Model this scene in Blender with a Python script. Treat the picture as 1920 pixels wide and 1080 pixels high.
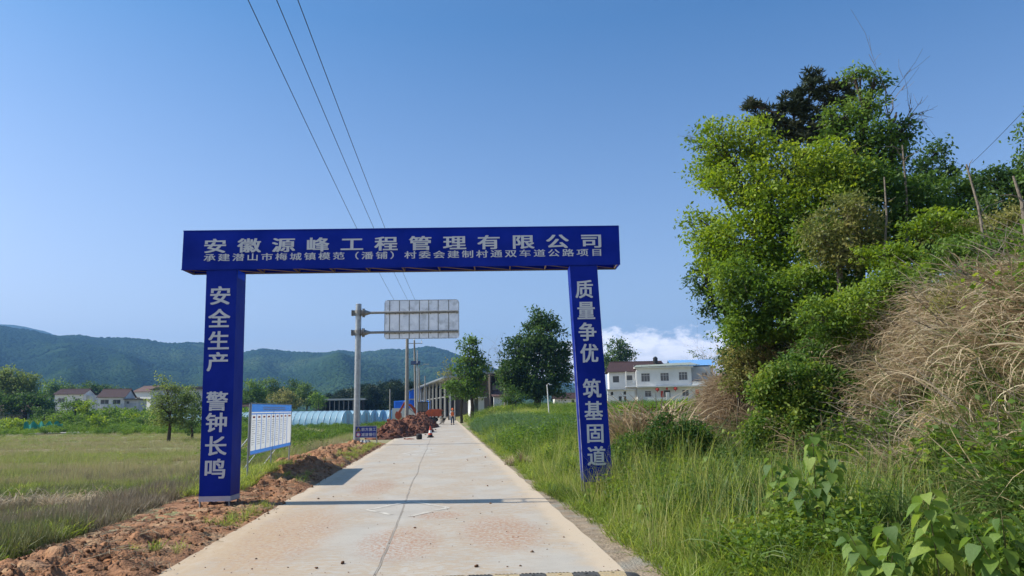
import bpy, math, random
import numpy as np
from mathutils import Vector, Matrix

for _o in list(bpy.data.objects):
    bpy.data.objects.remove(_o)
scene = bpy.context.scene
COL = scene.collection
rad = math.radians

# ------------------------------------------------------------------ camera
YAW, PITCH, ROLL, FOC = -0.09115782, 0.16001647, -0.016, 1400.0
cam_data = bpy.data.cameras.new('camera')
cam_data.sensor_width = 36.0
cam_data.lens = 36.0 * FOC / 1920.0
cam_data.clip_start = 0.05
cam_data.clip_end = 12000.0
cam = bpy.data.objects.new('camera', cam_data)
COL.objects.link(cam)
CAM_R = Matrix.Rotation(YAW, 3, 'Z') @ Matrix.Rotation(math.pi / 2 + PITCH, 3, 'X') @ Matrix.Rotation(ROLL, 3, 'Z')
cam.matrix_world = Matrix.Translation((0, 0, 1.6)) @ CAM_R.to_4x4()
scene.camera = cam

# ------------------------------------------------------------------ sky and sun
SUN_ROT, SUN_EL = 277.2, 41.0
world = bpy.data.worlds.new('World')
scene.world = world
world.use_nodes = True
wt = world.node_tree
wn, wl = wt.nodes, wt.links
bg = wn['Background']
bg.inputs[1].default_value = 0.12
sky = wn.new('ShaderNodeTexSky')
sky.sky_type = 'NISHITA'
sky.sun_disc = False
sky.sun_elevation = rad(SUN_EL)
sky.sun_rotation = rad(SUN_ROT)
sky.altitude = 50
sky.air_density = 1.0
sky.dust_density = 2.4
sky.ozone_density = 1.6


def mnode(tree, op, a=None, b=None, c=None, clamp=False):
    n = tree.nodes.new('ShaderNodeMath')
    n.operation = op
    n.use_clamp = clamp
    for i, v in enumerate((a, b, c)):
        if v is None:
            continue
        if isinstance(v, (int, float)):
            n.inputs[i].default_value = v
        else:
            tree.links.new(v, n.inputs[i])
    return n.outputs[0]


# cumulus band low on the horizon: height of the tops varies with the heading
tc = wn.new('ShaderNodeTexCoord')
sep = wn.new('ShaderNodeSeparateXYZ')
wl.new(tc.outputs['Generated'], sep.inputs[0])
az = mnode(wt, 'ARCTAN2', sep.outputs[0], sep.outputs[1])
el = mnode(wt, 'ARCSINE', sep.outputs[2])
cmb = wn.new('ShaderNodeCombineXYZ')
wl.new(az, cmb.inputs[0])
wl.new(mnode(wt, 'MULTIPLY', el, 1.7), cmb.inputs[1])
nb = wn.new('ShaderNodeTexNoise')
nb.inputs['Scale'].default_value = 30.0
nb.inputs['Detail'].default_value = 8.0
nb.inputs['Roughness'].default_value = 0.62
wl.new(cmb.outputs[0], nb.inputs['Vector'])
nb2 = wn.new('ShaderNodeTexNoise')
nb2.inputs['Scale'].default_value = 7.0
nb2.inputs['Detail'].default_value = 1.0
cmb2 = wn.new('ShaderNodeCombineXYZ')
wl.new(az, cmb2.inputs[0])
wl.new(cmb2.outputs[0], nb2.inputs['Vector'])
# a bank of cloud rises towards the north east
bank = wn.new('ShaderNodeMapRange')
bank.interpolation_type = 'SMOOTHSTEP'
for i_, v_ in zip((1, 2, 3, 4), (0.04, 0.20, 0.052, 0.098)):
    bank.inputs[i_].default_value = v_
wl.new(az, bank.inputs[0])
top = mnode(wt, 'ADD', bank.outputs[0], mnode(wt, 'MULTIPLY', mnode(wt, 'SUBTRACT', nb2.outputs[0], 0.5), 0.03))
top = mnode(wt, 'ADD', top, mnode(wt, 'MULTIPLY', mnode(wt, 'SUBTRACT', nb.outputs[0], 0.5), 0.07))
cm = wn.new('ShaderNodeMapRange')
cm.interpolation_type = 'SMOOTHSTEP'
cm.inputs[1].default_value = -0.004
cm.inputs[2].default_value = 0.012
wl.new(mnode(wt, 'SUBTRACT', top, el), cm.inputs[0])
# clouds thin out into haze towards their base
thin = wn.new('ShaderNodeMapRange')
thin.interpolation_type = 'SMOOTHSTEP'
thin.inputs[1].default_value = 0.02
thin.inputs[2].default_value = 0.085
thin.inputs[3].default_value = 0.22
thin.inputs[4].default_value = 1.0
wl.new(el, thin.inputs[0])
nc = wn.new('ShaderNodeTexNoise')
nc.inputs['Scale'].default_value = 55.0
nc.inputs['Detail'].default_value = 5.0
wl.new(cmb.outputs[0], nc.inputs['Vector'])
fac = mnode(wt, 'MULTIPLY', cm.outputs[0], thin.outputs[0])
fac = mnode(wt, 'MULTIPLY', fac, mnode(wt, 'MULTIPLY_ADD', nc.outputs[0], 1.6, 0.15, clamp=True))
mixc = wn.new('ShaderNodeMixRGB')
mixc.inputs[2].default_value = (12.0, 11.2, 10.8, 1)
wl.new(fac, mixc.inputs[0])
# the air scatters a little more blue than the model, and pales low down
tint = wn.new('ShaderNodeMixRGB')
tint.blend_type = 'MULTIPLY'
tint.inputs[0].default_value = 1.0
tlow = wn.new('ShaderNodeMixRGB')
tlow.inputs[1].default_value = (1.40, 1.22, 1.22, 1)
tlow.inputs[2].default_value = (0.37, 0.68, 0.95, 1)
tel = wn.new('ShaderNodeMapRange')
tel.inputs[1].default_value = 0.0; tel.inputs[2].default_value = 0.50
wl.new(el, tel.inputs[0]); wl.new(tel.outputs[0], tlow.inputs[0])
wl.new(tlow.outputs[0], tint.inputs[2])
wl.new(sky.outputs[0], tint.inputs[1])
wl.new(tint.outputs[0], mixc.inputs[1])
wl.new(mixc.outputs[0], bg.inputs[0])

sd = bpy.data.lights.new('sun', 'SUN')
sd.energy = 5.0
sd.angle = rad(0.5)
sd.color = (1.0, 0.93, 0.80)
sun = bpy.data.objects.new('sun', sd)
COL.objects.link(sun)
_s = Vector((math.sin(rad(SUN_ROT)) * math.cos(rad(SUN_EL)), math.cos(rad(SUN_ROT)) * math.cos(rad(SUN_EL)), math.sin(rad(SUN_EL))))
sun.rotation_euler = _s.to_track_quat('Z', 'Y').to_euler()
sun.location = (-20, 0, 40)

scene.view_settings.view_transform = 'Standard'
scene.view_settings.look = 'None'
scene.view_settings.exposure = 0.5
scene.view_settings.gamma = 1.0
scene.view_settings.use_curve_mapping = False
scene.render.engine = 'CYCLES'
scene.cycles.max_bounces = 6
scene.cycles.diffuse_bounces = 3
scene.cycles.glossy_bounces = 2
scene.cycles.transmission_bounces = 3
scene.cycles.transparent_max_bounces = 6
scene.cycles.volume_bounces = 0
scene.cycles.caustics_reflective = False
scene.cycles.caustics_refractive = False
scene.cycles.use_denoising = True
scene.cycles.sample_clamp_indirect = 4.0

# ------------------------------------------------------------------ small maths
_R = np.array(CAM_R)
_EYE = np.array([0, 0, 1.6])
_FW = np.array([math.sin(-YAW), math.cos(-YAW), 0.0])


def ray(px, py):
    return _R @ np.array([(px - 960) / FOC, -(py - 540) / FOC, -1.0])


def at(px, py, d):
    """point seen at a pixel, d metres of level ground ahead of the camera"""
    r = ray(px, py)
    return _EYE + r * (d / (r @ _FW))


def on(px, py, z=0.0):
    r = ray(px, py)
    return _EYE + r * ((z - 1.6) / r[2])


def _hash(ix, iy, seed):
    h = (ix.astype(np.int64) * 374761393 + iy.astype(np.int64) * 668265263 + seed * 974634777) & 0xFFFFFFFF
    h = ((h ^ (h >> 13)) * 1274126177) & 0xFFFFFFFF
    return ((h ^ (h >> 16)) & 0xFFFFFF) / float(0xFFFFFF)


def vnoise(x, y, seed=0):
    x = np.asarray(x, float); y = np.asarray(y, float)
    ix = np.floor(x); iy = np.floor(y)
    fx = x - ix; fy = y - iy
    fx = fx * fx * (3 - 2 * fx); fy = fy * fy * (3 - 2 * fy)
    a = _hash(ix, iy, seed); b = _hash(ix + 1, iy, seed)
    c = _hash(ix, iy + 1, seed); d = _hash(ix + 1, iy + 1, seed)
    return (a * (1 - fx) + b * fx) * (1 - fy) + (c * (1 - fx) + d * fx) * fy


def fbm(x, y, seed=0, octv=4):
    s = 0; amp = 0.5; tot = 0
    for k in range(octv):
        s = s + amp * vnoise(x * 2 ** k, y * 2 ** k, seed + k * 17)
        tot += amp; amp *= 0.5
    return s / tot


def sstep(t):
    t = np.clip(t, 0, 1)
    return t * t * (3 - 2 * t)


# ------------------------------------------------------------------ objects
def tag(o, label=None, cat=None, group=None, kind=None):
    if label: o['label'] = label
    if cat: o['category'] = cat
    if group: o['group'] = group
    if kind: o['kind'] = kind
    return o


def empty(name, loc, rz=0.0, label=None, cat=None, group=None):
    o = bpy.data.objects.new(name, None)
    o.empty_display_size = 0.2
    o.location = tuple(float(v) for v in loc)
    o.rotation_euler = (0, 0, rz)
    COL.objects.link(o)
    return tag(o, label, cat, group)


def link(name, me, parent=None, mat=None):
    o = bpy.data.objects.new(name, me)
    COL.objects.link(o)
    if parent is not None:
        o.parent = parent
    if mat is not None and len(me.materials) == 0:
        me.materials.append(mat)
    return o


def np_mesh(name, V, Fq, smooth=False, mat=None, fattr=None, vattr=None):
    """mesh from arrays; Fq is (n,3) or (n,4) or a list of such arrays"""
    me = bpy.data.meshes.new(name)
    V = np.asarray(V, np.float32)
    Fl = Fq if isinstance(Fq, list) else [Fq]
    Fl = [np.asarray(f, np.int32) for f in Fl if len(f)]
    me.vertices.add(len(V))
    me.vertices.foreach_set('co', V.ravel())
    nl = sum(f.size for f in Fl); npoly = sum(len(f) for f in Fl)
    me.loops.add(nl)
    me.loops.foreach_set('vertex_index', np.concatenate([f.ravel() for f in Fl]))
    me.polygons.add(npoly)
    tot = np.concatenate([np.full(len(f), f.shape[1], np.int32) for f in Fl])
    me.polygons.foreach_set('loop_start', np.concatenate([[0], np.cumsum(tot)[:-1]]).astype(np.int32))
    try:
        me.polygons.foreach_set('loop_total', tot)
    except Exception:
        pass
    me.polygons.foreach_set('use_smooth', np.full(npoly, bool(smooth)))
    for d, dom in ((fattr, 'FACE'), (vattr, 'POINT')):
        for k, arr in (d or {}).items():
            a = me.attributes.new(k, 'FLOAT', dom)
            a.data.foreach_set('value', np.asarray(arr, np.float32))
    me.update(calc_edges=True)
    me.validate()
    if mat is not None:
        me.materials.append(mat)
    return me


class MB:
    """collects simple solids into one mesh"""
    def __init__(self):
        self.v = []; self.f = []

    def add(self, vs, fs):
        n = len(self.v)
        self.v += [tuple(float(c) for c in p) for p in vs]
        self.f += [tuple(n + i for i in q) for q in fs]
        return self

    def box(self, x0, x1, y0, y1, z0, z1, rz=0.0, c=None):
        vs = [(x, y, z) for z in (z0, z1) for y in (y0, y1) for x in (x0, x1)]
        if rz:
            cx, cy = c if c else ((x0 + x1) / 2, (y0 + y1) / 2)
            ca, sa = math.cos(rz), math.sin(rz)
            vs = [(cx + (x - cx) * ca - (y - cy) * sa, cy + (x - cx) * sa + (y - cy) * ca, z) for x, y, z in vs]
        return self.add(vs, [(0, 2, 3, 1), (4, 5, 7, 6), (0, 1, 5, 4), (2, 6, 7, 3), (0, 4, 6, 2), (1, 3, 7, 5)])

    def tube(self, pts, r, n=8, cap=True):
        pts = [Vector([float(c) for c in p]) for p in pts]
        rs = r if isinstance(r, (list, tuple, np.ndarray)) else [r] * len(pts)
        rings = []
        for i, p in enumerate(pts):
            t = (pts[min(i + 1, len(pts) - 1)] - pts[max(i - 1, 0)])
            if t.length < 1e-9: t = Vector((0, 0, 1))
            t.normalize()
            up = Vector((0, 0, 1)) if abs(t.z) < 0.9 else Vector((1, 0, 0))
            a = t.cross(up).normalized(); b = t.cross(a)
            rings.append([p + (a * math.cos(2 * math.pi * k / n) + b * math.sin(2 * math.pi * k / n)) * rs[i] for k in range(n)])
        vs = [q for rg in rings for q in rg]
        fs = []
        for i in range(len(pts) - 1):
            for k in range(n):
                fs.append((i * n + k, i * n + (k + 1) % n, (i + 1) * n + (k + 1) % n, (i + 1) * n + k))
        if cap:
            fs.append(tuple(range(n))[::-1]); fs.append(tuple((len(pts) - 1) * n + k for k in range(n)))
        return self.add(vs, fs)

    def prism(self, poly, y0, y1, axis='y'):
        """extrude a 2-D outline; axis is the extrusion direction"""
        n = len(poly)
        def mk(a, b, t):
            return {'y': (a, t, b), 'x': (t, a, b), 'z': (a, b, t)}[axis]
        vs = [mk(a, b, y0) for a, b in poly] + [mk(a, b, y1) for a, b in poly]
        fs = [tuple(range(n)), tuple(range(2 * n - 1, n - 1, -1))]
        for i in range(n):
            j = (i + 1) % n
            fs.append((j, i, n + i, n + j))
        return self.add(vs, fs)

    def build(self, name, mat, parent=None, smooth=False, bevel=0.0, off=None):
        me = bpy.data.meshes.new(name)
        vs = self.v if off is None else [(x - off[0], y - off[1], z - off[2]) for x, y, z in self.v]
        me.from_pydata(vs, [], self.f)
        me.update()
        if smooth:
            me.polygons.foreach_set('use_smooth', np.ones(len(me.polygons), bool))
            try: me.set_sharp_from_angle(angle=rad(40))
            except Exception: pass
        o = link(name, me, parent, mat)
        if bevel:
            b = o.modifiers.new('bevel', 'BEVEL'); b.width = bevel; b.segments = 2; b.limit_method = 'ANGLE'
        return o


# ------------------------------------------------------------------ materials
def pmat(name, c1, c2=None, scale=4.0, rough=0.8, bump=0.0, bscale=None, metal=0.0, detail=6.0, spec=0.4, c3=None, s3=0.7, coord='Object', lo=0.35, hi=0.65, bdist=0.02):
    m = bpy.data.materials.new(name)
    m.use_nodes = True
    t = m.node_tree; N, L = t.nodes, t.links
    b = N['Principled BSDF']
    b.inputs['Roughness'].default_value = rough
    b.inputs['Metallic'].default_value = metal
    b.inputs['Specular IOR Level'].default_value = spec
    b.inputs['Base Color'].default_value = (*c1, 1)
    tcn = N.new('ShaderNodeTexCoord')
    if c2 is not None:
        nz = N.new('ShaderNodeTexNoise')
        nz.inputs['Scale'].default_value = scale
        nz.inputs['Detail'].default_value = detail
        nz.inputs['Roughness'].default_value = 0.6
        L.new(tcn.outputs[coord], nz.inputs['Vector'])
        mr = N.new('ShaderNodeMapRange')
        mr.inputs[1].default_value = lo; mr.inputs[2].default_value = hi
        L.new(nz.outputs[0], mr.inputs[0])
        mx = N.new('ShaderNodeMixRGB')
        mx.inputs[1].default_value = (*c1, 1); mx.inputs[2].default_value = (*c2, 1)
        L.new(mr.outputs[0], mx.inputs[0])
        out = mx.outputs[0]
        if c3 is not None:
            n3 = N.new('ShaderNodeTexNoise')
            n3.inputs['Scale'].default_value = s3
            n3.inputs['Detail'].default_value = 4
            L.new(tcn.outputs[coord], n3.inputs['Vector'])
            m3 = N.new('ShaderNodeMapRange')
            m3.inputs[1].default_value = 0.5; m3.inputs[2].default_value = 0.68
            L.new(n3.outputs[0], m3.inputs[0])
            x3 = N.new('ShaderNodeMixRGB')
            L.new(m3.outputs[0], x3.inputs[0]); L.new(out, x3.inputs[1])
            x3.inputs[2].default_value = (*c3, 1)
            out = x3.outputs[0]
        L.new(out, b.inputs['Base Color'])
    if bump:
        nb_ = N.new('ShaderNodeTexNoise')
        nb_.inputs['Scale'].default_value = bscale or scale * 3
        nb_.inputs['Detail'].default_value = 8
        L.new(tcn.outputs[coord], nb_.inputs['Vector'])
        bp = N.new('ShaderNodeBump')
        bp.inputs['Strength'].default_value = bump
        bp.inputs['Distance'].default_value = bdist
        L.new(nb_.outputs[0], bp.inputs['Height'])
        L.new(bp.outputs[0], b.inputs['Normal'])
    return m


def leafmat(name, stops, trans=0.35, rough=0.55, root=None, inst=True):
    """foliage: colour picked per leaf from 'rnd', shifted per clump by 'tint'; optional darker dead root of a blade"""
    m = bpy.data.materials.new(name)
    m.use_nodes = True
    t = m.node_tree; N, L = t.nodes, t.links
    b = N['Principled BSDF']
    b.inputs['Roughness'].default_value = rough
    b.inputs['Specular IOR Level'].default_value = 0.3
    a = N.new('ShaderNodeAttribute'); a.attribute_name = 'rnd'
    fac_ = a.outputs['Fac']
    if inst:
        a2 = N.new('ShaderNodeAttribute'); a2.attribute_name = 'tint'; a2.attribute_type = 'INSTANCER'
        fac_ = mnode(t, 'MULTIPLY_ADD', fac_, 0.35, mnode(t, 'MULTIPLY', a2.outputs['Fac'], 0.65), clamp=True)
    cr = N.new('ShaderNodeValToRGB')
    els = cr.color_ramp.elements
    while len(els) < len(stops): els.new(0.5)
    for e, (p, c) in zip(els, stops):
        e.position = p; e.color = (*c, 1)
    L.new(fac_, cr.inputs[0])
    out = cr.outputs[0]
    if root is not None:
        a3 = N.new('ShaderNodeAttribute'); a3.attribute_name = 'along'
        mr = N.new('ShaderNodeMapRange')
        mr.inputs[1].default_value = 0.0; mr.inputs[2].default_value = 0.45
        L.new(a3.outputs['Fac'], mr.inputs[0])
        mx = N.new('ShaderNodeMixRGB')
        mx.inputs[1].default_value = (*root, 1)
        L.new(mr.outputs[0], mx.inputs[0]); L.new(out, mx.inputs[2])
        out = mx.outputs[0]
    L.new(out, b.inputs['Base Color'])
    tr = N.new('ShaderNodeBsdfTranslucent')
    hs = N.new('ShaderNodeHueSaturation')
    hs.inputs['Hue'].default_value = 0.485; hs.inputs['Saturation'].default_value = 1.1; hs.inputs['Value'].default_value = 1.35
    L.new(out, hs.inputs['Color']); L.new(hs.outputs[0], tr.inputs[0])
    ms = N.new('ShaderNodeMixShader'); ms.inputs[0].default_value = trans
    L.new(b.outputs[0], ms.inputs[1]); L.new(tr.outputs[0], ms.inputs[2])
    L.new(ms.outputs[0], N['Material Output'].inputs[0])
    return m


M = {}
M['steel'] = pmat('galvanised_steel', (0.42, 0.44, 0.45), (0.30, 0.32, 0.34), 6, 0.42, metal=0.7)
M['steel_dull'] = pmat('weathered_steel', (0.34, 0.34, 0.33), (0.22, 0.21, 0.2), 9, 0.6, metal=0.35)
M['rust_steel'] = pmat('rusting_steel', (0.16, 0.13, 0.11), (0.22, 0.12, 0.07), 12, 0.7, metal=0.2)
M['concrete_pole'] = pmat('pole_concrete', (0.30, 0.28, 0.25), (0.23, 0.21, 0.19), 5, 0.9, 0.2)
M['wire'] = pmat('wire_sheath', (0.015, 0.015, 0.018), None, rough=0.6)
M['white_print'] = pmat('white_print', (0.62, 0.64, 0.68), (0.55, 0.57, 0.62), 3, 0.5)
M['white_paint'] = pmat('white_paint', (0.78, 0.77, 0.74), (0.66, 0.65, 0.62), 1.2, 0.7, 0.1)
M['black'] = pmat('black_plastic', (0.01, 0.01, 0.01), (0.02, 0.02, 0.02), 8, 0.6)
M['orange_paint'] = pmat('orange_paint', (0.42, 0.075, 0.02), (0.26, 0.05, 0.02), 3, 0.5)
M['glass'] = pmat('window_glass', (0.03, 0.04, 0.05), (0.05, 0.06, 0.07), 0.6, 0.12, spec=0.8)
M['bark'] = pmat('bark', (0.085, 0.065, 0.045), (0.04, 0.03, 0.022), 14, 0.95, 0.6)
M['bark_pale'] = pmat('pale_bark', (0.24, 0.2, 0.16), (0.12, 0.10, 0.08), 14, 0.95, 0.5)
M['soil'] = pmat('red_brown_soil', (0.36, 0.17, 0.08), (0.22, 0.105, 0.052), 4.0, 0.95, 1.0, 30, c3=(0.38, 0.235, 0.13), s3=1.3, bdist=0.03)
M['soil_dark'] = pmat('fresh_red_soil', (0.19, 0.07, 0.04), (0.10, 0.04, 0.025), 2.0, 0.95, 0.9, 14, c3=(0.24, 0.105, 0.06), s3=0.9, bdist=0.05)

# ------------------------------------------------------------------ ground
def road_mid(y):
    y = np.asarray(y, float)
    return -0.55 - np.clip(y - 85, 0, 400) ** 2 * 0.00012


def road_left(y): return road_mid(y) - 2.33
def road_right(y): return road_mid(y) + 2.33


def bank_foot(y):
    return np.interp(y, [-10, 6, 9, 12, 16, 20, 24, 30, 60], [5.6, 5.7, 6.1, 6.9, 7.2, 7.4, 9.2, 13.0, 30.0])


def ground_z(x, y):
    x = np.asarray(x, float); y = np.asarray(y, float)
    lx = road_left(y) - x            # metres left of the road
    rx = x - road_right(y)
    z = np.full(np.broadcast(x, y).shape, -0.035)
    # left: verge, then down to the paddy fields
    edge = 2.6 + 0.9 * vnoise(y * 0.15, y * 0 + 3.3, 5)
    drop = sstep((lx - edge) / 1.8)
    bunds = 0.16 * np.exp(-((((x * 0.18 + y) % 14.5) - 7.0) / 0.5) ** 2)
    field = -0.82 + 0.10 * (fbm(x * 0.25, y * 0.25, 11) - 0.5) + bunds * (y > 20)
    z = np.where(lx > 0, -0.035 + 0.02 * (fbm(x * 2, y * 2, 4) - 0.5) + drop * (field + 0.035), z)
    # right: weeds ground, rising slowly away from the camera
    rise = 1.35 * sstep((y - 38) / 75.0) * sstep((rx - 0.8) / 6.0)
    hump = 0.35 * sstep((rx - 0.6) / 1.6) * (0.6 + 0.8 * fbm(x * 0.35, y * 0.35, 21))
    z = np.where(rx > 0, -0.035 + hump * sstep(rx / 0.5) + rise + 0.03 * (fbm(x * 3, y * 3, 9) - 0.5), z)
    # right bank
    t = (x - bank_foot(y) + 0.9 * (fbm(x * 0.5, y * 0.5, 31) - 0.5)) / 2.7
    bank = 2.75 * sstep(t) * (1 - sstep((y - 23) / 14.0))
    z = z + bank * (1 + 0.25 * (fbm(x * 0.8, y * 0.8, 41) - 0.5))
    # far country drops gently away on the right, hills are their own terrain
    z = np.where((rx > 0) & (y > 160), z - 1.2 * sstep((y - 160) / 200), z)
    return z


def axis(lo, f0, f1, hi, step, grow):
    a = [f0]
    s = step
    while a[0] > lo:
        s *= grow
        a.insert(0, a[0] - s)
    b = list(np.arange(f0 + step, f1, step))
    s = step
    c = [f1]
    while c[-1] < hi:
        s *= grow
        c.append(c[-1] + s)
    return np.array(a + b + c)


gx = axis(-4500, -9, 15, 4500, 0.16, 1.07)
gy = axis(-60, 3, 42, 5500, 0.2, 1.045)
XX, YY = np.meshgrid(gx, gy)
ZZ = ground_z(XX, YY)
nx_, ny_ = len(gx), len(gy)
idx = np.arange(nx_ * ny_).reshape(ny_, nx_)
Fg = np.stack([idx[:-1, :-1].ravel(), idx[:-1, 1:].ravel(), idx[1:, 1:].ravel(), idx[1:, :-1].ravel()], 1)
mg = pmat('field_earth', (0.26, 0.25, 0.10), (0.24, 0.19, 0.12), 0.35, 0.95, 0.5, 9, c3=(0.12, 0.17, 0.04), s3=0.12, coord='Object', bdist=0.05)
g = link('ground', np_mesh('ground', np.stack([XX, YY, ZZ], -1).reshape(-1, 3), Fg, True, mg))
tag(g, kind='structure')

# sandy verge: a shallow sheet either side of the concrete, thicker and uneven
def strip(name, y0, y1, dy, x_in, x_out, n, zf, mat, kind='structure', **kw):
    ys = np.arange(y0, y1 + dy, dy)
    u = np.linspace(0, 1, n)
    A, B = x_in(ys), x_out(ys)
    X = A[:, None] * (1 - u) + B[:, None] * u
    Y = np.repeat(ys[:, None], n, 1)
    Z = zf(X, Y, u[None, :])
    ii = np.arange(X.size).reshape(X.shape)
    q = np.stack([ii[:-1, :-1].ravel(), ii[1:, :-1].ravel(), ii[1:, 1:].ravel(), ii[:-1, 1:].ravel()], 1)
    if (B - A).mean() > 0:
        q = q[:, ::-1]
    o = link(name, np_mesh(name, np.stack([X, Y, Z], -1).reshape(-1, 3), q, True, mat))
    return tag(o, kind=kind, **kw)


msand = pmat('sandy_verge', (0.34, 0.26, 0.18), (0.20, 0.15, 0.10), 6, 0.95, 0.9, 30, c3=(0.26, 0.24, 0.20), s3=1.6, bdist=0.03)
strip('gravel_verge', 2, 60, 0.25, lambda y: road_right(y) - 0.05, lambda y: road_right(y) + 0.42 + 0.35 * vnoise(y * 0.6, y * 0, 77), 10,
      lambda X, Y, u: np.maximum(ground_z(X, Y) + 0.012, -0.012 + 0.02 * fbm(X * 5, Y * 5, 3)) * 1.0, msand)

# ------------------------------------------------------------------ concrete road
def road_material():
    m = pmat('dusty_concrete', (0.43, 0.395, 0.345), (0.37, 0.335, 0.29), 1.1, 0.9, 0.35, 60, bdist=0.006)
    t = m.node_tree; N, L = t.nodes, t.links
    b = N['Principled BSDF']
    base = b.inputs['Base Color'].links[0].from_socket
    tcn = N.new('ShaderNodeTexCoord')
    sp = N.new('ShaderNodeSeparateXYZ'); L.new(tcn.outputs['Object'], sp.inputs[0])

    def noise(scale, detail=6, rough=0.6, sx=1, sy=1, w=0):
        mp = N.new('ShaderNodeMapping'); mp.inputs['Scale'].default_value = (sx, sy, 1); mp.inputs['Location'].default_value = (w, w, 0)
        L.new(tcn.outputs['Object'], mp.inputs[0])
        n = N.new('ShaderNodeTexNoise'); n.inputs['Scale'].default_value = scale; n.inputs['Detail'].default_value = detail; n.inputs['Roughness'].default_value = rough
        L.new(mp.outputs[0], n.inputs['Vector'])
        return n.outputs[0]

    def rng(v, a, c, lo=0.0, hi=1.0):
        r = N.new('ShaderNodeMapRange'); r.interpolation_type = 'SMOOTHSTEP'
        for i, k in zip((1, 2, 3, 4), (a, c, lo, hi)): r.inputs[i].default_value = k
        L.new(v, r.inputs[0]); return r.outputs[0]

    def mix(f, a, col):
        x = N.new('ShaderNodeMixRGB'); L.new(f, x.inputs[0]); L.new(a, x.inputs[1]); x.inputs[2].default_value = (*col, 1); return x.outputs[0]
    out = base
    # fine grain and broom marks across the slab
    out = mix(mnode(t, 'MULTIPLY', rng(noise(70, 3), 0.5, 0.75), 0.35), out, (0.27, 0.25, 0.22))
    out = mix(mnode(t, 'MULTIPLY', rng(noise(14, 3, 0.6, 0.25, 3.5), 0.48, 0.7), 0.35), out, (0.50, 0.46, 0.41))
    # tyre tracks where the mud has been worn pale
    # ochre mud smears, stretched along the road
    mud = mnode(t, 'MULTIPLY', rng(noise(0.7, 3, 0.5, 1.1, 0.6, 3.1), 0.36, 0.54), rng(noise(11, 8, 0.8, 0.6, 1.1, 7), 0.42, 0.56))
    out = mix(mnode(t, 'MULTIPLY', mud, 0.55), out, (0.38, 0.26, 0.15))
    # a few red patches of trodden clay
    for cx, cy, rx_, ry_ in ((-0.55, 9.6, 0.55, 1.3), (0.75, 10.2, 0.6, 1.5), (-0.1, 11.9, 0.45, 0.45), (-2.1, 10.5, 0.7, 2.6), (-1.5, 16.5, 0.5, 1.8)):
        dx = mnode(t, 'DIVIDE', mnode(t, 'SUBTRACT', sp.outputs[0], cx), rx_)
        dy = mnode(t, 'DIVIDE', mnode(t, 'SUBTRACT', sp.outputs[1], cy), ry_)
        d = mnode(t, 'ADD', mnode(t, 'MULTIPLY', dx, dx), mnode(t, 'MULTIPLY', dy, dy))
        k = rng(d, 0.15, 1.3, 1.0, 0.0)
        k = mnode(t, 'MULTIPLY', k, rng(noise(22, 6, 0.7, 1, 0.7, cx * 5), 0.42, 0.62))
        out = mix(mnode(t, 'MULTIPLY', k, 0.85), out, (0.34, 0.165, 0.09))
    # dust thickens towards both edges
    ax = mnode(t, 'ABSOLUTE', mnode(t, 'ADD', sp.outputs[0], 0.55))
    e = mnode(t, 'ADD', ax, mnode(t, 'MULTIPLY', mnode(t, 'SUBTRACT', noise(1.4, 6), 0.5), 1.7))
    dust = rng(e, 1.75, 2.45)
    dust = mnode(t, 'MULTIPLY', dust, rng(noise(18, 5, 0.7, 1, 0.4, 2), 0.25, 0.55, 0.45, 1.0))
    out = mix(mnode(t, 'MULTIPLY', dust, 0.8), out, (0.47, 0.355, 0.235))
    edge = mnode(t, 'ADD', ax, mnode(t, 'MULTIPLY', mnode(t, 'SUBTRACT', noise(2.2, 5, 0.7), 0.5), 0.5))
    out = mix(mnode(t, 'MULTIPLY', rng(edge, 2.0, 2.2), 0.75), out, (0.52, 0.42, 0.31))
    # the near left corner is tracked over with soil
    nl = mnode(t, 'MULTIPLY', rng(mnode(t, 'ADD', sp.outputs[0], mnode(t, 'MULTIPLY', noise(0.9, 5), 1.6)), -1.6, -0.2, 1.0, 0.0), rng(sp.outputs[1], 10.0, 17.0, 1.0, 0.0))
    nl = mnode(t, 'MULTIPLY', nl, rng(noise(7, 7, 0.7, 1.6, 0.6, 4), 0.35, 0.6, 0.4, 1.0))
    out = mix(mnode(t, 'MULTIPLY', nl, 0.7), out, (0.43, 0.305, 0.185))
    # speckle of crumbs
    out = mix(rng(noise(55, 2, 0.5, 1, 1, 11), 0.69, 0.76), out, (0.17, 0.11, 0.075))
    L.new(out, b.inputs['Base Color'])
    return m


MR = road_material()
CRACK = -0.68


def joint_x(y):
    y = np.asarray(y, float)
    return CRACK + 0.03 * (vnoise(y * 0.35, y * 0, 8) - 0.5) * 2 - 0.004 * np.clip(y - 12, 0, 60) + 0.02 * (vnoise(y * 2.3, y * 0, 18) - 0.5) * 0.6


road = empty('road', (0, 0, 0))
tag(road, kind='structure')


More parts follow.
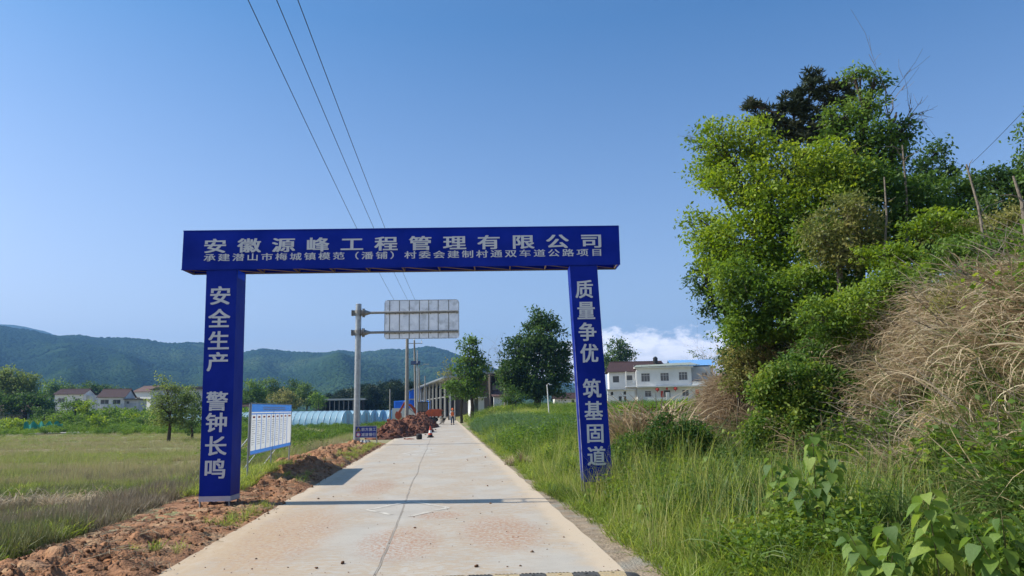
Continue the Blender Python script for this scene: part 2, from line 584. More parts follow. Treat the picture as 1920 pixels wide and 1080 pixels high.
def slab(y0, y1, xa, xb):
    dy = 0.12 if y1 < 48 else 1.5
    ys = np.linspace(y0, y1, max(2, int((y1 - y0) / dy)))
    A, B = xa(ys), xb(ys)
    n = len(ys)
    u = np.array([0, 0.004, 0.5, 0.996, 1.0])
    X = A[:, None] * (1 - u) + B[:, None] * u
    Z = np.repeat(np.array([[-0.012, 0, 0.0, 0, -0.012]]), n, 0) + 0 * X
    Z = Z + 0.004
    Yt = np.repeat(ys[:, None], 5, 1)
    top_ = np.stack([X, Yt, Z], -1).reshape(-1, 3)
    low = top_.reshape(n, 5, 3)[:, [0, 4], :].copy(); low[:, :, 2] = -0.16
    V = np.concatenate([top_, low.reshape(-1, 3)])
    q = []
    for k in range(4):
        i = np.arange(n - 1) * 5 + k
        q.append(np.stack([i, i + 1, i + 6, i + 5], 1))
    o0 = n * 5
    i = np.arange(n - 1)
    q.append(np.stack([o0 + i * 2, i * 5, i * 5 + 5, o0 + i * 2 + 2], 1))
    q.append(np.stack([i * 5 + 4, o0 + i * 2 + 1, o0 + i * 2 + 3, i * 5 + 9], 1))
    link('slab', np_mesh('slab', V, np.concatenate(q), False, MR), road)


def _le(y): return road_left(y) + 0.05 * (vnoise(np.asarray(y) * 1.5, np.asarray(y) * 0, 61) - 0.5)
def _re(y): return road_right(y) + 0.05 * (vnoise(np.asarray(y) * 1.5, np.asarray(y) * 0, 62) - 0.5)


cuts = [-6, 2.0, 7.2, 24, 48, 90, 150, 240]
for a_, b_ in zip(cuts[:-1], cuts[1:]):
    slab(a_ + 0.004, b_ - 0.004, _le, lambda y: joint_x(y) - 0.0045)
    slab(a_ + 0.004, b_ - 0.004, lambda y: joint_x(y) + 0.0045, _re)

ys_ = np.concatenate([np.arange(-6, 48, 0.25), np.arange(48, 240, 3)])
jx_ = joint_x(ys_)
Vj = np.concatenate([np.stack([jx_ - 0.008, ys_, 0 * ys_ + 0.0052], 1), np.stack([jx_ + 0.008, ys_, 0 * ys_ + 0.0052], 1)])
nj = len(ys_); ij = np.arange(nj - 1)
link('joint_filler', np_mesh('joint_filler', Vj, np.stack([ij, ij + nj, ij + nj + 1, ij + 1], 1), False, pmat('joint_grime', (0.40, 0.355, 0.30), (0.26, 0.225, 0.19), 2.2, 0.95)), road)

# worn lane diamonds, painted
mpaint = pmat('worn_road_paint', (0.58, 0.54, 0.47), (0.43, 0.39, 0.335), 7, 0.85, lo=0.44, hi=0.56)


def diamond(cx, cy, hw, hl, w, z, gaps):
    mb = MB()
    P = [(cx - hw, cy), (cx, cy + hl), (cx + hw, cy), (cx, cy - hl)]
    for k in range(4):
        a, b = Vector(P[k]), Vector(P[(k + 1) % 4])
        for t0, t1 in gaps[k]:
            p, q = a.lerp(b, t0), a.lerp(b, t1)
            d = (b - a).normalized(); n = Vector((-d.y, d.x)) * w / 2
            mb.add([(*(p + n), z), (*(q + n), z), (*(q - n), z), (*(p - n), z)], [(3, 2, 1, 0)])
    return mb.build('painted_diamond', mpaint, road)


diamond(-0.6, 12.75, 0.66, 1.0, 0.09, 0.0085, [[(0, 0.98)], [(0.1, 1)], [(0, 0.3), (0.45, 0.9)], [(0.35, 0.62), (0.72, 1)]])
diamond(-0.8, 28.8, 0.75, 1.7, 0.12, 0.0085, [[(0, 1)], [(0.1, 1)], [(0, 0.8)], [(0.2, 1)]])

# ------------------------------------------------------------------ speed bump
mby = pmat('yellow_rubber', (0.42, 0.32, 0.17), (0.36, 0.29, 0.19), 20, 0.8, 0.2)
mbk = pmat('black_rubber', (0.035, 0.035, 0.037), (0.09, 0.085, 0.08), 16, 0.8, 0.2)
bump = empty('speed_bump', (-0.6, 7.36, 0), rad(-1.5), 'striped yellow and black rubber speed bump across the road at the near edge', 'speed bump')


def bump_block(x0, mat):
    mb = MB()
    prof = [(-0.17, 0.004), (-0.15, 0.022), (-0.06, 0.05), (0.06, 0.05), (0.15, 0.022), (0.17, 0.004)]
    mb.prism(prof, x0 + 0.003, x0 + 0.247, 'x')
    # raised diagonal treads on both slopes
    for k in range(6):
        xa = x0 + 0.02 + k * 0.036
        for s in (-1, 1):
            mb.add([(xa, s * 0.07, 0.0475), (xa + 0.014, s * 0.07, 0.0475), (xa + 0.044, s * 0.145, 0.0275), (xa + 0.03, s * 0.145, 0.0275),
                    (xa, s * 0.07, 0.0545), (xa + 0.014, s * 0.07, 0.0545), (xa + 0.044, s * 0.145, 0.033), (xa + 0.03, s * 0.145, 0.033)],
                   [(4, 5, 6, 7), (0, 1, 5, 4), (1, 2, 6, 5), (2, 3, 7, 6), (3, 0, 4, 7)])
    # bolt recess cap
    mb.tube([(x0 + 0.125, 0, 0.048), (x0 + 0.125, 0, 0.056)], 0.018, 8)
    mb.build('bump_block', mat, bump)


for k in range(9):
    bump_block(2.05 - k * 0.25, mby if k % 2 == 0 else mbk)
capm = MB()
capm.tube([(2.30, 0, -0.005), (2.30, 0, 0.0), (2.30, 0, 0.03), (2.30, 0, 0.045)], [0.16, 0.165, 0.13, 0.05], 14)
capm.build('end_cap', mbk, bump, smooth=True)

# ------------------------------------------------------------------ instanced ground cover
def scatter(name, pts, rz, scl, tint_, protos, tilt=None, seed=1, **tags):
    """one 'stuff' object whose modifier places the given proto meshes on its points"""
    rs = np.random.RandomState(seed)
    n = len(pts)
    me = bpy.data.meshes.new(name)
    me.vertices.add(n)
    me.vertices.foreach_set('co', np.asarray(pts, np.float32).ravel())
    R = np.zeros((n, 3), np.float32)
    if tilt is not None:
        R[:, 0] = tilt[0]; R[:, 1] = tilt[1]
    R[:, 2] = rz
    for k, ty, arr in (('rot', 'FLOAT_VECTOR', R), ('scl', 'FLOAT', scl), ('tint', 'FLOAT', tint_)):
        a = me.attributes.new(k, ty, 'POINT')
        a.data.foreach_set('vector' if ty == 'FLOAT_VECTOR' else 'value', np.asarray(arr, np.float32).ravel())
    a = me.attributes.new('pick', 'INT', 'POINT')
    a.data.foreach_set('value', rs.randint(0, len(protos), n).astype(np.int32))
    me.update()
    o = link(name, me)
    ng = bpy.data.node_groups.new(name + '_nodes', 'GeometryNodeTree')
    ng.interface.new_socket('Geometry', in_out='INPUT', socket_type='NodeSocketGeometry')
    ng.interface.new_socket('Geometry', in_out='OUTPUT', socket_type='NodeSocketGeometry')
    N, L = ng.nodes, ng.links
    gi = N.new('NodeGroupInput'); go = N.new('NodeGroupOutput')
    mv = N.new('GeometryNodeMeshToPoints')
    L.new(gi.outputs[0], mv.inputs['Mesh'])
    join = N.new('GeometryNodeJoinGeometry')
    for p in protos:
        oi = N.new('GeometryNodeObjectInfo')
        oi.inputs['Object'].default_value = p
        oi.inputs['As Instance'].default_value = True
        L.new(oi.outputs['Geometry'], join.inputs[0])
    ip = N.new('GeometryNodeInstanceOnPoints')
    L.new(mv.outputs[0], ip.inputs['Points'])
    L.new(join.outputs[0], ip.inputs['Instance'])
    ip.inputs['Pick Instance'].default_value = True

    def named(nm, ty):
        q = N.new('GeometryNodeInputNamedAttribute'); q.data_type = ty; q.inputs['Name'].default_value = nm
        return q.outputs['Attribute']
    L.new(named('pick', 'INT'), ip.inputs['Instance Index'])
    L.new(named('rot', 'FLOAT_VECTOR'), ip.inputs['Rotation'])
    L.new(named('scl', 'FLOAT'), ip.inputs['Scale'])
    L.new(ip.outputs[0], go.inputs[0])
    md = o.modifiers.new('scatter', 'NODES'); md.node_group = ng
    return tag(o, kind='stuff', **tags)


def proto(name, me):
    o = bpy.data.objects.new(name, me)     # never linked to the scene: only a source for instances
    return o


def blades(name, mat, n, hmin, hmax, w, lean, droop, spread, seed, segs=4, bias=0.0, heads=0):
    """a tuft of curved tapering blades; droop bends the tips over; bias leans them to +x"""
    rs = np.random.RandomState(seed)
    V = []; Fq = []; rn = []; al = []
    for i in range(n):
        a = rs.uniform(0, 2 * math.pi)
        if bias: a = rs.normal(0, 1.0 / max(bias, 0.1))
        h = rs.uniform(hmin, hmax)
        le = lean * rs.uniform(0.3, 1.2)
        dr = droop * rs.uniform(0.5, 1.4)
        r0 = spread * math.sqrt(rs.rand()); a0 = rs.uniform(0, 6.28)
        p = np.array([r0 * math.cos(a0), r0 * math.sin(a0), -0.03])
        side = np.array([-math.sin(a), math.cos(a), 0.0])
        tw = rs.uniform(-0.7, 0.7)
        ang = le
        base = len(V)
        r = rs.rand()
        for s in range(segs + 1):
            t = s / segs
            ww = w * (1 - t) ** 0.7 * (0.6 + 0.4 * min(1, t * 4)) * rs.uniform(0.9, 1.1) + 0.0006
            fw = np.array([math.cos(a) * math.sin(ang), math.sin(a) * math.sin(ang), math.cos(ang)])
            nrm = np.cross(fw, side)
            sd_ = side * math.cos(tw) + nrm * math.sin(tw)
            V.append(p - sd_ * ww / 2); V.append(p + sd_ * ww / 2)
            al += [t, t]; rn += [r, r]
            p = p + fw * h / segs
            ang += dr / segs * (0.5 + t)
        for s in range(segs):
            b = base + 2 * s
            Fq.append((b, b + 1, b + 3, b + 2))
    return proto(name, np_mesh(name, np.array(V), np.array(Fq), True, mat, vattr={'rnd': rn, 'along': al}))


def leafy(name, mat, n, height, spread, size, seed, narrow=0.55, stems=3):
    """low weed: a few stems with small leaves"""
    rs = np.random.RandomState(seed)
    V = []; F3 = []; rn = []; al = []
    for s in range(stems):
        a = rs.uniform(0, 6.28); lean_ = rs.uniform(0.05, 0.5)
        top_ = np.array([math.cos(a) * lean_ * height, math.sin(a) * lean_ * height, height * rs.uniform(0.7, 1.1)])
        b = len(V); sdv = np.array([-math.sin(a), math.cos(a), 0]) * 0.004
        V += [-sdv, sdv, top_ + sdv * 0.4, top_ - sdv * 0.4]; F3.append((b, b + 1, b + 2, b + 3)); rn += [0.2] * 4; al += [0, 0, 1, 1]
        for k in range(n // stems):
            t = rs.uniform(0.12, 1.0)
            c = top_ * t + rs.normal(0, spread * 0.35, 3) * np.array([1, 1, 0.5])
            d = rs.normal(0, 1, 3); d[2] = rs.uniform(-0.35, 0.5); d /= np.linalg.norm(d)
            u = np.cross(d, rs.normal(0, 1, 3) * np.array([0.4, 0.4, 1])); u /= max(1e-6, np.linalg.norm(u))
            sz = size * rs.uniform(0.6, 1.2)
            b = len(V)
            V += [c, c + d * sz * 0.5 + u * sz * narrow * 0.5, c + d * sz, c + d * sz * 0.5 - u * sz * narrow * 0.5]
            F3.append((b, b + 1, b + 2, b + 3))
            r = rs.rand(); rn += [r] * 4; al += [t] * 4
    return proto(name, np_mesh(name, np.array(V), np.array(F3), False, mat, vattr={'rnd': rn, 'along': al}))


# foliage colours
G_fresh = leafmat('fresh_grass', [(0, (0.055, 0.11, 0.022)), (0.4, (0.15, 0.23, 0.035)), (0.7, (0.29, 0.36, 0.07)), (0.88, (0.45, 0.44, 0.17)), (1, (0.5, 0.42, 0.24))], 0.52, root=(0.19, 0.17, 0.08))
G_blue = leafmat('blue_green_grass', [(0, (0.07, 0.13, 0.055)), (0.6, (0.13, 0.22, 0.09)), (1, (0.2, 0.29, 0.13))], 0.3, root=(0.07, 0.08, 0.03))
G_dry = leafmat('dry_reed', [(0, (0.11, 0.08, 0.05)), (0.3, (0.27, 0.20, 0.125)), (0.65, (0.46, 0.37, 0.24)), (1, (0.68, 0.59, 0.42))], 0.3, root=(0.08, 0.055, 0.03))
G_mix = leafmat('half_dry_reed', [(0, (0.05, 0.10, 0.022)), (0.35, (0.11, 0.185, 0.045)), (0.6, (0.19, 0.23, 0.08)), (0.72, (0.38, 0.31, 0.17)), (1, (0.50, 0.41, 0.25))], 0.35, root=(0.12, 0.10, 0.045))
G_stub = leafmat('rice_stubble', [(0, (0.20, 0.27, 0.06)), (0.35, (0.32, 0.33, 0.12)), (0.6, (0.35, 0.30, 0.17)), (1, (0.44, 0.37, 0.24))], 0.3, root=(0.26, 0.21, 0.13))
G_weed = leafmat('weed_leaves', [(0, (0.035, 0.08, 0.014)), (0.45, (0.09, 0.17, 0.026)), (0.8, (0.19, 0.28, 0.04)), (1, (0.30, 0.34, 0.06))], 0.5)

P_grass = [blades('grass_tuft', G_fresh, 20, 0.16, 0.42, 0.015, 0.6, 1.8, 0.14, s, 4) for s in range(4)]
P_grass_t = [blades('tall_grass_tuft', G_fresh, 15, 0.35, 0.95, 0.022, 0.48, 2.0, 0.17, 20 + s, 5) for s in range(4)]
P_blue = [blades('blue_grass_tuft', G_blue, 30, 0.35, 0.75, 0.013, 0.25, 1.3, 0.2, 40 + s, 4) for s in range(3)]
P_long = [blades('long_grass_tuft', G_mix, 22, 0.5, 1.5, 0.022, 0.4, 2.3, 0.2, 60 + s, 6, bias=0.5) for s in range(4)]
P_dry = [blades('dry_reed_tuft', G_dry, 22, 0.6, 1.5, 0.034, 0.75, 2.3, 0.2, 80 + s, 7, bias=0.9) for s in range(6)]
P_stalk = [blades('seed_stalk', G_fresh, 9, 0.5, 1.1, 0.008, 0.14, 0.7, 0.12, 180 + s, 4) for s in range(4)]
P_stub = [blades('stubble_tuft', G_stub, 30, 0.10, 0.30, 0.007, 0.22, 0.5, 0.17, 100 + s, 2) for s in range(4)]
G_stub_n = leafmat('near_stubble', [(0, (0.10, 0.14, 0.035)), (0.35, (0.19, 0.20, 0.08)), (0.6, (0.21, 0.175, 0.115)), (1, (0.32, 0.26, 0.18))], 0.22, root=(0.12, 0.10, 0.06))
P_stub_n = [blades('near_stubble_tuft', G_stub_n, 26, 0.10, 0.30, 0.010, 0.3, 0.7, 0.15, 150 + s, 2) for s in range(4)]
P_weed = [leafy('weed', G_weed, 42, 0.32, 0.16, 0.055, 120 + s) for s in range(4)]
P_weed_b = [leafy('leafy_weed', G_weed, 60, 0.75, 0.32, 0.085, 130 + s, 0.6, 5) for s in range(3)]

# ------------------------------------------------------------------ soil berm left of the road
def berm_z(X, Y):
    lx = road_left(Y) - X
    base = ground_z(X, Y)
    wid = np.interp(Y, [4, 8, 13, 17, 22, 30, 40], [2.0, 2.05, 2.15, 2.3, 2.4, 2.3, 1.9])
    u = lx / wid
    prof = np.clip(np.sin(np.clip(u, 0, 1) * math.pi), 0, 1) ** 0.7
    lum = fbm(X * 1.6, Y * 1.6, 51, 3)
    fine = fbm(X * 7, Y * 7, 52, 4)
    ht = np.interp(Y, [4, 8.5, 10.5, 12.4, 14.6, 18, 24, 33, 37], [0.19, 0.15, 0.06, 0.0, 0.02, 0.2, 0.30, 0.24, 0.0])
    k = prof * (0.35 + 1.1 * lum) * ht + prof * (fine - 0.42) * np.interp(Y, [9.5, 12, 15, 17], [0.24, 0.07, 0.07, 0.24]) * (0.5 + lum)
    gul = np.abs(fbm(X * 3.2, Y * 3.2, 58, 3) - 0.5)
    k -= prof * 0.10 * np.exp(-(gul / 0.05) ** 2)
    return np.where(u < 1.0, np.maximum(base, -0.30 * sstep((lx - 1.0) / 1.8)) + k + 0.01 * (u > 0.03), base - 0.08)


strip('soil_berm', 3, 38, 0.045, lambda y: road_left(y) + 0.10 - 0.06 * vnoise(y * 2, y * 0, 66), lambda y: road_left(y) - 2.7, 62, lambda X, Y, u: berm_z(X, Y), M['soil'], kind='stuff',
      label='bank of churned red-brown earth along the left road edge', cat='soil')
# dusty film tracked from the berm onto the slab edge
rs0 = np.random.RandomState(5)


def clod(seed, mat):
    rs = np.random.RandomState(seed)
    V = []; n1, n2 = 5, 4
    for i in range(n2 + 1):
        th = math.pi * i / n2
        for j in range(n1):
            ph = 2 * math.pi * j / n1
            r = 0.5 * rs.uniform(0.7, 1.25)
            V.append((r * math.sin(th) * math.cos(ph), r * math.sin(th) * math.sin(ph) * 0.9, r * math.cos(th) * 0.7 + 0.1))
    F_ = [(i * n1 + j, i * n1 + (j + 1) % n1, (i + 1) * n1 + (j + 1) % n1, (i + 1) * n1 + j)[::-1] for i in range(n2) for j in range(n1)]
    return proto('clod', np_mesh('clod', np.array(V), np.array(F_), seed % 2 == 0, mat))


P_clod = [clod(s, M['soil']) for s in range(5)]
P_clod_red = [clod(10 + s, M['soil_dark']) for s in range(5)]
P_pebble = [clod(20 + s, pmat('mud_crumb', (0.12, 0.075, 0.05), (0.20, 0.13, 0.085), 20, 0.95)) for s in range(3)]

n = 11000
y = 4.5 + (37 - 4.5) * rs0.rand(n) ** 1.5
x = road_left(y) + 0.12 * rs0.rand(n) ** 2 - rs0.beta(1.2, 1.6, n) * np.interp(y, [4, 13, 22, 37], [2.4, 2.2, 1.9, 1.4])
scatter('soil_clods', np.stack([x, y, berm_z(x, y) - 0.004], 1), rs0.rand(n) * 6.28, np.clip(0.022 * np.exp(rs0.normal(0, 0.62, n)), 0.008, 0.17), rs0.rand(n), P_clod,
        seed=2, label='loose earth clods strewn over the roadside soil bank', category='soil') if False else \
    tag(scatter('soil_clods', np.stack([x, y, np.where(x > road_left(y) - 0.02, 0.004, berm_z(x, y) - 0.004)], 1), rs0.rand(n) * 6.28, np.clip(0.018 * np.exp(rs0.normal(0, 0.7, n)), 0.007, 0.09), rs0.rand(n), P_clod, seed=2),
        'loose earth clods strewn over the roadside soil bank', 'soil clods')

# pale roots and straw lying on the soil
mstraw = pmat('straw', (0.34, 0.27, 0.17), (0.22, 0.17, 0.11), 12, 0.9)
P_straw = []
for s in range(3):
    rs = np.random.RandomState(300 + s); mb = MB()
    for k in range(5):
        a = rs.uniform(0, 6.28); p = rs.normal(0, 0.07, 2); l = rs.uniform(0.08, 0.3)
        mb.tube([(p[0], p[1], 0.01), (p[0] + l * 0.5 * math.cos(a), p[1] + l * 0.5 * math.sin(a), 0.035), (p[0] + l * math.cos(a + 0.4), p[1] + l * math.sin(a + 0.4), 0.012)], [0.004, 0.003, 0.002], 3)
    me = bpy.data.meshes.new('straw'); me.from_pydata(mb.v, [], mb.f); me.materials.append(mstraw)
    P_straw.append(proto('straw', me))
n = 420
y = 4.5 + 22 * rs0.rand(n) ** 1.4
x = road_left(y) - 0.1 - rs0.rand(n) * 2.1
tag(scatter('loose_straw', np.stack([x, y, berm_z(x, y)], 1), rs0.rand(n) * 6.28, rs0.uniform(0.6, 1.4, n), rs0.rand(n), P_straw, seed=3),
    'dry straw and pale roots lying on the turned soil', 'straw')

# crumbs of mud on the concrete
n = 900
y = 7.5 + 40 * rs0.rand(n) ** 1.8
x = road_mid(y) + rs0.uniform(-2.3, 2.3, n)
s_ = np.clip(0.008 * np.exp(rs0.normal(0, 0.7, n)), 0.004, 0.05)
tag(scatter('mud_crumbs', np.stack([x, y, 0 * x + 0.003], 1), rs0.rand(n) * 6.28, s_, rs0.rand(n), P_pebble, seed=4),
    'dark crumbs of mud scattered over the concrete road', 'mud crumbs')

# a few single lumps big enough to pick out
LUMPS = [((642, 1058), 0.055, 'dark mud lump at the near left of the speed bump'), ((593, 1071 - 4), 0.035, 'small mud lump left of the larger one near the speed bump'),
         ((1193, 0), 0, ''), ((910, 858), 0.075, 'dark clod on the concrete near the right road edge'), ((877, 864), 0.05, 'smaller clod beside the dark one near the right edge'),
         ((778, 991), 0.035, 'mud lump just beyond the dusty red patch on the road'), ((914, 912), 0.045, 'brown clod on the right lane beyond the arch shadow'),
         ((920, 945), 0.04, 'reddish clod just in front of the arch shadow'), ((893, 1064), 0.05, 'pale brown stone leaning on the speed bump')]
for (px, py), s, lab in LUMPS:
    if not s: continue
    p = on(px, py, 0.0)
    o = link('clod', P_clod[0].data.copy())
    s *= 0.75
    o.location = (p[0], p[1], 0.004 + s * 0.2); o.scale = (s * 1.5, s * 1.1, s * 1.1); o.rotation_euler = (0, 0, px * 1.7)
    tag(o, lab, 'clod')

# ------------------------------------------------------------------ paddy fields on the left
def inst(name, x, y, protos, s0, s1, tintf, seed, label, cat, zoff=0.0, tiltamt=0.2, zf=ground_z, rz=None, smul=1.0):
    rs = np.random.RandomState(seed)
    n = len(x)
    z = zf(x, y) + zoff
    ti = np.clip(tintf, 0, 1)
    return tag(scatter(name, np.stack([x, y, z], 1), rs.rand(n) * 6.28 if rz is None else rz, rs.uniform(s0, s1, n) * smul, ti, protos,
                       tilt=(rs.normal(0, tiltamt, n), rs.normal(0, tiltamt, n)), seed=seed), label, cat)


def fan(n, y0, y1, xa, xb, rs, power=1.0):
    """points thinning with distance, inside lateral bounds given as functions of y"""
    u = rs.rand(n)
    y = y0 * (y1 / y0) ** (u ** power)
    a, b = xa(y), xb(y)
    return a + (b - a) * rs.rand(n), y


rs = np.random.RandomState(9)


def band(x, y):
    """strips of drained stubble and green regrowth, nearly square to the road"""
    yy = y + x * 0.12
    b = 0.5 + 0.5 * np.sin(yy * 0.43 + 1.5 * np.sin(yy * 0.11))
    far = np.clip((y - 22) / 30, 0, 1)
    p = fbm(x * 0.16, y * 0.45, 71) * 0.75 + 0.25 * b
    return p


def field_left(y): return -0.78 * y - 2.5
def field_right(y): return road_left(y) - np.interp(y, [5, 9, 14, 24], [1.95, 2.05, 2.2, 2.4])


x, y = fan(17000, 6.0, 34, field_left, field_right, rs, 0.8)
p = band(x, y)
near_t = np.where(p > 0.44, 0.55 + 0.5 * (p - 0.47) * 2, 0.2) + rs.normal(0, 0.14, len(x))
inst('stubble', x, y, P_stub_n, 0.8, 1.25, near_t, 31, 'grey-brown rice stubble covering the near paddy field', 'stubble', smul=0.45 + 1.1 * fbm(x * 1.3, y * 1.3, 141))
x, y = fan(20000, 26, 100, lambda y: -0.72 * y - 4, field_right, rs, 0.9)
p = band(x, y)
t_ = np.where(p > 0.50, 0.52, 0.12) + rs.normal(0, 0.13, len(x))
inst('far_stubble', x, y, P_stub, 0.9, 1.7, t_, 32, 'brown and green strips of stubble across the far paddies', 'stubble', smul=0.4 + 1.2 * fbm(x * 0.7, y * 0.7, 142))
x, y = fan(34000, 6.5, 100, lambda y: -0.72 * y - 3, field_right, rs, 0.75)
p = band(x, y)
k = (p < np.where(y < 16, 0.44, 0.50))
x, y, p = x[k], y[k], p[k]
inst('paddy_grass', x, y, P_grass, 0.45, 1.0, 0.30 + 0.42 * rs.rand(len(x)) + 0.5 * (fbm(x * 0.3, y * 0.3, 133) - 0.5), 33, 'green grass growing in patches through the paddy stubble', 'grass', smul=0.35 + 1.2 * fbm(x * 0.8, y * 0.6, 143))
# bright grass under the notice board
x = rs.uniform(-5.9, -4.0, 1500); y = rs.uniform(15.6, 20.5, 1500)
k = fbm(x, y, 3) + 0.1 * rs.rand(len(x)) > 0.40
x, y = x[k], y[k]
inst('bright_grass', x, y, P_grass, 0.5, 0.85, 0.62 + 0.2 * rs.rand(len(x)), 34, 'bright green grass under the white notice board', 'grass', zf=lambda x, y: np.maximum(berm_z(x, y), ground_z(x, y)))
# sparse green on the berm and along the left edge
x, y = fan(1500, 9, 37, lambda y: road_left(y) - 2.5, lambda y: road_left(y) - 0.05, rs)
k = (fbm(x * 0.7, y * 0.5, 13) + 0.12 * rs.rand(len(x)) > 0.66) & ((y < 18) | (rs.rand(len(x)) < 0.3)) & ~((y > 11.5) & (y < 15.5) & (x < road_left(y) - 0.4))
x, y = x[k], y[k]
inst('verge_grass', x, y, P_grass, 0.25, 0.6, 0.4 + 0.4 * rs.rand(len(x)), 35, 'sparse grass sprouting along the left road edge', 'grass', zf=berm_z)
x = rs.uniform(-3.5, -3.0, 260); y = rs.uniform(24, 37, 260)
inst('edge_grass', x, y, P_grass, 0.3, 0.6, 0.5 + 0.4 * rs.rand(len(x)), 36, 'strip of short grass between soil and concrete near the steel post', 'grass', zf=berm_z)
# dry clump in the field
x = on(90, 945, -0.6)[0] + rs.normal(0, 0.9, 70); y = on(90, 935, -0.6)[1] + rs.normal(0, 0.35, 70)
inst('dry_field_grass', x, y, P_dry, 0.35, 0.6, 0.55 + 0.3 * rs.rand(70), 37, 'pale dry grass clumps standing in the left paddy', 'dry grass', rz=rs.rand(70) * 6.28)
x, y = fan(420, 30, 80, lambda y: -0.3 * y, lambda y: road_left(y) - 2.6, rs)
k = fbm(x * 0.2, y * 0.15, 83) > 0.56
inst('field_bushes', x[k], y[k], P_weed_b, 0.8, 1.4, 0.15 + 0.5 * rs.rand(k.sum()), 38, 'dark green weeds growing along the ditch beyond the soil bank', 'weeds')

# ------------------------------------------------------------------ right hand vegetation
def rr(y, o): return road_right(y) + o


# short grass beside the gravel
x, y = fan(9000, 5.5, 60, lambda y: rr(y, np.interp(y, [5, 12, 14, 25], [0.36, 0.3, 0.12, 0.10])), lambda y: rr(y, 2.2 + 0.06 * y), rs, 0.8)
k = fbm(x * 1.1, y * 0.8, 90) + 0.2 * rs.rand(len(x)) > 0.40 - 0.2 * (x - rr(y, 0.4) > 0.6)
x, y = x[k], y[k]
inst('roadside_grass', x, y, P_grass, 0.45, 1.0, 0.25 + 0.5 * fbm(x * 0.6, y * 0.6, 91) + rs.normal(0, 0.15, len(x)), 41, 'green and straw-coloured grass beside the right road edge', 'grass')
# near field of tall grass in clumps, thin towards the bank
x, y = fan(1500, 5.5, 34, lambda y: rr(y, 0.95 + 0.01 * y), lambda y: np.minimum(bank_foot(y) + 1.0, 0.8 * y + 2), rs, 0.85)
cl = rs.randint(2, 8, len(x)); ix = np.repeat(np.arange(len(x)), cl); x = x[ix] + rs.normal(0, 0.12, len(ix)); y = y[ix] + rs.normal(0, 0.13, len(ix)); clt = rs.rand(len(cl))[ix]
x = np.maximum(x, rr(y, 0.5))
q = fbm(x * 0.5, y * 0.4, 92)
k = q + 0.15 * rs.rand(len(x)) > 0.38
k &= ~((x > 3.6) & (y < 13) & (rs.rand(len(x)) < 0.75)) & ~((x > 3.6) & (y >= 13) & (y < 19) & (rs.rand(len(x)) < 0.93))
k &= ~((x < 3.6) & (y > 10.5) & (y < 13.6) & (rs.rand(len(x)) < 0.7))
x1, y1, q1 = x[k], y[k], q[k]; clt = clt[k]
inst('tall_grass', x1, y1, P_grass_t, 0.45, 0.95, 0.8 * (fbm(x1 * 0.4, y1 * 0.4, 93) - 0.15) + 0.45 * clt, 42, 'tall green grass filling the ground between road and bank', 'grass', smul=np.interp(y1, [6, 9, 12, 13, 15, 22], [0.45, 0.5, 0.45, 0.45, 0.8, 1.0]) * (0.5 + fbm(x1 * 0.9, y1 * 0.9, 193)))
x, y = fan(7500, 5.5, 34, lambda y: rr(y, 0.9), lambda y: np.minimum(bank_foot(y) + 1.5, 0.8 * y + 2), rs, 0.85)
k = fbm(x * 0.7, y * 0.7, 95) > 0.46
x, y = x[k], y[k]
inst('low_weeds', x, y, P_weed, 0.6, 1.4, 1.6 * (fbm(x * 0.5, y * 0.5, 195) - 0.5) + 0.32 + 0.6 * rs.rand(len(x)), 43, 'leafy green weeds mixed in the grass on the right', 'weeds')
# rolling weeds farther off on the right, up to the houses
x, y = fan(16000, 24, 128, lambda y: rr(y, 0.35 + 0.004 * y), lambda y: 0.46 * y + 3, rs, 0.8)
q = fbm(x * 0.14, y * 0.08, 96)
k = (q < 0.47)
inst('far_weeds', x[k], y[k], P_weed_b, 0.4, 1.35, 0.15 + 0.8 * (fbm(x[k] * 0.3, y[k] * 0.2, 97) - 0.2), 44, 'green weeds covering the rising ground before the houses', 'weeds')
k = (q >= 0.43)
inst('far_grass', x[k], y[k], P_grass_t, 0.5, 1.3, 0.15 + 1.0 * fbm(x[k] * 0.3, y[k] * 0.2, 98), 45, 'yellow-green tall grass on the waste ground right of the road', 'grass')
# blue-green mounds near the road
x, y = fan(3400, 27, 72, lambda y: rr(y, 0.5), lambda y: rr(y, 4.2), rs, 0.8)
k = fbm(x * 0.2, y * 0.1, 99) > 0.44
inst('blue_grass', x[k], y[k], P_blue, 1.0, 1.7, 0.5 + 0.3 * rs.rand(k.sum()), 46, 'soft blue-green grass mounds along the right road edge', 'grass')

# ------------------------------------------------------------------ the bank: tangled reeds, dry above and green below
rs = np.random.RandomState(404)
nc_ = 1250
cy = 6.5 + 19 * rs.rand(nc_) ** 1.15
cx = bank_foot(cy) - 0.1 + 5.5 * rs.rand(nc_) ** 1.15
per = rs.randint(2, 8, nc_)
ci = np.repeat(np.arange(nc_), per)
x = cx[ci] + rs.normal(0, 0.20, len(ci)); y = cy[ci] + rs.normal(0, 0.22, len(ci))
z = ground_z(x, y)
hrel = np.clip((z - 0.2) / 2.8, 0, 1)
dryness = hrel * 0.62 + 1.3 * (fbm(x * 0.42, y * 0.42, 101) - 0.5) + (rs.rand(nc_)[ci] - 0.5) * 0.5 - 0.05 * np.clip(y - 13, 0, 5)
bare = ((x - 6.95) ** 2 / 1.3 + (y - 12.0) ** 2 / 1.3 < 1) | ((x - 7.3) ** 2 / 0.3 + (y - 10.6) ** 2 / 0.3 < 1)
down = math.pi + 0.45 + rs.normal(0, 0.75, nc_)[ci] + rs.normal(0, 0.35, len(ci))
sm = (0.6 + 0.7 * rs.rand(nc_))[ci]
k = (dryness > 0.27) & ~bare & (y < 18)
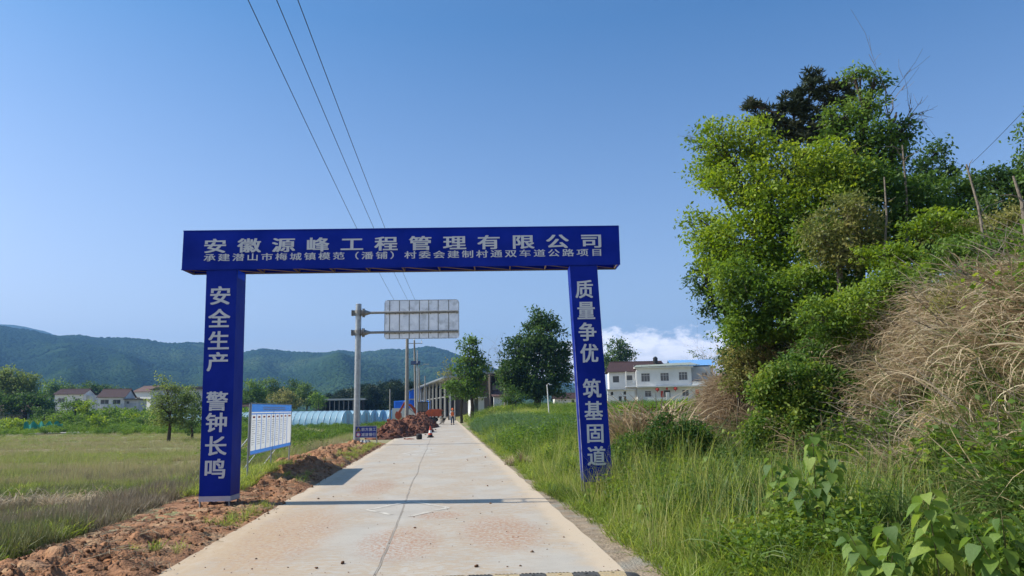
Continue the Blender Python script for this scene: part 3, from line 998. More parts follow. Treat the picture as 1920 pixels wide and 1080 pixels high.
inst('dry_bank_reeds', x[k], y[k], P_dry, 0.55, 1.0, 0.1 + 0.9 * rs.rand(nc_)[ci][k], 47, 'tangled straw-coloured reeds drooping over the bank on the right', 'dry reeds', rz=down[k], tiltamt=0.2, smul=sm[k])
k = (dryness <= 0.38) & ~bare
inst('bank_grass', x[k], y[k], P_long, 0.5, 0.95, 0.85 * rs.rand(nc_)[ci][k], 48, 'long green grass hanging down the lower bank on the right', 'grass', rz=down[k], tiltamt=0.3, smul=sm[k])
k = (rs.rand(len(ci)) < 0.22) & ~bare
inst('mixed_bank_grass', x[k] + 0.1, y[k], P_long, 0.6, 1.1, 0.45 + 0.5 * rs.rand(k.sum()), 49, 'half-dried arching grass among the straw on the bank', 'grass', rz=down[k], tiltamt=0.35)
n = 4200
y = 6.5 + 19 * rs.rand(n); x = bank_foot(y) - 0.3 + 4.5 * rs.rand(n)
k = fbm(x * 0.7, y * 0.7, 111) > 0.53
inst('bank_weeds', x[k], y[k], P_weed_b, 0.6, 1.5, rs.rand(k.sum()), 53, 'leafy vines and weeds growing through the reeds of the bank', 'weeds')
x = rs.uniform(3.6, 7.6, 3400); y = rs.uniform(6.3, 13, 3400)
k = x < 0.78 * y + 0.6
inst('ground_cover', x[k], y[k], P_grass, 0.35, 0.8, 0.55 + 0.4 * rs.rand(k.sum()), 56, 'bright yellow-green low ground cover at the foot of the bank', 'grass')
# pale seed stalks standing above the roadside grass
x, y = fan(1100, 7.5, 40, lambda y: rr(y, 0.45), lambda y: rr(y, 3.2 + 0.05 * y), rs, 0.9)
k = fbm(x * 0.6, y * 0.5, 112) > 0.42
inst('seed_stalks', x[k], y[k], P_stalk, 0.6, 1.15, 0.7 + 0.35 * rs.rand(k.sum()), 54, 'pale straw-coloured seed stalks standing above the roadside grass', 'grass')
# bare broken twigs caught in the reeds
P_twig = []
for s in range(3):
    r_ = np.random.RandomState(330 + s); mb = MB()
    for k_ in range(4):
        a = r_.uniform(0, 6.28); l = r_.uniform(0.5, 1.3); b_ = r_.uniform(0.2, 1.0)
        p0 = np.array([0, 0, 0.1]); p1 = p0 + l * np.array([math.cos(a) * math.cos(b_), math.sin(a) * math.cos(b_), math.sin(b_)])
        mb.tube([p0, (p0 + p1) / 2 + r_.normal(0, 0.05, 3), p1], [0.009, 0.007, 0.003], 3)
        mb.tube([(p0 + p1) / 2, p1 + r_.normal(0, 0.2, 3)], [0.005, 0.002], 3)
    me = bpy.data.meshes.new('twig'); me.from_pydata(mb.v, [], mb.f); me.materials.append(M['bark_pale'])
    P_twig.append(proto('twig', me))
n = 260
y = 7 + 15 * rs.rand(n); x = bank_foot(y) + 0.2 + 4 * rs.rand(n)
inst('broken_twigs', x, y, P_twig, 0.7, 1.3, rs.rand(n), 55, 'bare broken twigs sticking out of the reeds on the bank', 'twigs', zoff=0.3)
# long arching grass among the verge growth
x, y = fan(900, 6.5, 22, lambda y: rr(y, 1.1), lambda y: np.minimum(bank_foot(y) + 0.5, 0.8 * y + 2), rs, 0.9)
k = fbm(x * 0.8, y * 0.8, 121) > 0.45
inst('arching_grass', x[k], y[k], P_long, 0.35, 0.75, 0.55 * rs.rand(k.sum()), 57, 'long arching grass blades standing out of the verge on the right', 'grass', tiltamt=0.3)
# bare earth showing through the bank
def patch(name, cx_, cy_, rx_, ry_, seed, label):
    u = np.linspace(-1, 1, 34); U, Vv = np.meshgrid(u, u)
    X = cx_ + U * rx_; Y = cy_ + Vv * ry_
    Z = ground_z(X, Y) + 0.10 * np.clip(1.0 - U ** 2 - Vv ** 2 + 0.7 * (fbm(X * 3, Y * 3, seed) - 0.5), -0.6, 1) + 0.05 * (fbm(X * 9, Y * 9, seed + 1) - 0.5)
    ii = np.arange(X.size).reshape(X.shape)
    q = np.stack([ii[:-1, :-1].ravel(), ii[:-1, 1:].ravel(), ii[1:, 1:].ravel(), ii[1:, :-1].ravel()], 1)
    tag(link(name, np_mesh(name, np.stack([X, Y, Z], -1).reshape(-1, 3), q, True, pmat('ochre_earth', (0.42, 0.27, 0.14), (0.31, 0.19, 0.10), 5, 0.95, 0.9, 22, bdist=0.03))), label, 'earth', kind='stuff')


patch('bare_earth', 7.0, 12.15, 1.15, 1.15, 71, 'patch of bare ochre earth showing at the foot of the bank')
patch('bare_earth', 3.45, 13.3, 0.9, 0.45, 72, 'ochre earth dug up around the foot of the right arch pillar')
# dry thicket at the far foot of the bank
n = 1700
x = rs.normal(7.75, 0.42, n); y = rs.normal(19.6, 0.7, n)
inst('dry_thicket', x, y, P_dry, 0.35, 0.75, 0.02 + 0.45 * rs.rand(n), 50, 'brown dead creeper and reeds heaped behind the dark green bush', 'dry thicket', rz=math.pi + rs.normal(0, 1.2, n), tiltamt=0.3,
     zf=lambda x, y: ground_z(x, y) + 1.9 * np.random.RandomState(5).rand(len(x)) * np.exp(-((x - 7.9) / 0.8) ** 4))

# ------------------------------------------------------------------ lettering
def glyphs(text, size_w, size_h, bold=0.018, depth=0.0015):
    """mesh of one line of print: list of (verts, faces, advance)"""
    out = []
    for ch in text:
        c = bpy.data.curves.new('print', 'FONT')
        c.body = ch; c.offset = bold; c.resolution_u = 3
        o = bpy.data.objects.new('print', c)
        COL.objects.link(o)
        me = bpy.data.meshes.new_from_object(o.evaluated_get(bpy.context.evaluated_depsgraph_get()))
        vs = [tuple(v.co) for v in me.vertices]; fs = [tuple(p.vertices) for p in me.polygons]
        bpy.data.objects.remove(o); bpy.data.curves.remove(c); bpy.data.meshes.remove(me)
        out.append((vs, fs))
    return out


_gc = {}


def char_mesh(ch, bold):
    if (ch, bold) not in _gc:
        _gc[(ch, bold)] = glyphs(ch, 1, 1, 0.0)[0]
    return _gc[(ch, bold)]


def print_line(name, text, centres, w, h, y, mat, parent, bold=0.018, shear=None, lift=0.0):
    """place characters with their em box w x h centred on (x, z) points in the plane y"""
    for ch, (cx, cz) in zip(text, centres):
        if ch == ' ': continue
        vs, fs = char_mesh(ch, bold)
        # three passes, each nudged sideways and a hair proud of the last, give the heavy strokes
        mb = MB()
        for q, (ox, oz) in enumerate(((-bold, bold * 0.6), (bold, -bold * 0.6), (-bold, -bold * 0.6), (bold, bold * 0.6), (0, 0))):
            mb.add([(cx + (vx - 0.5 + ox) * w, y - lift - 0.0004 * q, cz + (vy - 0.38 + oz) * h) for vx, vy, vz in vs], fs)
        mb.build(name, mat, parent)


# ------------------------------------------------------------------ blue banner arch over the road
def banner_mat(name, c):
    m = pmat(name, tuple(v * 0.85 for v in c), (c[0] + 0.012, c[1] * 1.8, c[2] * 1.3), 0.9, 0.5, 0.6, 2.2, spec=0.14, bdist=0.02)
    t = m.node_tree; N, L = t.nodes, t.links
    b = N['Principled BSDF']
    tr = N.new('ShaderNodeBsdfTranslucent'); tr.inputs[0].default_value = (c[0] * 0.9, c[1] * 1.2, c[2] * 1.2, 1)
    ms = N.new('ShaderNodeMixShader'); ms.inputs[0].default_value = 0.3
    L.new(b.outputs[0], ms.inputs[1]); L.new(tr.outputs[0], ms.inputs[2]); L.new(ms.outputs[0], N['Material Output'].inputs[0])
    return m


M['banner'] = banner_mat('blue_banner', (0.001, 0.022, 0.34))
M['banner_hem'] = pmat('banner_hem', (0.5, 0.5, 0.58), (0.42, 0.42, 0.5), 4, 0.6)
A0 = at(372, 940, 13.45); A0[2] = -0.08
ARZ = rad(-4.2)
arch = empty('banner_arch', A0, ARZ, 'tall blue banner arch with white Chinese characters spanning the concrete road', 'banner arch')
_ax = Vector((math.cos(ARZ), math.sin(ARZ))); _ay = Vector((-math.sin(ARZ), math.cos(ARZ)))


def arch_local(p):
    d = Vector((p[0] - A0[0], p[1] - A0[1]))
    return d.dot(_ax), d.dot(_ay), p[2] - A0[2]


def on_arch(px, py, y=0.0):
    """where the sight line meets the arch's front plane (local y)"""
    r = ray(px, py); n = np.array([_ay.x, _ay.y, 0])
    o = np.array([A0[0], A0[1], 0]) + n * y
    t = ((o - _EYE) @ n) / (r @ n)
    return arch_local(_EYE + r * t)


x0a, _, zt0 = on_arch(345, 433); _, _, zb0 = on_arch(343, 508)
x1a, _, zt1 = on_arch(1159, 424); _, _, zb1 = on_arch(1160, 494)
ZT, ZB = (zt0 + zt1) / 2, (zb0 + zb1) / 2
BD = 0.52                      # depth of beam and pillars
print('arch', x0a, x1a, zt0, zt1, zb0, zb1)
# beam: front, back, two ends and lid are stretched banner sheets on a box frame
NP = 10
for k in range(NP):
    xa = x0a + (x1a - x0a) * k / NP; xb = x0a + (x1a - x0a) * (k + 1) / NP
    rsb = np.random.RandomState(k)
    nxp, nzp = 7, 5
    V = []
    for i in range(nzp):
        for j in range(nxp):
            u, v = j / (nxp - 1), i / (nzp - 1)
            bulge = 0.006 * math.sin(u * math.pi) * math.sin(v * math.pi) * rsb.uniform(0.4, 1.6)
            V.append((xa + (xb - xa + 0.012) * u, -0.004 - 0.0015 * (k % 2) + bulge, ZB + (ZT - ZB) * v))
    F_ = [(i * nxp + j, i * nxp + j + 1, (i + 1) * nxp + j + 1, (i + 1) * nxp + j) for i in range(nzp - 1) for j in range(nxp - 1)]
    link('banner_panel', np_mesh('banner_panel', np.array(V), np.array(F_), True, M['banner']), arch)
mb = MB(); mb.box(x0a, x1a, BD, BD + 0.004, ZB, ZT); mb.build('back_banner', M['banner'], arch)
for xe in (x0a - 0.006, x1a + 0.002):
    mb = MB(); mb.box(xe, xe + 0.004, 0.0, BD, ZB, ZT); mb.build('end_banner', M['banner'], arch)
mb = MB()
fr = 0.02
for y_ in (0.012, BD - 0.03):
    for z_ in (ZB + 0.002, ZB + 0.35, ZT - 0.024):
        mb.box(x0a + 0.01, x1a - 0.01, y_, y_ + fr, z_, z_ + fr)
for k in range(13):
    xk = x0a + 0.012 + (x1a - x0a - 0.05) * k / 12
    mb.box(xk, xk + fr, 0.034, BD - 0.032, ZB + 0.003, ZB + 0.023)
    mb.box(xk, xk + fr, 0.034, 0.054, ZB + 0.024, ZT - 0.025)
    mb.box(xk, xk + fr, BD - 0.052, BD - 0.032, ZB + 0.024, ZT - 0.025)
    if k < 12:
        xn = x0a + 0.012 + (x1a - x0a - 0.05) * (k + 1) / 12
        a_, b_ = (ZB + 0.05, ZT - 0.05) if k % 2 else (ZT - 0.05, ZB + 0.05)
        mb.tube([(xk + 0.01, 0.062, a_), (xn + 0.01, 0.062, b_)], 0.012, 4)
        mb.tube([(xk + 0.01, 0.05, ZB + 0.012), (xn + 0.01, BD - 0.05, ZB + 0.012)], 0.008, 4)
mb.build('beam_frame', M['rust_steel'], arch)
# thin dark frame edge along the top and bottom of the front
for za_, zb2_ in ((ZT - 0.012, ZT + 0.008), (ZB - 0.006, ZB + 0.012)):
    mb = MB(); mb.box(x0a - 0.008, x1a + 0.008, -0.012, -0.0045, za_, zb2_); mb.build('edge_strip', M['banner'], arch)


def pillar(px_lt, px_rt, py_t, px_lb, px_rb, py_b, hem, legs, bright_side=1):
    """prism that may lean, from the pixel corners of its front face"""
    xl, _, _ = on_arch(px_lt, py_t); xr, _, _ = on_arch(px_rt, py_t)
    xlb, _, zb = on_arch(px_lb, py_b); xrb, _, _ = on_arch(px_rb, py_b)
    p = empty_child('pillar', arch)
    y0, y1 = 0.012, BD - 0.03
    def ring(t):
        l = xlb + (xl - xlb) * t; r = xrb + (xr - xrb) * t
        return l, r, zb + (ZB - 0.002 - zb) * t
    z_h = hem / (ZB - zb)
    def side(nm, t0, t1, mat, grow=0.0, n=14):
        V = []; F_ = []
        for i in range(n + 1):
            t = t0 + (t1 - t0) * i / n
            l, r, z = ring(t)
            w = 0.004 * math.sin(i * 1.7) * (0 < i < n)
            V += [(l - grow, y0 - grow, z), ((l + r) / 2, y0 - grow + w, z), (r + grow, y0 - grow, z), (r + grow + w, (y0 + y1) / 2, z), (r + grow, y1 + grow, z), ((l + r) / 2, y1 + grow, z), (l - grow, y1 + grow, z), (l - grow - w, (y0 + y1) / 2, z)]
        for i in range(n):
            for k in range(8):
                F_.append((i * 8 + k, i * 8 + (k + 1) % 8, (i + 1) * 8 + (k + 1) % 8, (i + 1) * 8 + k))
        return link(nm, np_mesh(nm, np.array(V), np.array(F_), False, mat), p)
    side('banner_sleeve', z_h, 1.0, M['banner'])
    if hem: side('white_hem', 0.0, z_h - 0.0005, M['banner_hem'], 0.003, 3)
    l, r, z = ring(0)
    mb = MB()
    for (lx_, ly_) in ((l + 0.02, y0 + 0.02), (r - 0.02, y0 + 0.02), (l + 0.02, y1 - 0.02), (r - 0.02, y1 - 0.02)):
        t1x = lx_ + (xl - xlb)
        mb.tube([(lx_, ly_, legs), (t1x, ly_, ZB)], 0.017, 6)
    for q in range(1, 8):
        l2, r2, z2 = ring(q / 8)
        mb.box(l2 + 0.02, r2 - 0.02, y0 + 0.03, y0 + 0.05, z2, z2 + 0.02); mb.box(l2 + 0.02, r2 - 0.02, y1 - 0.05, y1 - 0.03, z2, z2 + 0.02)
    mb.build('steel_legs', M['steel_dull'], p)
    return p


def empty_child(name, parent):
    o = bpy.data.objects.new(name, None); COL.objects.link(o); o.parent = parent
    return o


pl = pillar(386.5, 444, 512, 372, 431, 941, 0.09, -0.12)
pr = pillar(1068.5, 1119.5, 500, 1095, 1149.5, 904, 0.0, -0.1)
WP = M['white_print']


def chars_at(name, text, pix, wpx, hpx, parent, bold, y=-0.016):
    cs = []; W_ = []
    for (px, py) in pix:
        x, _, z = on_arch(px, py, y); cs.append((x, z))
    xa_, _, za_ = on_arch(pix[0][0] - wpx / 2, pix[0][1] - hpx / 2, y); xb_, _, zb_ = on_arch(pix[0][0] + wpx / 2, pix[0][1] + hpx / 2, y)
    return print_line(name, text, cs, (xb_ - xa_), (za_ - zb_), y, WP, parent, bold)


big = '安徽源峰工程管理有限公司'
pix = [(403.3 + (1109 - 403.3) * k / 11, 461 + (451.5 - 461) * k / 11) for k in range(12)]
chars_at('character', big, pix, 43.5, 27.5, arch, 0.024)
small = '承建潜山市梅城镇模范（潘铺）村委会建制村通双车道公路项目'
n_ = len(small)
xs_ = np.linspace(393, 1119, n_)
pix = [(x, 483.0 + (473.0 - 483.0) * (x - 393) / 726) for x in xs_]
chars_at('character', small, pix, 22.5, 14.5, arch, 0.016)
lp = [(413, 554), (411, 597), (410, 638.5), (408.5, 678), (407, 752), (406, 792), (404.5, 836), (403, 879)]
chars_at('character', '安全生产警钟长鸣', lp, 39.5, 36, pl, 0.024, -0.004)
rp = [(1095.5, 542), (1099, 582), (1101.5, 622), (1105, 662), (1110, 728), (1113, 770), (1116, 812), (1118.5, 855)]
chars_at('character', '质量争优筑基固道', rp, 35.5, 35.5, pr, 0.024, -0.004)

# ------------------------------------------------------------------ notice board beside the left pillar
n0 = at(466, 900, 16.9); n1 = at(543, 880, 21.6)
NB0 = (n0[0], n0[1], -0.05)
nrz = math.atan2(n1[1] - n0[1], n1[0] - n0[0])
nl_ = math.hypot(n1[0] - n0[0], n1[1] - n0[1])
board = empty('notice_board', NB0, nrz, 'white project notice board with blue border on thin steel legs', 'notice board')
zt_ = at(466, 757, 16.9)[2] - NB0[2]; zb_ = at(466, 853, 16.9)[2] - NB0[2]
print('board', nl_, zt_, zb_)
mb_blue = pmat('board_blue', (0.03, 0.12, 0.42), (0.04, 0.14, 0.46), 3, 0.45)
mb_white = pmat('board_white', (0.62, 0.64, 0.68), (0.56, 0.58, 0.62), 2, 0.4)
mb_ink = pmat('board_ink', (0.08, 0.08, 0.1), None, rough=0.6)
mb_red = pmat('board_red_ink', (0.5, 0.06, 0.05), None, rough=0.6)
H_ = zt_ - zb_
def sheer(m, c):
    t = m.node_tree; tr = t.nodes.new('ShaderNodeBsdfTranslucent'); tr.inputs[0].default_value = (*c, 1)
    ms = t.nodes.new('ShaderNodeMixShader'); ms.inputs[0].default_value = 0.32
    t.links.new(t.nodes['Principled BSDF'].outputs[0], ms.inputs[1]); t.links.new(tr.outputs[0], ms.inputs[2]); t.links.new(ms.outputs[0], t.nodes['Material Output'].inputs[0])
sheer(mb_blue, (0.06, 0.25, 0.75)); sheer(mb_white, (0.8, 0.82, 0.85))
for za_, zb3 in ((zt_ - 0.165 * H_, zt_), (zt_ - 0.215 * H_, zt_ - 0.19 * H_), (zb_, zb_ + 0.07 * H_)):
    mb = MB(); mb.add([(0, 0, za_), (nl_, 0, za_), (nl_, 0, zb3), (0, 0, zb3)], [(0, 1, 2, 3)]); mb.build('border', mb_blue, board)
mb = MB()
for (a, b, c, d) in ((-0.02, nl_ + 0.02, zt_ + 0.001, zt_ + 0.021), (-0.02, nl_ + 0.02, zb_ - 0.021, zb_ - 0.001)):
    mb.box(a, b, -0.012, 0.012, c, d)
mb.box(-0.022, -0.001, -0.012, 0.012, zb_, zt_); mb.box(nl_ + 0.001, nl_ + 0.022, -0.012, 0.012, zb_, zt_)
mb.build('frame', M['steel'], board)
H_ = zt_ - zb_
# white sheets with narrow blue gaps, a light line under the header
mb = MB(); mb.add([(0, 0, zt_ - 0.19 * H_), (nl_, 0, zt_ - 0.19 * H_), (nl_, 0, zt_ - 0.165 * H_), (0, 0, zt_ - 0.165 * H_)], [(0, 1, 2, 3)]); mb.build('header_rule', mb_white, board)
ncol = 9
cw = (nl_ - 0.1) / ncol
rsn = np.random.RandomState(4)
ink = MB(); red = MB()
for k in range(ncol):
    xa = 0.05 + k * cw; xb = xa + cw - 0.06
    if k == ncol - 1: xb = nl_
    mb = MB(); mb.add([(xa, 0, zb_ + 0.07 * H_), (xb, 0, zb_ + 0.07 * H_), (xb, 0, zt_ - 0.215 * H_), (xa, 0, zt_ - 0.215 * H_)], [(0, 1, 2, 3)]); mb.build('sheet', mb_white, board)
    xp_ = 0.0 if k == 0 else xa - 0.06
    mb = MB(); mb.add([(xp_, 0, zb_ + 0.07 * H_), (xa, 0, zb_ + 0.07 * H_), (xa, 0, zt_ - 0.215 * H_), (xp_, 0, zt_ - 0.215 * H_)], [(0, 1, 2, 3)]); mb.build('divider', mb_blue, board)
    red = MB(); ink = MB(); red.box(xa + 0.12, xb - 0.12, -0.004, -0.002, zt_ - 0.285 * H_, zt_ - 0.25 * H_); red.build('sheet_heading', mb_red, board)
    if k < ncol - 1:
        for r_ in range(12):
            z = zt_ - 0.34 * H_ - r_ * 0.043 * H_
            ink.box(xa + 0.06, xa + 0.06 + (xb - xa - 0.12) * rsn.uniform(0.45, 1), -0.004, -0.002, z - 0.004, z + 0.004)
        ink.build('small_print', mb_ink, board)
for k in range(26):
    xk = 1.3 + k * (nl_ - 2.4) / 26
    ink.box(xk, xk + 0.06, -0.004, -0.002, zt_ - 0.13 * H_, zt_ - 0.055 * H_) if False else None
hd = MB()
for k in range(26):
    xk = 1.15 + k * (nl_ - 2.0) / 26
    hd.box(xk, xk + 0.03, -0.004, -0.002, zt_ - 0.135 * H_, zt_ - 0.05 * H_)
    hd.box(xk + 0.035, xk + 0.075, -0.004, -0.002, zt_ - 0.075 * H_, zt_ - 0.055 * H_); hd.box(xk + 0.035, xk + 0.075, -0.004, -0.002, zt_ - 0.125 * H_, zt_ - 0.105 * H_)
hd.build('header_print', mb_white, board)
for k, xk in enumerate((-0.012, nl_ * 0.5, nl_ + 0.012)):
    mb = MB(); mb.tube([(xk, 0.03, -0.15), (xk, 0.03, zt_)], 0.02, 6); mb.build('leg', M['steel'], board)
    mb = MB(); mb.tube([(xk, 0.05, zb_ + 0.35), (xk, 1.0, -0.15)], 0.014, 6); mb.build('brace', M['steel'], board)

# ------------------------------------------------------------------ gantry direction sign seen from behind
sp = at(668, 836, 36.0)
SG = (sp[0], sp[1], -0.05)
sign = empty('road_sign', SG, rad(-3.5), 'large road sign seen from behind on a tall grey steel post', 'road sign')
def sg(px, py, dy=0.0):
    p = at(px, py, 36.0 + dy); d = Vector((p[0] - SG[0], p[1] - SG[1]))
    return d.x * math.cos(rad(-3.5)) + d.y * math.sin(rad(-3.5)), p[2] - SG[2]
_, ztop = sg(671, 571)
mb = MB(); mb.tube([(0, 0, -0.1), (0.0, 0, ztop)], [0.155, 0.14], 20); mb.tube([(0, 0, ztop), (0, 0, ztop + 0.03)], [0.15, 0.12], 20); mb.build('post', M['steel'], sign, smooth=True)
mb = MB(); mb.box(-0.32, 0.32, -0.32, 0.32, 0.0, 0.035)
for k in range(4):
    a = k * math.pi / 2
    c, s = math.cos(a), math.sin(a)
    mb.add([(0.15 * c - 0.01 * s, 0.15 * s + 0.01 * c, 0.036), (0.3 * c - 0.01 * s, 0.3 * s + 0.01 * c, 0.036), (0.15 * c - 0.01 * s, 0.15 * s + 0.01 * c, 0.4),
            (0.15 * c + 0.01 * s, 0.15 * s - 0.01 * c, 0.036), (0.3 * c + 0.01 * s, 0.3 * s - 0.01 * c, 0.036), (0.15 * c + 0.01 * s, 0.15 * s - 0.01 * c, 0.4)],
           [(0, 1, 2), (5, 4, 3), (0, 3, 4, 1), (1, 4, 5, 2), (2, 5, 3, 0)])
mb.build('base_plate', M['steel'], sign)
xs0, _ = sg(720, 600); xs1, _ = sg(860.5, 600)
_, zs1 = sg(790, 561); _, zs0 = sg(790, 634.5)
_, za1 = sg(790, 585); _, za2 = sg(790, 622)
for za in (za1, za2):
    arm = empty_child('arm', sign)
    mb = MB(); mb.tube([(0.5, 0, za), (xs1 - 0.05, 0, za + 0.03)], [0.062, 0.055], 12); mb.build('tube', M['steel_dull'], arm, smooth=True)
    mb = MB(); mb.tube([(0.16, 0, za), (0.36, 0, za), (0.56, 0, za)], [0.14, 0.13, 0.065], 12); mb.tube([(0.20, 0, za), (0.235, 0, za)], 0.22, 14)
    mb.tube([(0.27, 0, za), (0.30, 0, za)], 0.22, 14); mb.build('flange', M['steel_dull'], arm)
    mb = MB(); mb.tube([(0, 0, za - 0.13), (0, 0, za + 0.13)], 0.175, 18); mb.box(-0.34, -0.16, -0.05, 0.05, za - 0.13, za + 0.13)
    for bz in (-0.09, 0.09): mb.tube([(-0.3, -0.12, za + bz), (-0.3, 0.12, za + bz)], 0.03, 6)
    mb.box(-0.30, -0.285, -0.16, 0.16, za - 0.14, za + 0.14); mb.build('clamp', M['steel_dull'], arm)
malu = pmat('scuffed_aluminium', (0.88, 0.90, 0.93), (0.72, 0.75, 0.80), 2.5, 0.38, 0.12, 12, metal=0.75, c3=(0.58, 0.60, 0.62), s3=3.2)
npan = 8
pw = (xs1 - xs0) / npan
wseq = [0.55, 1.05, 1.05, 1.08, 1.0, 1.02, 1.12, 1.13]
wsum = sum(wseq); xk = xs0
cc = 0.12
for k in range(npan):
    w_ = (xs1 - xs0) * wseq[k] / wsum
    a, b = xk + 0.004, xk + w_ - 0.004
    if k == 0: poly = [(a + cc, zs0), (b, zs0), (b, zs1), (a + cc, zs1), (a + cc * .3, zs1 - cc * .3), (a, zs1 - cc), (a, zs0 + cc), (a + cc * .3, zs0 + cc * .3)]
    elif k == npan - 1: poly = [(a, zs0), (b - cc, zs0), (b - cc * .3, zs0 + cc * .3), (b, zs0 + cc), (b, zs1 - cc), (b - cc * .3, zs1 - cc * .3), (b - cc, zs1), (a, zs1)]
    else: poly = [(a, zs0), (b, zs0), (b, zs1), (a, zs1)]
    mb = MB(); mb.prism(poly, 0.115, 0.119); mb.build('panel', malu, sign)
    if k:
        mb = MB(); mb.box(xk - 0.018, xk + 0.018, 0.085, 0.113, zs0 + 0.03, zs1 - 0.03); mb.build('rib', M['steel_dull'], sign)
    xk += w_
mb = MB()
for z in (zs0 + 0.0, zs1 - 0.03): mb.box(xs0 + cc, xs1 - cc, 0.095, 0.113, z, z + 0.03)
for x in (xs0, xs1 - 0.03): mb.box(x, x + 0.03, 0.095, 0.113, zs0 + cc, zs1 - cc)
mb.build('rim', M['steel'], sign)
for za in (za1, za2):
    for k in range(9):
        x = xs0 + 0.1 + k * (xs1 - xs0 - 0.2) / 8
        mb = MB(); mb.box(x - 0.02, x + 0.02, 0.058, 0.084, za - 0.07, za + 0.07); mb.build('clip', M['steel_dull'], sign)
mb = MB(); mb.box(xs0 + 0.05, xs1 - 0.05, 0.1195, 0.122, zs0 + 0.05, zs1 - 0.05); mb.build('sign_face', pmat('sign_blue', (0.02, 0.1, 0.4), None, rough=0.4), sign)

# ------------------------------------------------------------------ small blue works sign at the foot of the post
ws = on(692, 837, -0.02)
WSY = 34.8
wp = at(688, 836, 35.0)
wsg = empty('works_sign', (wp[0], wp[1], -0.03), rad(-4), 'small blue roadworks sign with white characters standing before the grey post', 'works sign')
def wl_(px, py):
    p = at(px, py, 35.0); return (p[0] - wp[0]) , p[2] + 0.03
xa, zt = wl_(667, 800); xb, zb = wl_(705.5, 819.5)
mb = MB(); mb.box(xa, xb, -0.01, 0.01, zb, zt); mb.build('panel', pmat('works_blue', (0.012, 0.035, 0.26), None, rough=0.45), wsg)
mb = MB()
for x in (xa - 0.015, xb + 0.015): mb.box(x - 0.014, x + 0.014, -0.02, 0.02, -0.02, zt + 0.02)
mb.box(xa, xb, -0.014, 0.014, zt + 0.002, zt + 0.03); mb.box(xa, xb, -0.014, 0.014, zb - 0.03, zb - 0.002)
for x in (xa - 0.015, xb + 0.015): mb.tube([(x, 0.02, zb), (x, 0.5, 0.0)], 0.012, 5); mb.box(x - 0.012, x + 0.012, -0.35, 0.5, -0.02, 0.005)
mb.build('stand', M['steel'], wsg)
sw, sh = (xb - xa), (zt - zb)
for row, txt in enumerate(('前方施工', '减速慢行')):
    cz = zt - sh * (0.27 + 0.48 * row)
    print_line('character', txt, [(xa + sw * (0.36 + 0.18 * k), cz) for k in range(4)], sw * 0.165, sh * 0.34, -0.0125, WP, wsg, 0.02)
mb = MB()
c0, z0 = xa + sw * 0.13, zt - sh * 0.27
mb.add([(c0 - 0.11, -0.0125, z0 - 0.08), (c0 + 0.11, -0.0125, z0 - 0.08), (c0, -0.0125, z0 + 0.11)], [(0, 1, 2)])
mb.build('warning_triangle', pmat('sign_yellow', (0.45, 0.36, 0.08), None, rough=0.5), wsg)
mb = MB(); mb.add([(c0 - 0.06, -0.0145, z0 - 0.055), (c0 + 0.06, -0.0145, z0 - 0.055), (c0, -0.0145, z0 + 0.05)], [(0, 1, 2)]); mb.build('triangle_mark', M['black'], wsg)
z0 = zt - sh * 0.75
def ring_(r0, r1, y, n=20):
    m_ = MB(); vs = []
    for k in range(n):
        a = 2 * math.pi * k / n; vs += [(c0 + r0 * math.cos(a), y, z0 + r0 * math.sin(a)), (c0 + r1 * math.cos(a), y, z0 + r1 * math.sin(a))]
    m_.add(vs, [(2 * k, 2 * k + 1, (2 * k + 3) % (2 * n), (2 * k + 2) % (2 * n)) for k in range(n)]); return m_
ring_(0.075, 0.105, -0.0125).build('round_mark', pmat('sign_red', (0.5, 0.12, 0.1), None, rough=0.5), wsg)
m_ = MB(); m_.tube([(c0, -0.0110, z0), (c0, -0.0120, z0)], 0.07, 16); m_.build('round_field', WP, wsg)
# sandbags
mbag = pmat('woven_bag', (0.50, 0.50, 0.49), (0.34, 0.34, 0.33), 14, 0.85, 0.5, 30)
mbag2 = pmat('grey_bag', (0.20, 0.21, 0.20), (0.13, 0.135, 0.13), 14, 0.85, 0.5, 30)
for k, (px, py, mt, lab) in enumerate(((679, 829, mbag, 'white sandbag weighing down the works sign, nearer the post'), (685.5, 829.5, mbag, 'pale sandbag slumped in the middle under the works sign'), (691, 830.5, mbag2, 'dark grey sandbag at the right foot of the works sign'))):
    p = at(px, py, 34.9)
    V = []; n1, n2 = 12, 8; rsn = np.random.RandomState(k)
    for i in range(n2 + 1):
        th = math.pi * i / n2
        for j in range(n1):
            ph = 2 * math.pi * j / n1; r = 1 + rsn.uniform(-0.16, 0.16)
            V.append((0.10 * r * math.sin(th) * math.cos(ph), 0.13 * r * math.sin(th) * math.sin(ph), 0.15 * math.cos(th) * (1 + 0.25 * math.sin(ph * 2 + k))))
    F_ = np.array([(i * n1 + j, i * n1 + (j + 1) % n1, (i + 1) * n1 + (j + 1) % n1, (i + 1) * n1 + j)[::-1] for i in range(n2) for j in range(n1)])
    o = link('sandbag', np_mesh('sandbag', np.array(V), F_, True, mt)); o.location = (p[0], p[1], 0.12)
    tag(o, lab, 'sandbag', 'sandbags on the works sign')

# ------------------------------------------------------------------ utility poles and wires
def base_at(px, d, z=None):
    p = at(px, 780, d); gz = float(ground_z(p[0], p[1])) if z is None else z
    return np.array([p[0], p[1], gz])


def pole(px, d, py_top, r0, r1, label, px_top=None, cross=None, name='utility_pole', mat=None):
    b = base_at(px, d); tp = at(px_top or px, py_top, d)
    e = empty(name, b, 0, label, 'pole')
    mb = MB(); mb.tube([(0, 0, -0.3), ((tp[0] - b[0]), (tp[1] - b[1]), tp[2] - b[2])], [r0, r1], 14); mb.build('shaft', mat or M['concrete_pole'], e, smooth=True)
    return e, tp


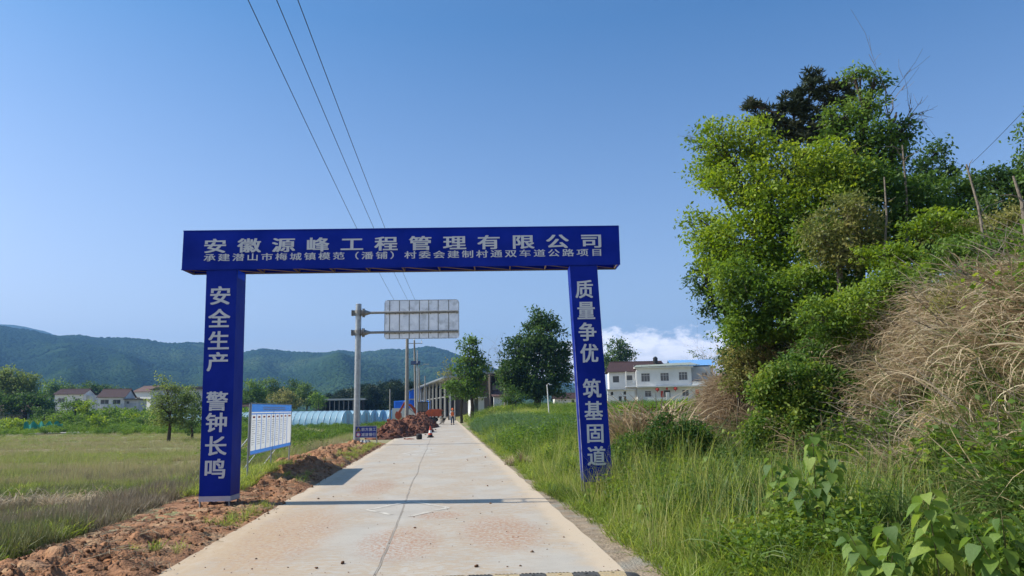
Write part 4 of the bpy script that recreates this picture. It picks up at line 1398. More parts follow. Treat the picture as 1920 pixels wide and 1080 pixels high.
pA, tA = pole(762.5, 57, 574, 0.16, 0.10, 'nearest grey concrete utility pole rising behind the large road sign', 764)
tl = Vector(tA) - pA.location
for dz in (-0.15,):
    mb = MB(); mb.box(tl.x - 0.95, tl.x + 0.95, tl.y - 0.05, tl.y + 0.05, tl.z + dz, tl.z + dz + 0.08); mb.build('crossarm', M['steel_dull'], pA)
ins = []
for dx, dz in ((-0.8, -0.05), (0.05, 0.25), (0.75, -0.05)):
    mb = MB(); mb.tube([(tl.x + dx, tl.y, tl.z + dz - 0.2), (tl.x + dx, tl.y, tl.z + dz), (tl.x + dx, tl.y, tl.z + dz + 0.15)], [0.02, 0.06, 0.04], 8); mb.build('insulator', M['white_paint'], pA)
    ins.append(Vector((pA.location.x + tl.x + dx, pA.location.y + tl.y, pA.location.z + tl.z + dz + 0.15)))
pB, tB = pole(780, 92, 638, 0.16, 0.10, 'second concrete pole with a crossarm beyond the first pole', 776.8)
tl2 = Vector(tB) - pB.location
mb = MB(); mb.box(tl2.x - 1.0, tl2.x + 1.0, tl2.y - 0.04, tl2.y + 0.04, tl2.z - 0.42, tl2.z - 0.34); mb.build('crossarm', M['steel_dull'], pB)
ins2 = []
for dx in (-0.9, 0.0, 0.9):
    zt2 = tl2.z - 0.1 if dx else tl2.z + 0.15
    mb = MB(); mb.tube([(tl2.x + dx, tl2.y, zt2 - 0.25), (tl2.x + dx, tl2.y, zt2)], 0.05, 8); mb.build('insulator', M['white_paint'], pB)
    ins2.append(Vector((pB.location.x + tl2.x + dx, pB.location.y + tl2.y, pB.location.z + zt2)))
pC, tC = pole(786.5, 118, 690, 0.15, 0.10, 'third slim concrete pole farther down the road', 786)
pD, tD = pole(797.5, 140, 705, 0.15, 0.10, 'fourth thin pole standing against the white shed columns', 797)
pE, tE = pole(731.5, 150, 730, 0.17, 0.13, 'short concrete pole between the tunnels and the blue shed', 731.5)
pF, tF = pole(853, 110, 736, 0.12, 0.08, 'thin pale pole behind the worker near the leaning tree', 853)
tlc = Vector(tC)


def wire_mesh(name, spans, r, label):
    mb = MB()
    for a, b, sag in spans:
        pts = []
        for k in range(25):
            t = k / 24; p = a.lerp(b, t); p.z -= sag * 4 * t * (1 - t); pts.append(p)
        mb.tube(pts, r, 5, cap=False)
    o = mb.build(name, M['wire'])
    return tag(o, label, 'wire')


# the lines run back over the camera: each passes through the pixels read from the photograph
def far_end(a, px0, z0):
    """anchor behind the camera so that the wire crosses the top of the frame at px0"""
    r = ray(px0, 0)
    t = (z0 - 1.6) / r[2]
    p = _EYE + r * t
    d = Vector(p) - a
    return a + d * 1.75


wire_mesh('guy_wire', [(Vector(at(1822, 306, 42)), Vector(at(1990, 130, 30)), 0.1)], 0.012, 'thin wire slanting across the sky at the far right above the bank')
names = ['leftmost of the three overhead wires above the road', 'middle one of the three overhead wires above the road', 'rightmost of the three overhead wires above the road']
for k, (a, px0) in enumerate(zip(ins, (457, 517, 552))):
    p_top = far_end(a, px0, 8.6 + (0.25 if k == 1 else 0))
    e = Vector((p_top.x, p_top.y, 9.4))
    # sag chosen so the wire meets the frame edge at the right pixel
    wire_mesh('overhead_wire', [(a, e, 0.75), (a, ins2[k], 0.25)], 0.0085, names[k])

# solar street lamp
b = base_at(782, 74); lamp = empty('street_lamp', b, 0, 'solar street lamp on a pale post beside the utility poles', 'street lamp')
zt_ = at(781, 657, 74)[2] - b[2]
mb = MB(); mb.tube([(0, 0, -0.1), (0, 0, zt_)], [0.085, 0.06], 12); mb.build('post', M['steel'], lamp, smooth=True)
pz = at(781, 681, 74)[2] - b[2]
mb = MB(); mb.add([(-0.62, -0.3, pz - 0.12), (0.3, -0.3, pz - 0.12), (0.3, 0.3, pz + 0.25), (-0.62, 0.3, pz + 0.25), (-0.62, -0.28, pz - 0.16), (0.3, -0.28, pz - 0.16), (0.3, 0.32, pz + 0.21), (-0.62, 0.32, pz + 0.21)],
                  [(0, 1, 2, 3), (7, 6, 5, 4), (0, 4, 5, 1), (1, 5, 6, 2), (2, 6, 7, 3), (3, 7, 4, 0)]); mb.build('solar_panel', pmat('solar_cells', (0.02, 0.025, 0.05), None, rough=0.25), lamp)
mb = MB(); mb.tube([(0, 0, pz - 0.45), (0.45, 0, pz - 0.2), (0.75, 0, pz - 0.12)], 0.03, 6); mb.build('lamp_arm', M['steel'], lamp)
mb = MB(); mb.box(0.62, 1.15, -0.1, 0.1, pz - 0.14, pz - 0.07); mb.build('lamp_head', M['steel'], lamp)
b = base_at(1030, 64); l2 = empty('street_lamp', b, 0, 'short white lamp post in the weeds before the big round tree', 'street lamp')
zt_ = at(1026, 722, 64)[2] - b[2]
mb = MB(); mb.tube([(0, 0, -0.1), (-0.12, 0, zt_ * 0.9), (-0.15, 0, zt_), (0.0, 0, zt_ + 0.12), (0.12, 0, zt_ + 0.05)], [0.05, 0.04, 0.04, 0.035, 0.035], 8); mb.build('post', M['white_paint'], l2, smooth=True)
mb = MB(); mb.box(0.05, 0.28, -0.06, 0.06, zt_ + 0.0, zt_ + 0.06); mb.build('lamp_head', M['white_paint'], l2)

# ------------------------------------------------------------------ cone, black box and rag on the road
b = on(834 - 27.0 + 0.0, 819, 0); b = on(806.8, 820.5, 0)
cone = empty('traffic_cone', (b[0], b[1], 0.006), 0, 'red and white traffic cone standing on the concrete by the dirt heap', 'traffic cone')
mo = pmat('cone_red', (0.55, 0.07, 0.03), (0.42, 0.06, 0.03), 6, 0.5)
mb = MB(); mb.box(-0.19, 0.19, -0.19, 0.19, 0, 0.03); mb.build('base', M['black'], cone)
prof = [(0.15, 0.031), (0.125, 0.16), (0.105, 0.26), (0.075, 0.42), (0.055, 0.52), (0.03, 0.66)]
for k, mt in enumerate((M['black'], mo, M['white_paint'], mo, mo)):
    mb = MB(); mb.tube([(0, 0, prof[k][1]), (0, 0, prof[k + 1][1] - 0.001)], [prof[k][0], prof[k + 1][0]], 16); mb.build('cone_band', mt, cone, smooth=True)
b = on(786, 824, 0)
V = MB(); V.tube([(0, 0.0, 0.0), (0, 0, 0.02), (0, 0, 0.14), (0, 0, 0.26), (0, 0, 0.29)], [0.12, 0.155, 0.165, 0.155, 0.12], 16)
o = V.build('bucket', M['black'], None, smooth=True); o.location = (b[0], b[1], 0.005)
tag(o, 'small black bucket on the concrete left of the traffic cone', 'bucket')
mb = MB(); rsn = np.random.RandomState(8)
pts = [(rsn.uniform(-0.25, 0.25), rsn.uniform(-0.1, 0.1)) for _ in range(9)]
b = on(767, 824, 0)
vs = [(0.3 * math.cos(a) * (0.8 + 0.3 * math.sin(3 * a)), 0.13 * math.sin(a), 0.012 + 0.02 * abs(math.sin(a * 2.5))) for a in np.linspace(0, 2 * math.pi, 14, endpoint=False)]
mb.add(vs + [(0, 0, 0.07)] + [(x, y, 0.004) for x, y, z in vs], [(i, (i + 1) % 14, 14) for i in range(14)] + [(i, 15 + i, 15 + (i + 1) % 14, (i + 1) % 14) for i in range(14)])
o = mb.build('rag', pmat('red_rag', (0.22, 0.05, 0.035), (0.3, 0.12, 0.08), 20, 0.9)); o.location = (b[0], b[1], 0.003)
tag(o, 'crumpled reddish rag lying on the road left of the bucket', 'rag')

# ------------------------------------------------------------------ trees and shrubs
DENS = 1.0
LOBE = 0.5


def leaf_cloud(C, n_per, rc, size, rs, narrow=0.5, flat=0.6, up=0.8, tintv=None, star=False):
    """C (k,3) clump centres -> rhombic leaves"""
    k = len(C)
    n = k * n_per
    ci = np.repeat(np.arange(k), n_per)
    rcv = np.asarray(rc) if not np.isscalar(rc) else np.full(k, rc)
    off = rs.normal(0, 0.5, (n, 3)) * rcv[ci][:, None]
    off[:, 2] *= flat
    P = C[ci] + off
    if star:
        d = off / (np.linalg.norm(off, axis=1, keepdims=True) + 1e-6) + rs.normal(0, 0.25, (n, 3)); d[:, 2] += 0.3
    else:
        d = off / (np.linalg.norm(off, axis=1, keepdims=True) + 1e-6) * 0.7 + rs.normal(0, 0.6, (n, 3)); d[:, 2] -= 0.25
    d /= np.linalg.norm(d, axis=1, keepdims=True)
    nrm = rs.normal(0, 0.55, (n, 3)); nrm[:, 2] += up
    w = np.cross(d, nrm); w /= (np.linalg.norm(w, axis=1, keepdims=True) + 1e-6)
    s = size * rs.uniform(0.6, 1.25, n)[:, None]
    V = np.stack([P - d * s * 0.5, P + w * s * narrow * 0.5, P + d * s * 0.5, P - w * s * narrow * 0.5], 1).reshape(-1, 3)
    Fq = np.arange(n * 4).reshape(n, 4)
    tv = rs.rand(k) if tintv is None else tintv
    r = np.clip(tv[ci] * 0.6 + 0.4 * rs.rand(n), 0, 1)
    return V, Fq, r


def clump_points(lobes, rs, dens):
    """points through the outer part of each ellipsoid lobe, more on top"""
    out = []; own = []
    for li, (c, r) in enumerate(lobes):
        n = max(6, int(dens * DENS * (r[0] * r[1] + r[0] * r[2] + r[1] * r[2]) / 3))
        d = rs.normal(0, 1, (n, 3)); d /= np.linalg.norm(d, axis=1, keepdims=True)
        q = rs.uniform(0.45, 1.0, n) ** 0.6
        q *= 1 + LOBE * (fbm(d[:, 0] * 2.6 + li * 7, d[:, 2] * 2.6 + d[:, 1] * 2, li + 3, 3) - 0.5) * 2
        P = np.array(c) + d * q[:, None] * np.array(r)
        out.append(P); own += [li] * n
    return np.concatenate(out), np.array(own)


def branches(mb, base, lobes, C, own, r0, rs, maxb=26, forks=1, tx=0.0):
    """trunk to a fork, limbs to the lobes, twigs to clumps"""
    lo = min(c[2] - r[2] for c, r in lobes)
    cx = np.mean([c[0] for c, r in lobes]); cy = np.mean([c[1] for c, r in lobes]); cz = np.mean([c[2] for c, r in lobes])
    for f in range(forks):
        b = np.array([rs.normal(0, 0.25) * (forks > 1), rs.normal(0, 0.25) * (forks > 1), -0.25])
        fork = np.array([b[0] + (cx - b[0]) * 0.35, b[1] + (cy - b[1]) * 0.35, max(0.3, lo + (cz - lo) * 0.35)])
        mid = (b + fork) / 2 + rs.normal(0, 0.08, 3) * r0 * 6
        mb.tube([b, b * 0.7 + mid * 0.3, mid, fork], [r0 * 1.35 / forks ** .5, r0 / forks ** .5, r0 * 0.85 / forks ** .5, r0 * 0.7 / forks ** .5], 7, cap=False)
        for li, (c, r) in enumerate(lobes):
            if forks > 1 and li % forks != f: continue
            c = np.array(c, float)
            m2 = (fork + c) / 2 + rs.normal(0, 0.1, 3) * np.linalg.norm(c - fork)
            rl = r0 * 0.5 / forks ** .5
            mb.tube([fork, m2, c], [rl * 1.1, rl * 0.75, rl * 0.45], 5, cap=False)
            cand = np.where(own == li)[0]
            for j in rs.choice(cand, min(maxb, len(cand)), replace=False):
                t = C[j]; s = m2 + (c - m2) * rs.uniform(0.2, 1)
                m3 = (s + t) / 2 + rs.normal(0, 0.06, 3) * np.linalg.norm(t - s)
                mb.tube([s, m3, t], [rl * 0.4, rl * 0.25, rl * 0.08], 3, cap=False)


def tree(name, label, cat, bx, d, lob, mat, leaf, dens, nleaf, rc, r0=0.12, bark='bark', seed=1, group=None, base_z=None, narrow=0.5, star=False,
         forks=1, twigs=0, depth=0.9, flat=0.6, by=None, maxb=26, bare=None, upn=0.8):
    """lob: (px, py, rx_px, ry_px[, extra depth m]) seen at distance d"""
    rs = np.random.RandomState(seed)
    p = at(bx, 780, d)
    gz = float(ground_z(p[0], p[1])) if base_z is None else base_z
    B = np.array([p[0], p[1], gz])
    lobes = []
    for L_ in lob:
        px, py, rx, ry = L_[:4]; dd = L_[4] if len(L_) > 4 else 0.0
        c = at(px, py, d + dd) - B
        k = (d + dd) / FOC
        lobes.append((c, (rx * k, (rx + ry) / 2 * k * depth, ry * k)))
    C, own = clump_points(lobes, rs, dens)
    keep = (C[:, 2] + B[2]) > ground_z(C[:, 0] + B[0], C[:, 1] + B[1]) - 0.15
    if keep.sum() < 6: keep[:] = True
    C, own = C[keep], own[keep]
    e = empty(name, B, 0, label, cat, group)
    mb = MB(); branches(mb, B, lobes, C, own, r0, rs, maxb, forks)
    for t_ in range(twigs):
        j = rs.randint(len(C)); a = C[j]; c0 = lobes[own[j]][0]; v = (a - c0); L2 = np.linalg.norm(v) + 1e-6
        tip = a + v / L2 * rs.uniform(0.2, 0.5) * L2 + rs.normal(0, 0.15, 3)
        mb.tube([a - v * 0.3, a + rs.normal(0, .04, 3), tip], [r0 * 0.12, r0 * 0.08, r0 * 0.03], 3, cap=False)
    mb.build('trunk', M[bark], e, smooth=True)
    tv = np.clip(0.5 + 0.9 * (fbm(C[:, 0] * 0.9 + seed, C[:, 2] * 0.9 + C[:, 1] * 0.4, seed, 3) - 0.5) * 2 + rs.normal(0, 0.15, len(C)), 0, 1)
    V, Fq, r = leaf_cloud(C, nleaf, rc, leaf, rs, narrow, flat, upn, tv, star)
    link('crown', np_mesh('crown', V, Fq, False, mat, fattr={'rnd': r}), e)
    return e


def surf_d(px, py, back=0.25):
    """distance at which the sight line through a pixel meets the ground, less a little"""
    for d in np.arange(5, 40, 0.05):
        p = at(px, py, d)
        if p[2] < float(ground_z(p[0], p[1])): return float(d) - back
    return 12.0


def LM(name, a, b, c, d=None, trans=0.47):
    st = [(0, a), (0.45, b), (0.9, c)] if d is None else [(0, a), (0.38, b), (0.62, c), (0.85, d)]
    return leafmat(name, st, trans, inst=False)


L_bright = LM('maple_leaves', (0.08, 0.15, 0.018), (0.18, 0.28, 0.03), (0.32, 0.40, 0.055))
L_mid = LM('mid_green_leaves', (0.04, 0.09, 0.018), (0.085, 0.165, 0.03), (0.17, 0.26, 0.05))
L_dark = LM('dark_green_leaves', (0.025, 0.058, 0.016), (0.05, 0.105, 0.026), (0.10, 0.17, 0.04))
L_mix = LM('mixed_green_leaves', (0.045, 0.10, 0.018), (0.12, 0.21, 0.03), (0.24, 0.33, 0.05))
L_pine = LM('pine_needles', (0.03, 0.045, 0.025), (0.055, 0.075, 0.04), (0.10, 0.11, 0.06), trans=0.12)
L_olive = LM('olive_leaves', (0.09, 0.12, 0.03), (0.19, 0.21, 0.06), (0.33, 0.30, 0.11))
L_lime = LM('lime_leaves', (0.09, 0.16, 0.02), (0.20, 0.30, 0.035), (0.36, 0.42, 0.06))
L_bush = LM('bush_leaves', (0.028, 0.065, 0.015), (0.065, 0.14, 0.024), (0.16, 0.24, 0.04), (0.28, 0.35, 0.07))
L_pale = LM('pale_willow_leaves', (0.09, 0.14, 0.04), (0.16, 0.22, 0.065), (0.23, 0.29, 0.09))
L_far = LM('far_tree_leaves', (0.04, 0.085, 0.025), (0.08, 0.145, 0.04), (0.14, 0.21, 0.06))

DENS = 2.6
# --- the wooded bank on the right
tree('broadleaf_tree', 'largest bright green broadleaf tree at the left edge of the wooded bank', 'tree', 1490, 20.5,
     [(1340, 272, 42, 48), (1330, 320, 38, 30, 0.4), (1405, 262, 58, 44), (1390, 345, 75, 48, -0.5), (1325, 430, 40, 38), (1480, 320, 72, 52, -0.4), (1400, 450, 90, 55, -0.8),
      (1500, 430, 85, 55, -0.9), (1550, 310, 60, 50), (1440, 390, 80, 50, -0.9), (1345, 480, 42, 40, -.3), (1440, 510, 80, 45, -1.0), (1540, 380, 70, 50, -.6), (1590, 340, 50, 50, -.4)],
     L_bright, 0.12, 52, 34, 0.36, 0.2, seed=3, twigs=70, forks=2, maxb=34)
tree('hanging_tree', 'dark green drooping limb mass at the left outline of the wooded bank', 'tree', 1400, 20.9,
     [(1322, 520, 26, 42), (1335, 565, 20, 34), (1350, 470, 30, 40), (1375, 600, 26, 30)], L_dark, 0.12, 60, 26, 0.3, 0.1, seed=4, twigs=20)
tree('pine_tree', 'dark pine rising behind the bright tree at the top of the bank', 'tree', 1535, 24.5,
     [(1432, 222, 30, 24), (1405, 195, 12, 12), (1490, 195, 36, 30), (1527, 160, 28, 30), (1575, 180, 30, 34), (1525, 240, 62, 34), (1470, 255, 36, 26)],
     L_pine, 0.22, 46, 60, 0.17, 0.14, seed=5, narrow=0.22, star=True, twigs=24)
tree('tall_broadleaf_tree', 'tallest dark green tree with bare twigs on its right side', 'tree', 1620, 22.8,
     [(1600, 140, 30, 9), (1640, 150, 20, 22), (1625, 195, 34, 26), (1690, 245, 30, 24), (1610, 255, 60, 46), (1655, 285, 50, 36), (1580, 220, 40, 30), (1560, 330, 50, 40), (1640, 340, 60, 36)],
     L_mid, 0.15, 46, 26, 0.34, 0.17, seed=6, twigs=30)
tree('yellowish_shrub', 'olive yellow shrub in the middle of the wooded bank', 'shrub', 1570, 17.2,
     [(1590, 395, 48, 34), (1540, 435, 44, 34), (1625, 430, 40, 36), (1575, 470, 62, 34)], L_olive, 0.11, 62, 30, 0.28, 0.08, 'bark_pale', seed=7, forks=3, twigs=30)
tree('leafy_shrub', 'sunlit green shrub mass hanging over the bank below the large tree', 'shrub', 1500, 18.2,
     [(1420, 560, 66, 46), (1500, 540, 78, 48, -.3), (1400, 615, 44, 34), (1570, 560, 70, 50, -0.4), (1480, 610, 72, 38), (1590, 500, 56, 40), (1540, 450, 60, 40), (1380, 520, 50, 40)], L_mix, 0.11, 78, 36, 0.28, 0.09, seed=8, forks=3, twigs=40)
tree('lime_shrub', 'bright lime green young trees among the dead trunks on the bank', 'shrub', 1740, 16.2,
     [(1765, 405, 46, 16), (1720, 432, 34, 18), (1660, 478, 66, 20), (1790, 440, 40, 18), (1705, 500, 60, 20)], L_lime, 0.10, 95, 26, 0.22, 0.05, seed=9, forks=3, flat=0.35)
tree('ridge_tree', 'small dark tree with open crown standing alone on the bank skyline', 'tree', 1752, 26.5,
     [(1755, 285, 24, 22), (1742, 320, 32, 22), (1770, 322, 26, 18), (1752, 362, 34, 24)], L_dark, 0.17, 30, 30, 0.36, 0.1, seed=10)
tree('ridge_tree', 'smaller dark tree left of the lone skyline tree beside a dead trunk', 'tree', 1703, 25.0,
     [(1705, 290, 20, 18), (1690, 312, 24, 14), (1722, 330, 26, 20), (1700, 360, 40, 30)], L_dark, 0.12, 30, 26, 0.34, 0.09, seed=11)
tree('bank_tree', 'dark leafy tree at the right skyline of the bank under the wire', 'tree', 1815, 23.5,
     [(1800, 350, 34, 26), (1836, 352, 36, 26), (1785, 400, 40, 36), (1830, 410, 50, 40), (1810, 460, 60, 40)], L_mid, 0.14, 48, 30, 0.34, 0.1, seed=12, forks=2)
tree('bank_tree', 'dense dark tree at the far right edge of the bank', 'tree', 1890, 21.5,
     [(1868, 340, 36, 26), (1905, 345, 36, 30), (1880, 395, 50, 40), (1920, 430, 50, 50), (1870, 450, 50, 34), (1945, 330, 40, 60)], L_dark, 0.14, 52, 30, 0.34, 0.12, seed=13, forks=2)
tree('tall_broadleaf_tree', 'tall tree cut off by the right edge of the picture', 'tree', 1975, 17.0,
     [(1960, 250, 42, 40), (1975, 190, 40, 30), (1990, 330, 60, 50), (1960, 300, 30, 30)], L_mid, 0.13, 40, 24, 0.32, 0.12, seed=14)
tree('fill_shrub', 'dark undergrowth shrub filling the bank between lone skyline tree and olive shrub', 'shrub', 1690, 20.0,
     [(1650, 400, 56, 46), (1715, 420, 60, 40), (1660, 460, 64, 40), (1760, 470, 60, 36), (1720, 370, 60, 40), (1620, 340, 50, 50)], L_mid, 0.13, 60, 30, 0.34, 0.08, seed=15, forks=3)
tree('dark_bush', 'large dark green bush at the foot of the bank with lime-coloured leaf tips', 'bush', 1520, 15.2,
     [(1490, 815, 78, 66), (1555, 745, 66, 60), (1480, 725, 66, 50), (1590, 790, 44, 74), (1445, 850, 44, 44), (1540, 850, 60, 44)], L_bush, 0.095, 170, 36, 0.2, 0.05, seed=16, forks=4, twigs=30)
tree('bank_bush', 'rounded green bush above the large dark bush', 'bush', 1590, 16.4,
     [(1570, 672, 60, 36), (1620, 640, 50, 36), (1520, 668, 44, 28)], L_mid, 0.09, 110, 34, 0.22, 0.05, seed=17, forks=3)
tree('bank_bush', 'olive green bush over the dry creeper left of the dark bush', 'bush', 1420, 18.6,
     [(1430, 690, 52, 28), (1380, 668, 36, 24), (1395, 715, 44, 22)], L_olive, 0.09, 90, 30, 0.22, 0.05, seed=18, forks=3)
tree('low_bush', 'dark low bush at the right side of the dry reed clump', 'bush', 1272, 15.0,
     [(1270, 828, 56, 44), (1210, 848, 50, 34), (1305, 825, 32, 44), (1250, 862, 60, 30)], L_bush, 0.08, 170, 30, 0.18, 0.04, seed=19, forks=3)
tree('verge_bush', 'dark leafy undergrowth between the pillar foot and the tall seedling', 'bush', 1400, 13.2,
     [(1360, 880, 54, 34), (1420, 885, 54, 36), (1470, 900, 50, 34), (1310, 892, 44, 28)], L_bush, 0.075, 220, 30, 0.16, 0.03, seed=46, forks=4, twigs=20)
tree('verge_bush', 'dusky green weeds right behind the right arch pillar', 'bush', 1175, 15.6,
     [(1175, 852, 34, 30), (1200, 872, 40, 26)], L_mid, 0.07, 200, 30, 0.16, 0.03, seed=47, forks=3)
tree('verge_bush', 'low leafy growth in the lower middle of the right verge', 'bush', 1540, 9.0,
     [(1500, 990, 60, 30), (1570, 985, 56, 34), (1450, 1010, 50, 26)], L_mid, 0.055, 330, 26, 0.12, 0.02, seed=48, forks=4)
tree('roadside_bush', 'bright green bushes in front of the white house', 'bush', 1270, 34,
     [(1240, 775, 34, 16), (1290, 772, 32, 20), (1325, 765, 26, 22), (1185, 778, 40, 14)], L_bright, 0.16, 50, 40, 0.34, 0.05, seed=20, forks=4)

tree('bank_shrub', 'green shrub thicket along the top of the bank at the right', 'shrub', 1840, 15.0,
     [(1770, 478, 54, 24), (1830, 470, 54, 28), (1890, 462, 50, 28), (1930, 455, 40, 30)], L_mid, 0.10, 90, 30, 0.24, 0.04, seed=40, forks=3, twigs=20)
tree('bank_shrub', 'green thicket closing the gap under the large tree above the dry creeper', 'shrub', 1410, 19.4,
     [(1385, 640, 36, 40), (1430, 650, 60, 46), (1490, 665, 60, 40), (1400, 695, 50, 24)], L_mid, 0.11, 90, 32, 0.26, 0.05, seed=41, forks=3, twigs=20)
tree('bank_shrub', 'brighter leafy shrub overhanging the reeds in the middle of the bank', 'shrub', 1640, 15.2,
     [(1610, 575, 60, 34), (1660, 545, 66, 30), (1690, 590, 44, 26), (1590, 620, 50, 26), (1540, 600, 50, 40), (1700, 520, 60, 24)], L_mix, 0.095, 100, 32, 0.22, 0.04, seed=42, forks=3, twigs=30)
tree('bank_shrub', 'olive shrub on the skyline between the two leaning dead trunks', 'shrub', 1880, 17.5,
     [(1800, 440, 54, 26), (1860, 430, 50, 30), (1915, 410, 44, 34)], L_olive, 0.10, 80, 28, 0.26, 0.04, seed=43, forks=3)
tree('fern_bush', 'leafy creeper clump low on the reed bank near the bare earth', 'bush', 1700, surf_d(1700, 800),
     [(1690, 780, 40, 24), (1730, 800, 34, 26), (1660, 800, 30, 22)], L_mid, 0.06, 200, 26, 0.14, 0.03, seed=49, forks=3)
tree('fern_bush', 'green creeper clump at the far right side of the reed bank', 'bush', 1880, surf_d(1880, 720),
     [(1870, 700, 40, 26), (1905, 720, 36, 30), (1850, 730, 30, 22)], L_mid, 0.055, 230, 26, 0.13, 0.03, seed=50, forks=3)
tree('fern_bush', 'yellowish bush breaking through the reeds high on the right', 'bush', 1820, surf_d(1820, 575),
     [(1810, 560, 44, 24), (1850, 570, 34, 22), (1770, 575, 30, 20)], L_olive, 0.065, 180, 26, 0.15, 0.03, seed=51, forks=3)
tree('fern_bush', 'small fresh green bush hanging on the reeds at the middle right', 'bush', 1760, surf_d(1760, 655),
     [(1740, 640, 30, 22), (1775, 660, 24, 18)], L_bright, 0.06, 200, 26, 0.14, 0.03, seed=44, forks=3)
DENS = 1.0
# dead standing trunks on the bank
def dead(px, py0, py1, d, r, label, lean=0.0, arms=()):
    p0 = at(px, py0, d); p1 = at(px + lean, py1, d)
    gz = float(ground_z(p0[0], p0[1]))
    e = empty('dead_tree', (p0[0], p0[1], min(gz, p0[2])), 0, label, 'dead tree', 'dead trunks on the bank')
    b = np.array(e.location)
    mb = MB(); a = p0 - b; c = p1 - b; m = (a + c) / 2 + np.array([0.06, 0, 0])
    mb.tube([(a[0], a[1], -0.2), a, m, c], [r, r, r * 0.85, r * 0.55], 7); mb.build('trunk', M['bark_pale'], e, smooth=True)
    rs = np.random.RandomState(int(px))
    for (t, dx, dz) in arms:
        s = a + (c - a) * t
        mb = MB(); mb.tube([s, s + np.array([dx * 0.5, rs.normal(0, .1), dz * 0.7]), s + np.array([dx, rs.normal(0, .2), dz])], [r * 0.45, r * 0.3, r * 0.1], 5); mb.build('branch', M['bark_pale'], e)
    return e


dead(1658, 480, 332, 16.8, 0.028, 'upright dead trunk in front of the olive shrub', 0, ((0.6, 0.15, 0.2),))
dead(1700, 460, 272, 19.5, 0.035, 'thin dead trunk with short side branches left of the skyline tree', -8, ((0.95, -0.6, 0.1), (0.8, 0.5, 0.4), (0.85, -0.5, 0.35), (0.6, 0.7, -0.1)))
dead(1848, 470, 308, 15.5, 0.032, 'leaning dead trunk left of the rightmost trunk', -36, ((0.9, 0.12, 0.3), (0.4, 0.5, 0.3)))
dead(1922, 430, 330, 14.5, 0.04, 'rightmost dead trunk with a bare side branch', -22, ((0.6, -0.35, 0.05), (0.3, 0.3, 0.4)))


def bare_tree(name, bx, d, tips, label, r0=0.08, seed=1, base_z=None, base_py=None, mat='bark_pale', rec=4, group=None):
    """leafless crown: recursive forks from the trunk towards the given tips"""
    rs = np.random.RandomState(seed)
    p = at(bx, base_py or 780, d)
    gz = (float(ground_z(p[0], p[1])) if base_py is None else p[2])
    B = np.array([p[0], p[1], gz]); e = empty(name, B, 0, label, 'tree', group)
    mb = MB(); tw = MB()

    def grow(s, v, r, lvl):
        m = s + v * 0.5 + rs.normal(0, 0.05, 3) * np.linalg.norm(v); t = s + v + rs.normal(0, 0.05, 3) * np.linalg.norm(v)
        (mb if lvl >= rec - 1 else tw).tube([s, m, t], [r, r * 0.8, r * 0.6], 5 if lvl >= rec - 1 else 3, cap=False)
        if lvl == 0: return
        for q in range(rs.randint(2, 4)):
            dv = v * rs.uniform(0.5, 0.75) + rs.normal(0, 0.32, 3) * np.linalg.norm(v)
            grow(s + v * rs.uniform(0.6, 1.0), dv, r * 0.5, lvl - 1)
    tp = [at(*t, d) - B for t in tips]
    cz = np.mean(tp, 0)
    fork = cz * 0.35
    mb.tube([(0, 0, -0.3), fork * 0.5 + rs.normal(0, .05, 3), fork], [r0 * 1.3, r0, r0 * 0.8], 7)
    for t in tp: grow(fork, (t - fork) * 0.42, r0 * 0.55, rec)
    mb.build('trunk', M[mat], e, smooth=True); tw.build('twigs', M[mat], e)
    return e


bare_tree('bare_tree', 1662, 23.0, [(1690, 130), (1705, 175), (1715, 210), (1660, 140)], 'leafless twiggy top beside the tallest dark tree', 0.09, 3, base_py=330, rec=3)
bare_tree('bare_tree', 1335, 21.5, [(1292, 238), (1285, 260)], 'bare twigs poking from the left outline of the large bright tree', 0.03, 4, base_py=280, rec=3)
bare_tree('bare_tree', 948, 104, [(930, 640), (945, 625), (960, 640), (925, 670), (968, 668)], 'pale leafless tree left of the big round tree', 0.16, 5)
bare_tree('bare_tree', 1330, 165, [(1300, 668), (1322, 652), (1345, 650), (1355, 665), (1310, 655)], 'bare twiggy tree behind the blue roof of the white house', 0.2, 6)
tree('thin_tree', 'thin leafy tree rising behind the blue roof of the white house', 'tree', 1312, 168, [(1305, 662, 16, 9), (1325, 672, 16, 8), (1345, 676, 12, 8)], L_far, 0.4, 2.2, 16, 0.8, 0.15, seed=33)

# --- middle distance trees
DENS = 1.5
tree('round_tree', 'big round dark green tree between the road and the arch pillar', 'tree', 1005, 95,
     [(1018, 625, 38, 38), (990, 655, 40, 36), (1040, 660, 34, 40), (1008, 690, 56, 40), (965, 700, 30, 38), (1050, 712, 24, 34), (955, 722, 18, 18), (1000, 728, 46, 20), (1020, 600, 24, 16)],
     L_dark, 0.42, 5.5, 60, 1.0, 0.42, seed=21, forks=3, maxb=20)
tree('slender_tree', 'slender bright green tree right of the open shed', 'tree', 884, 90,
     [(880, 645, 17, 17), (884, 672, 24, 20), (902, 690, 12, 14), (872, 700, 24, 20), (862, 722, 24, 18), (885, 728, 24, 18), (893, 712, 18, 16)],
     L_mid, 0.38, 7.0, 50, 0.8, 0.25, seed=22, maxb=20)
tree('olive_tree', 'thin olive-brown tree between the open shed and the slender tree', 'tree', 842, 118, [(845, 682, 12, 16), (838, 700, 16, 18), (852, 715, 16, 16)], L_olive, 0.35, 4.0, 16, 1.0, 0.14, seed=23)
tree('round_bush', 'rounded green bush left of the big round tree', 'bush', 963, 88, [(963, 742, 17, 14), (952, 747, 10, 9), (976, 747, 10, 9)], L_mid, 0.24, 12, 50, 0.6, 0.08, seed=24, forks=3)
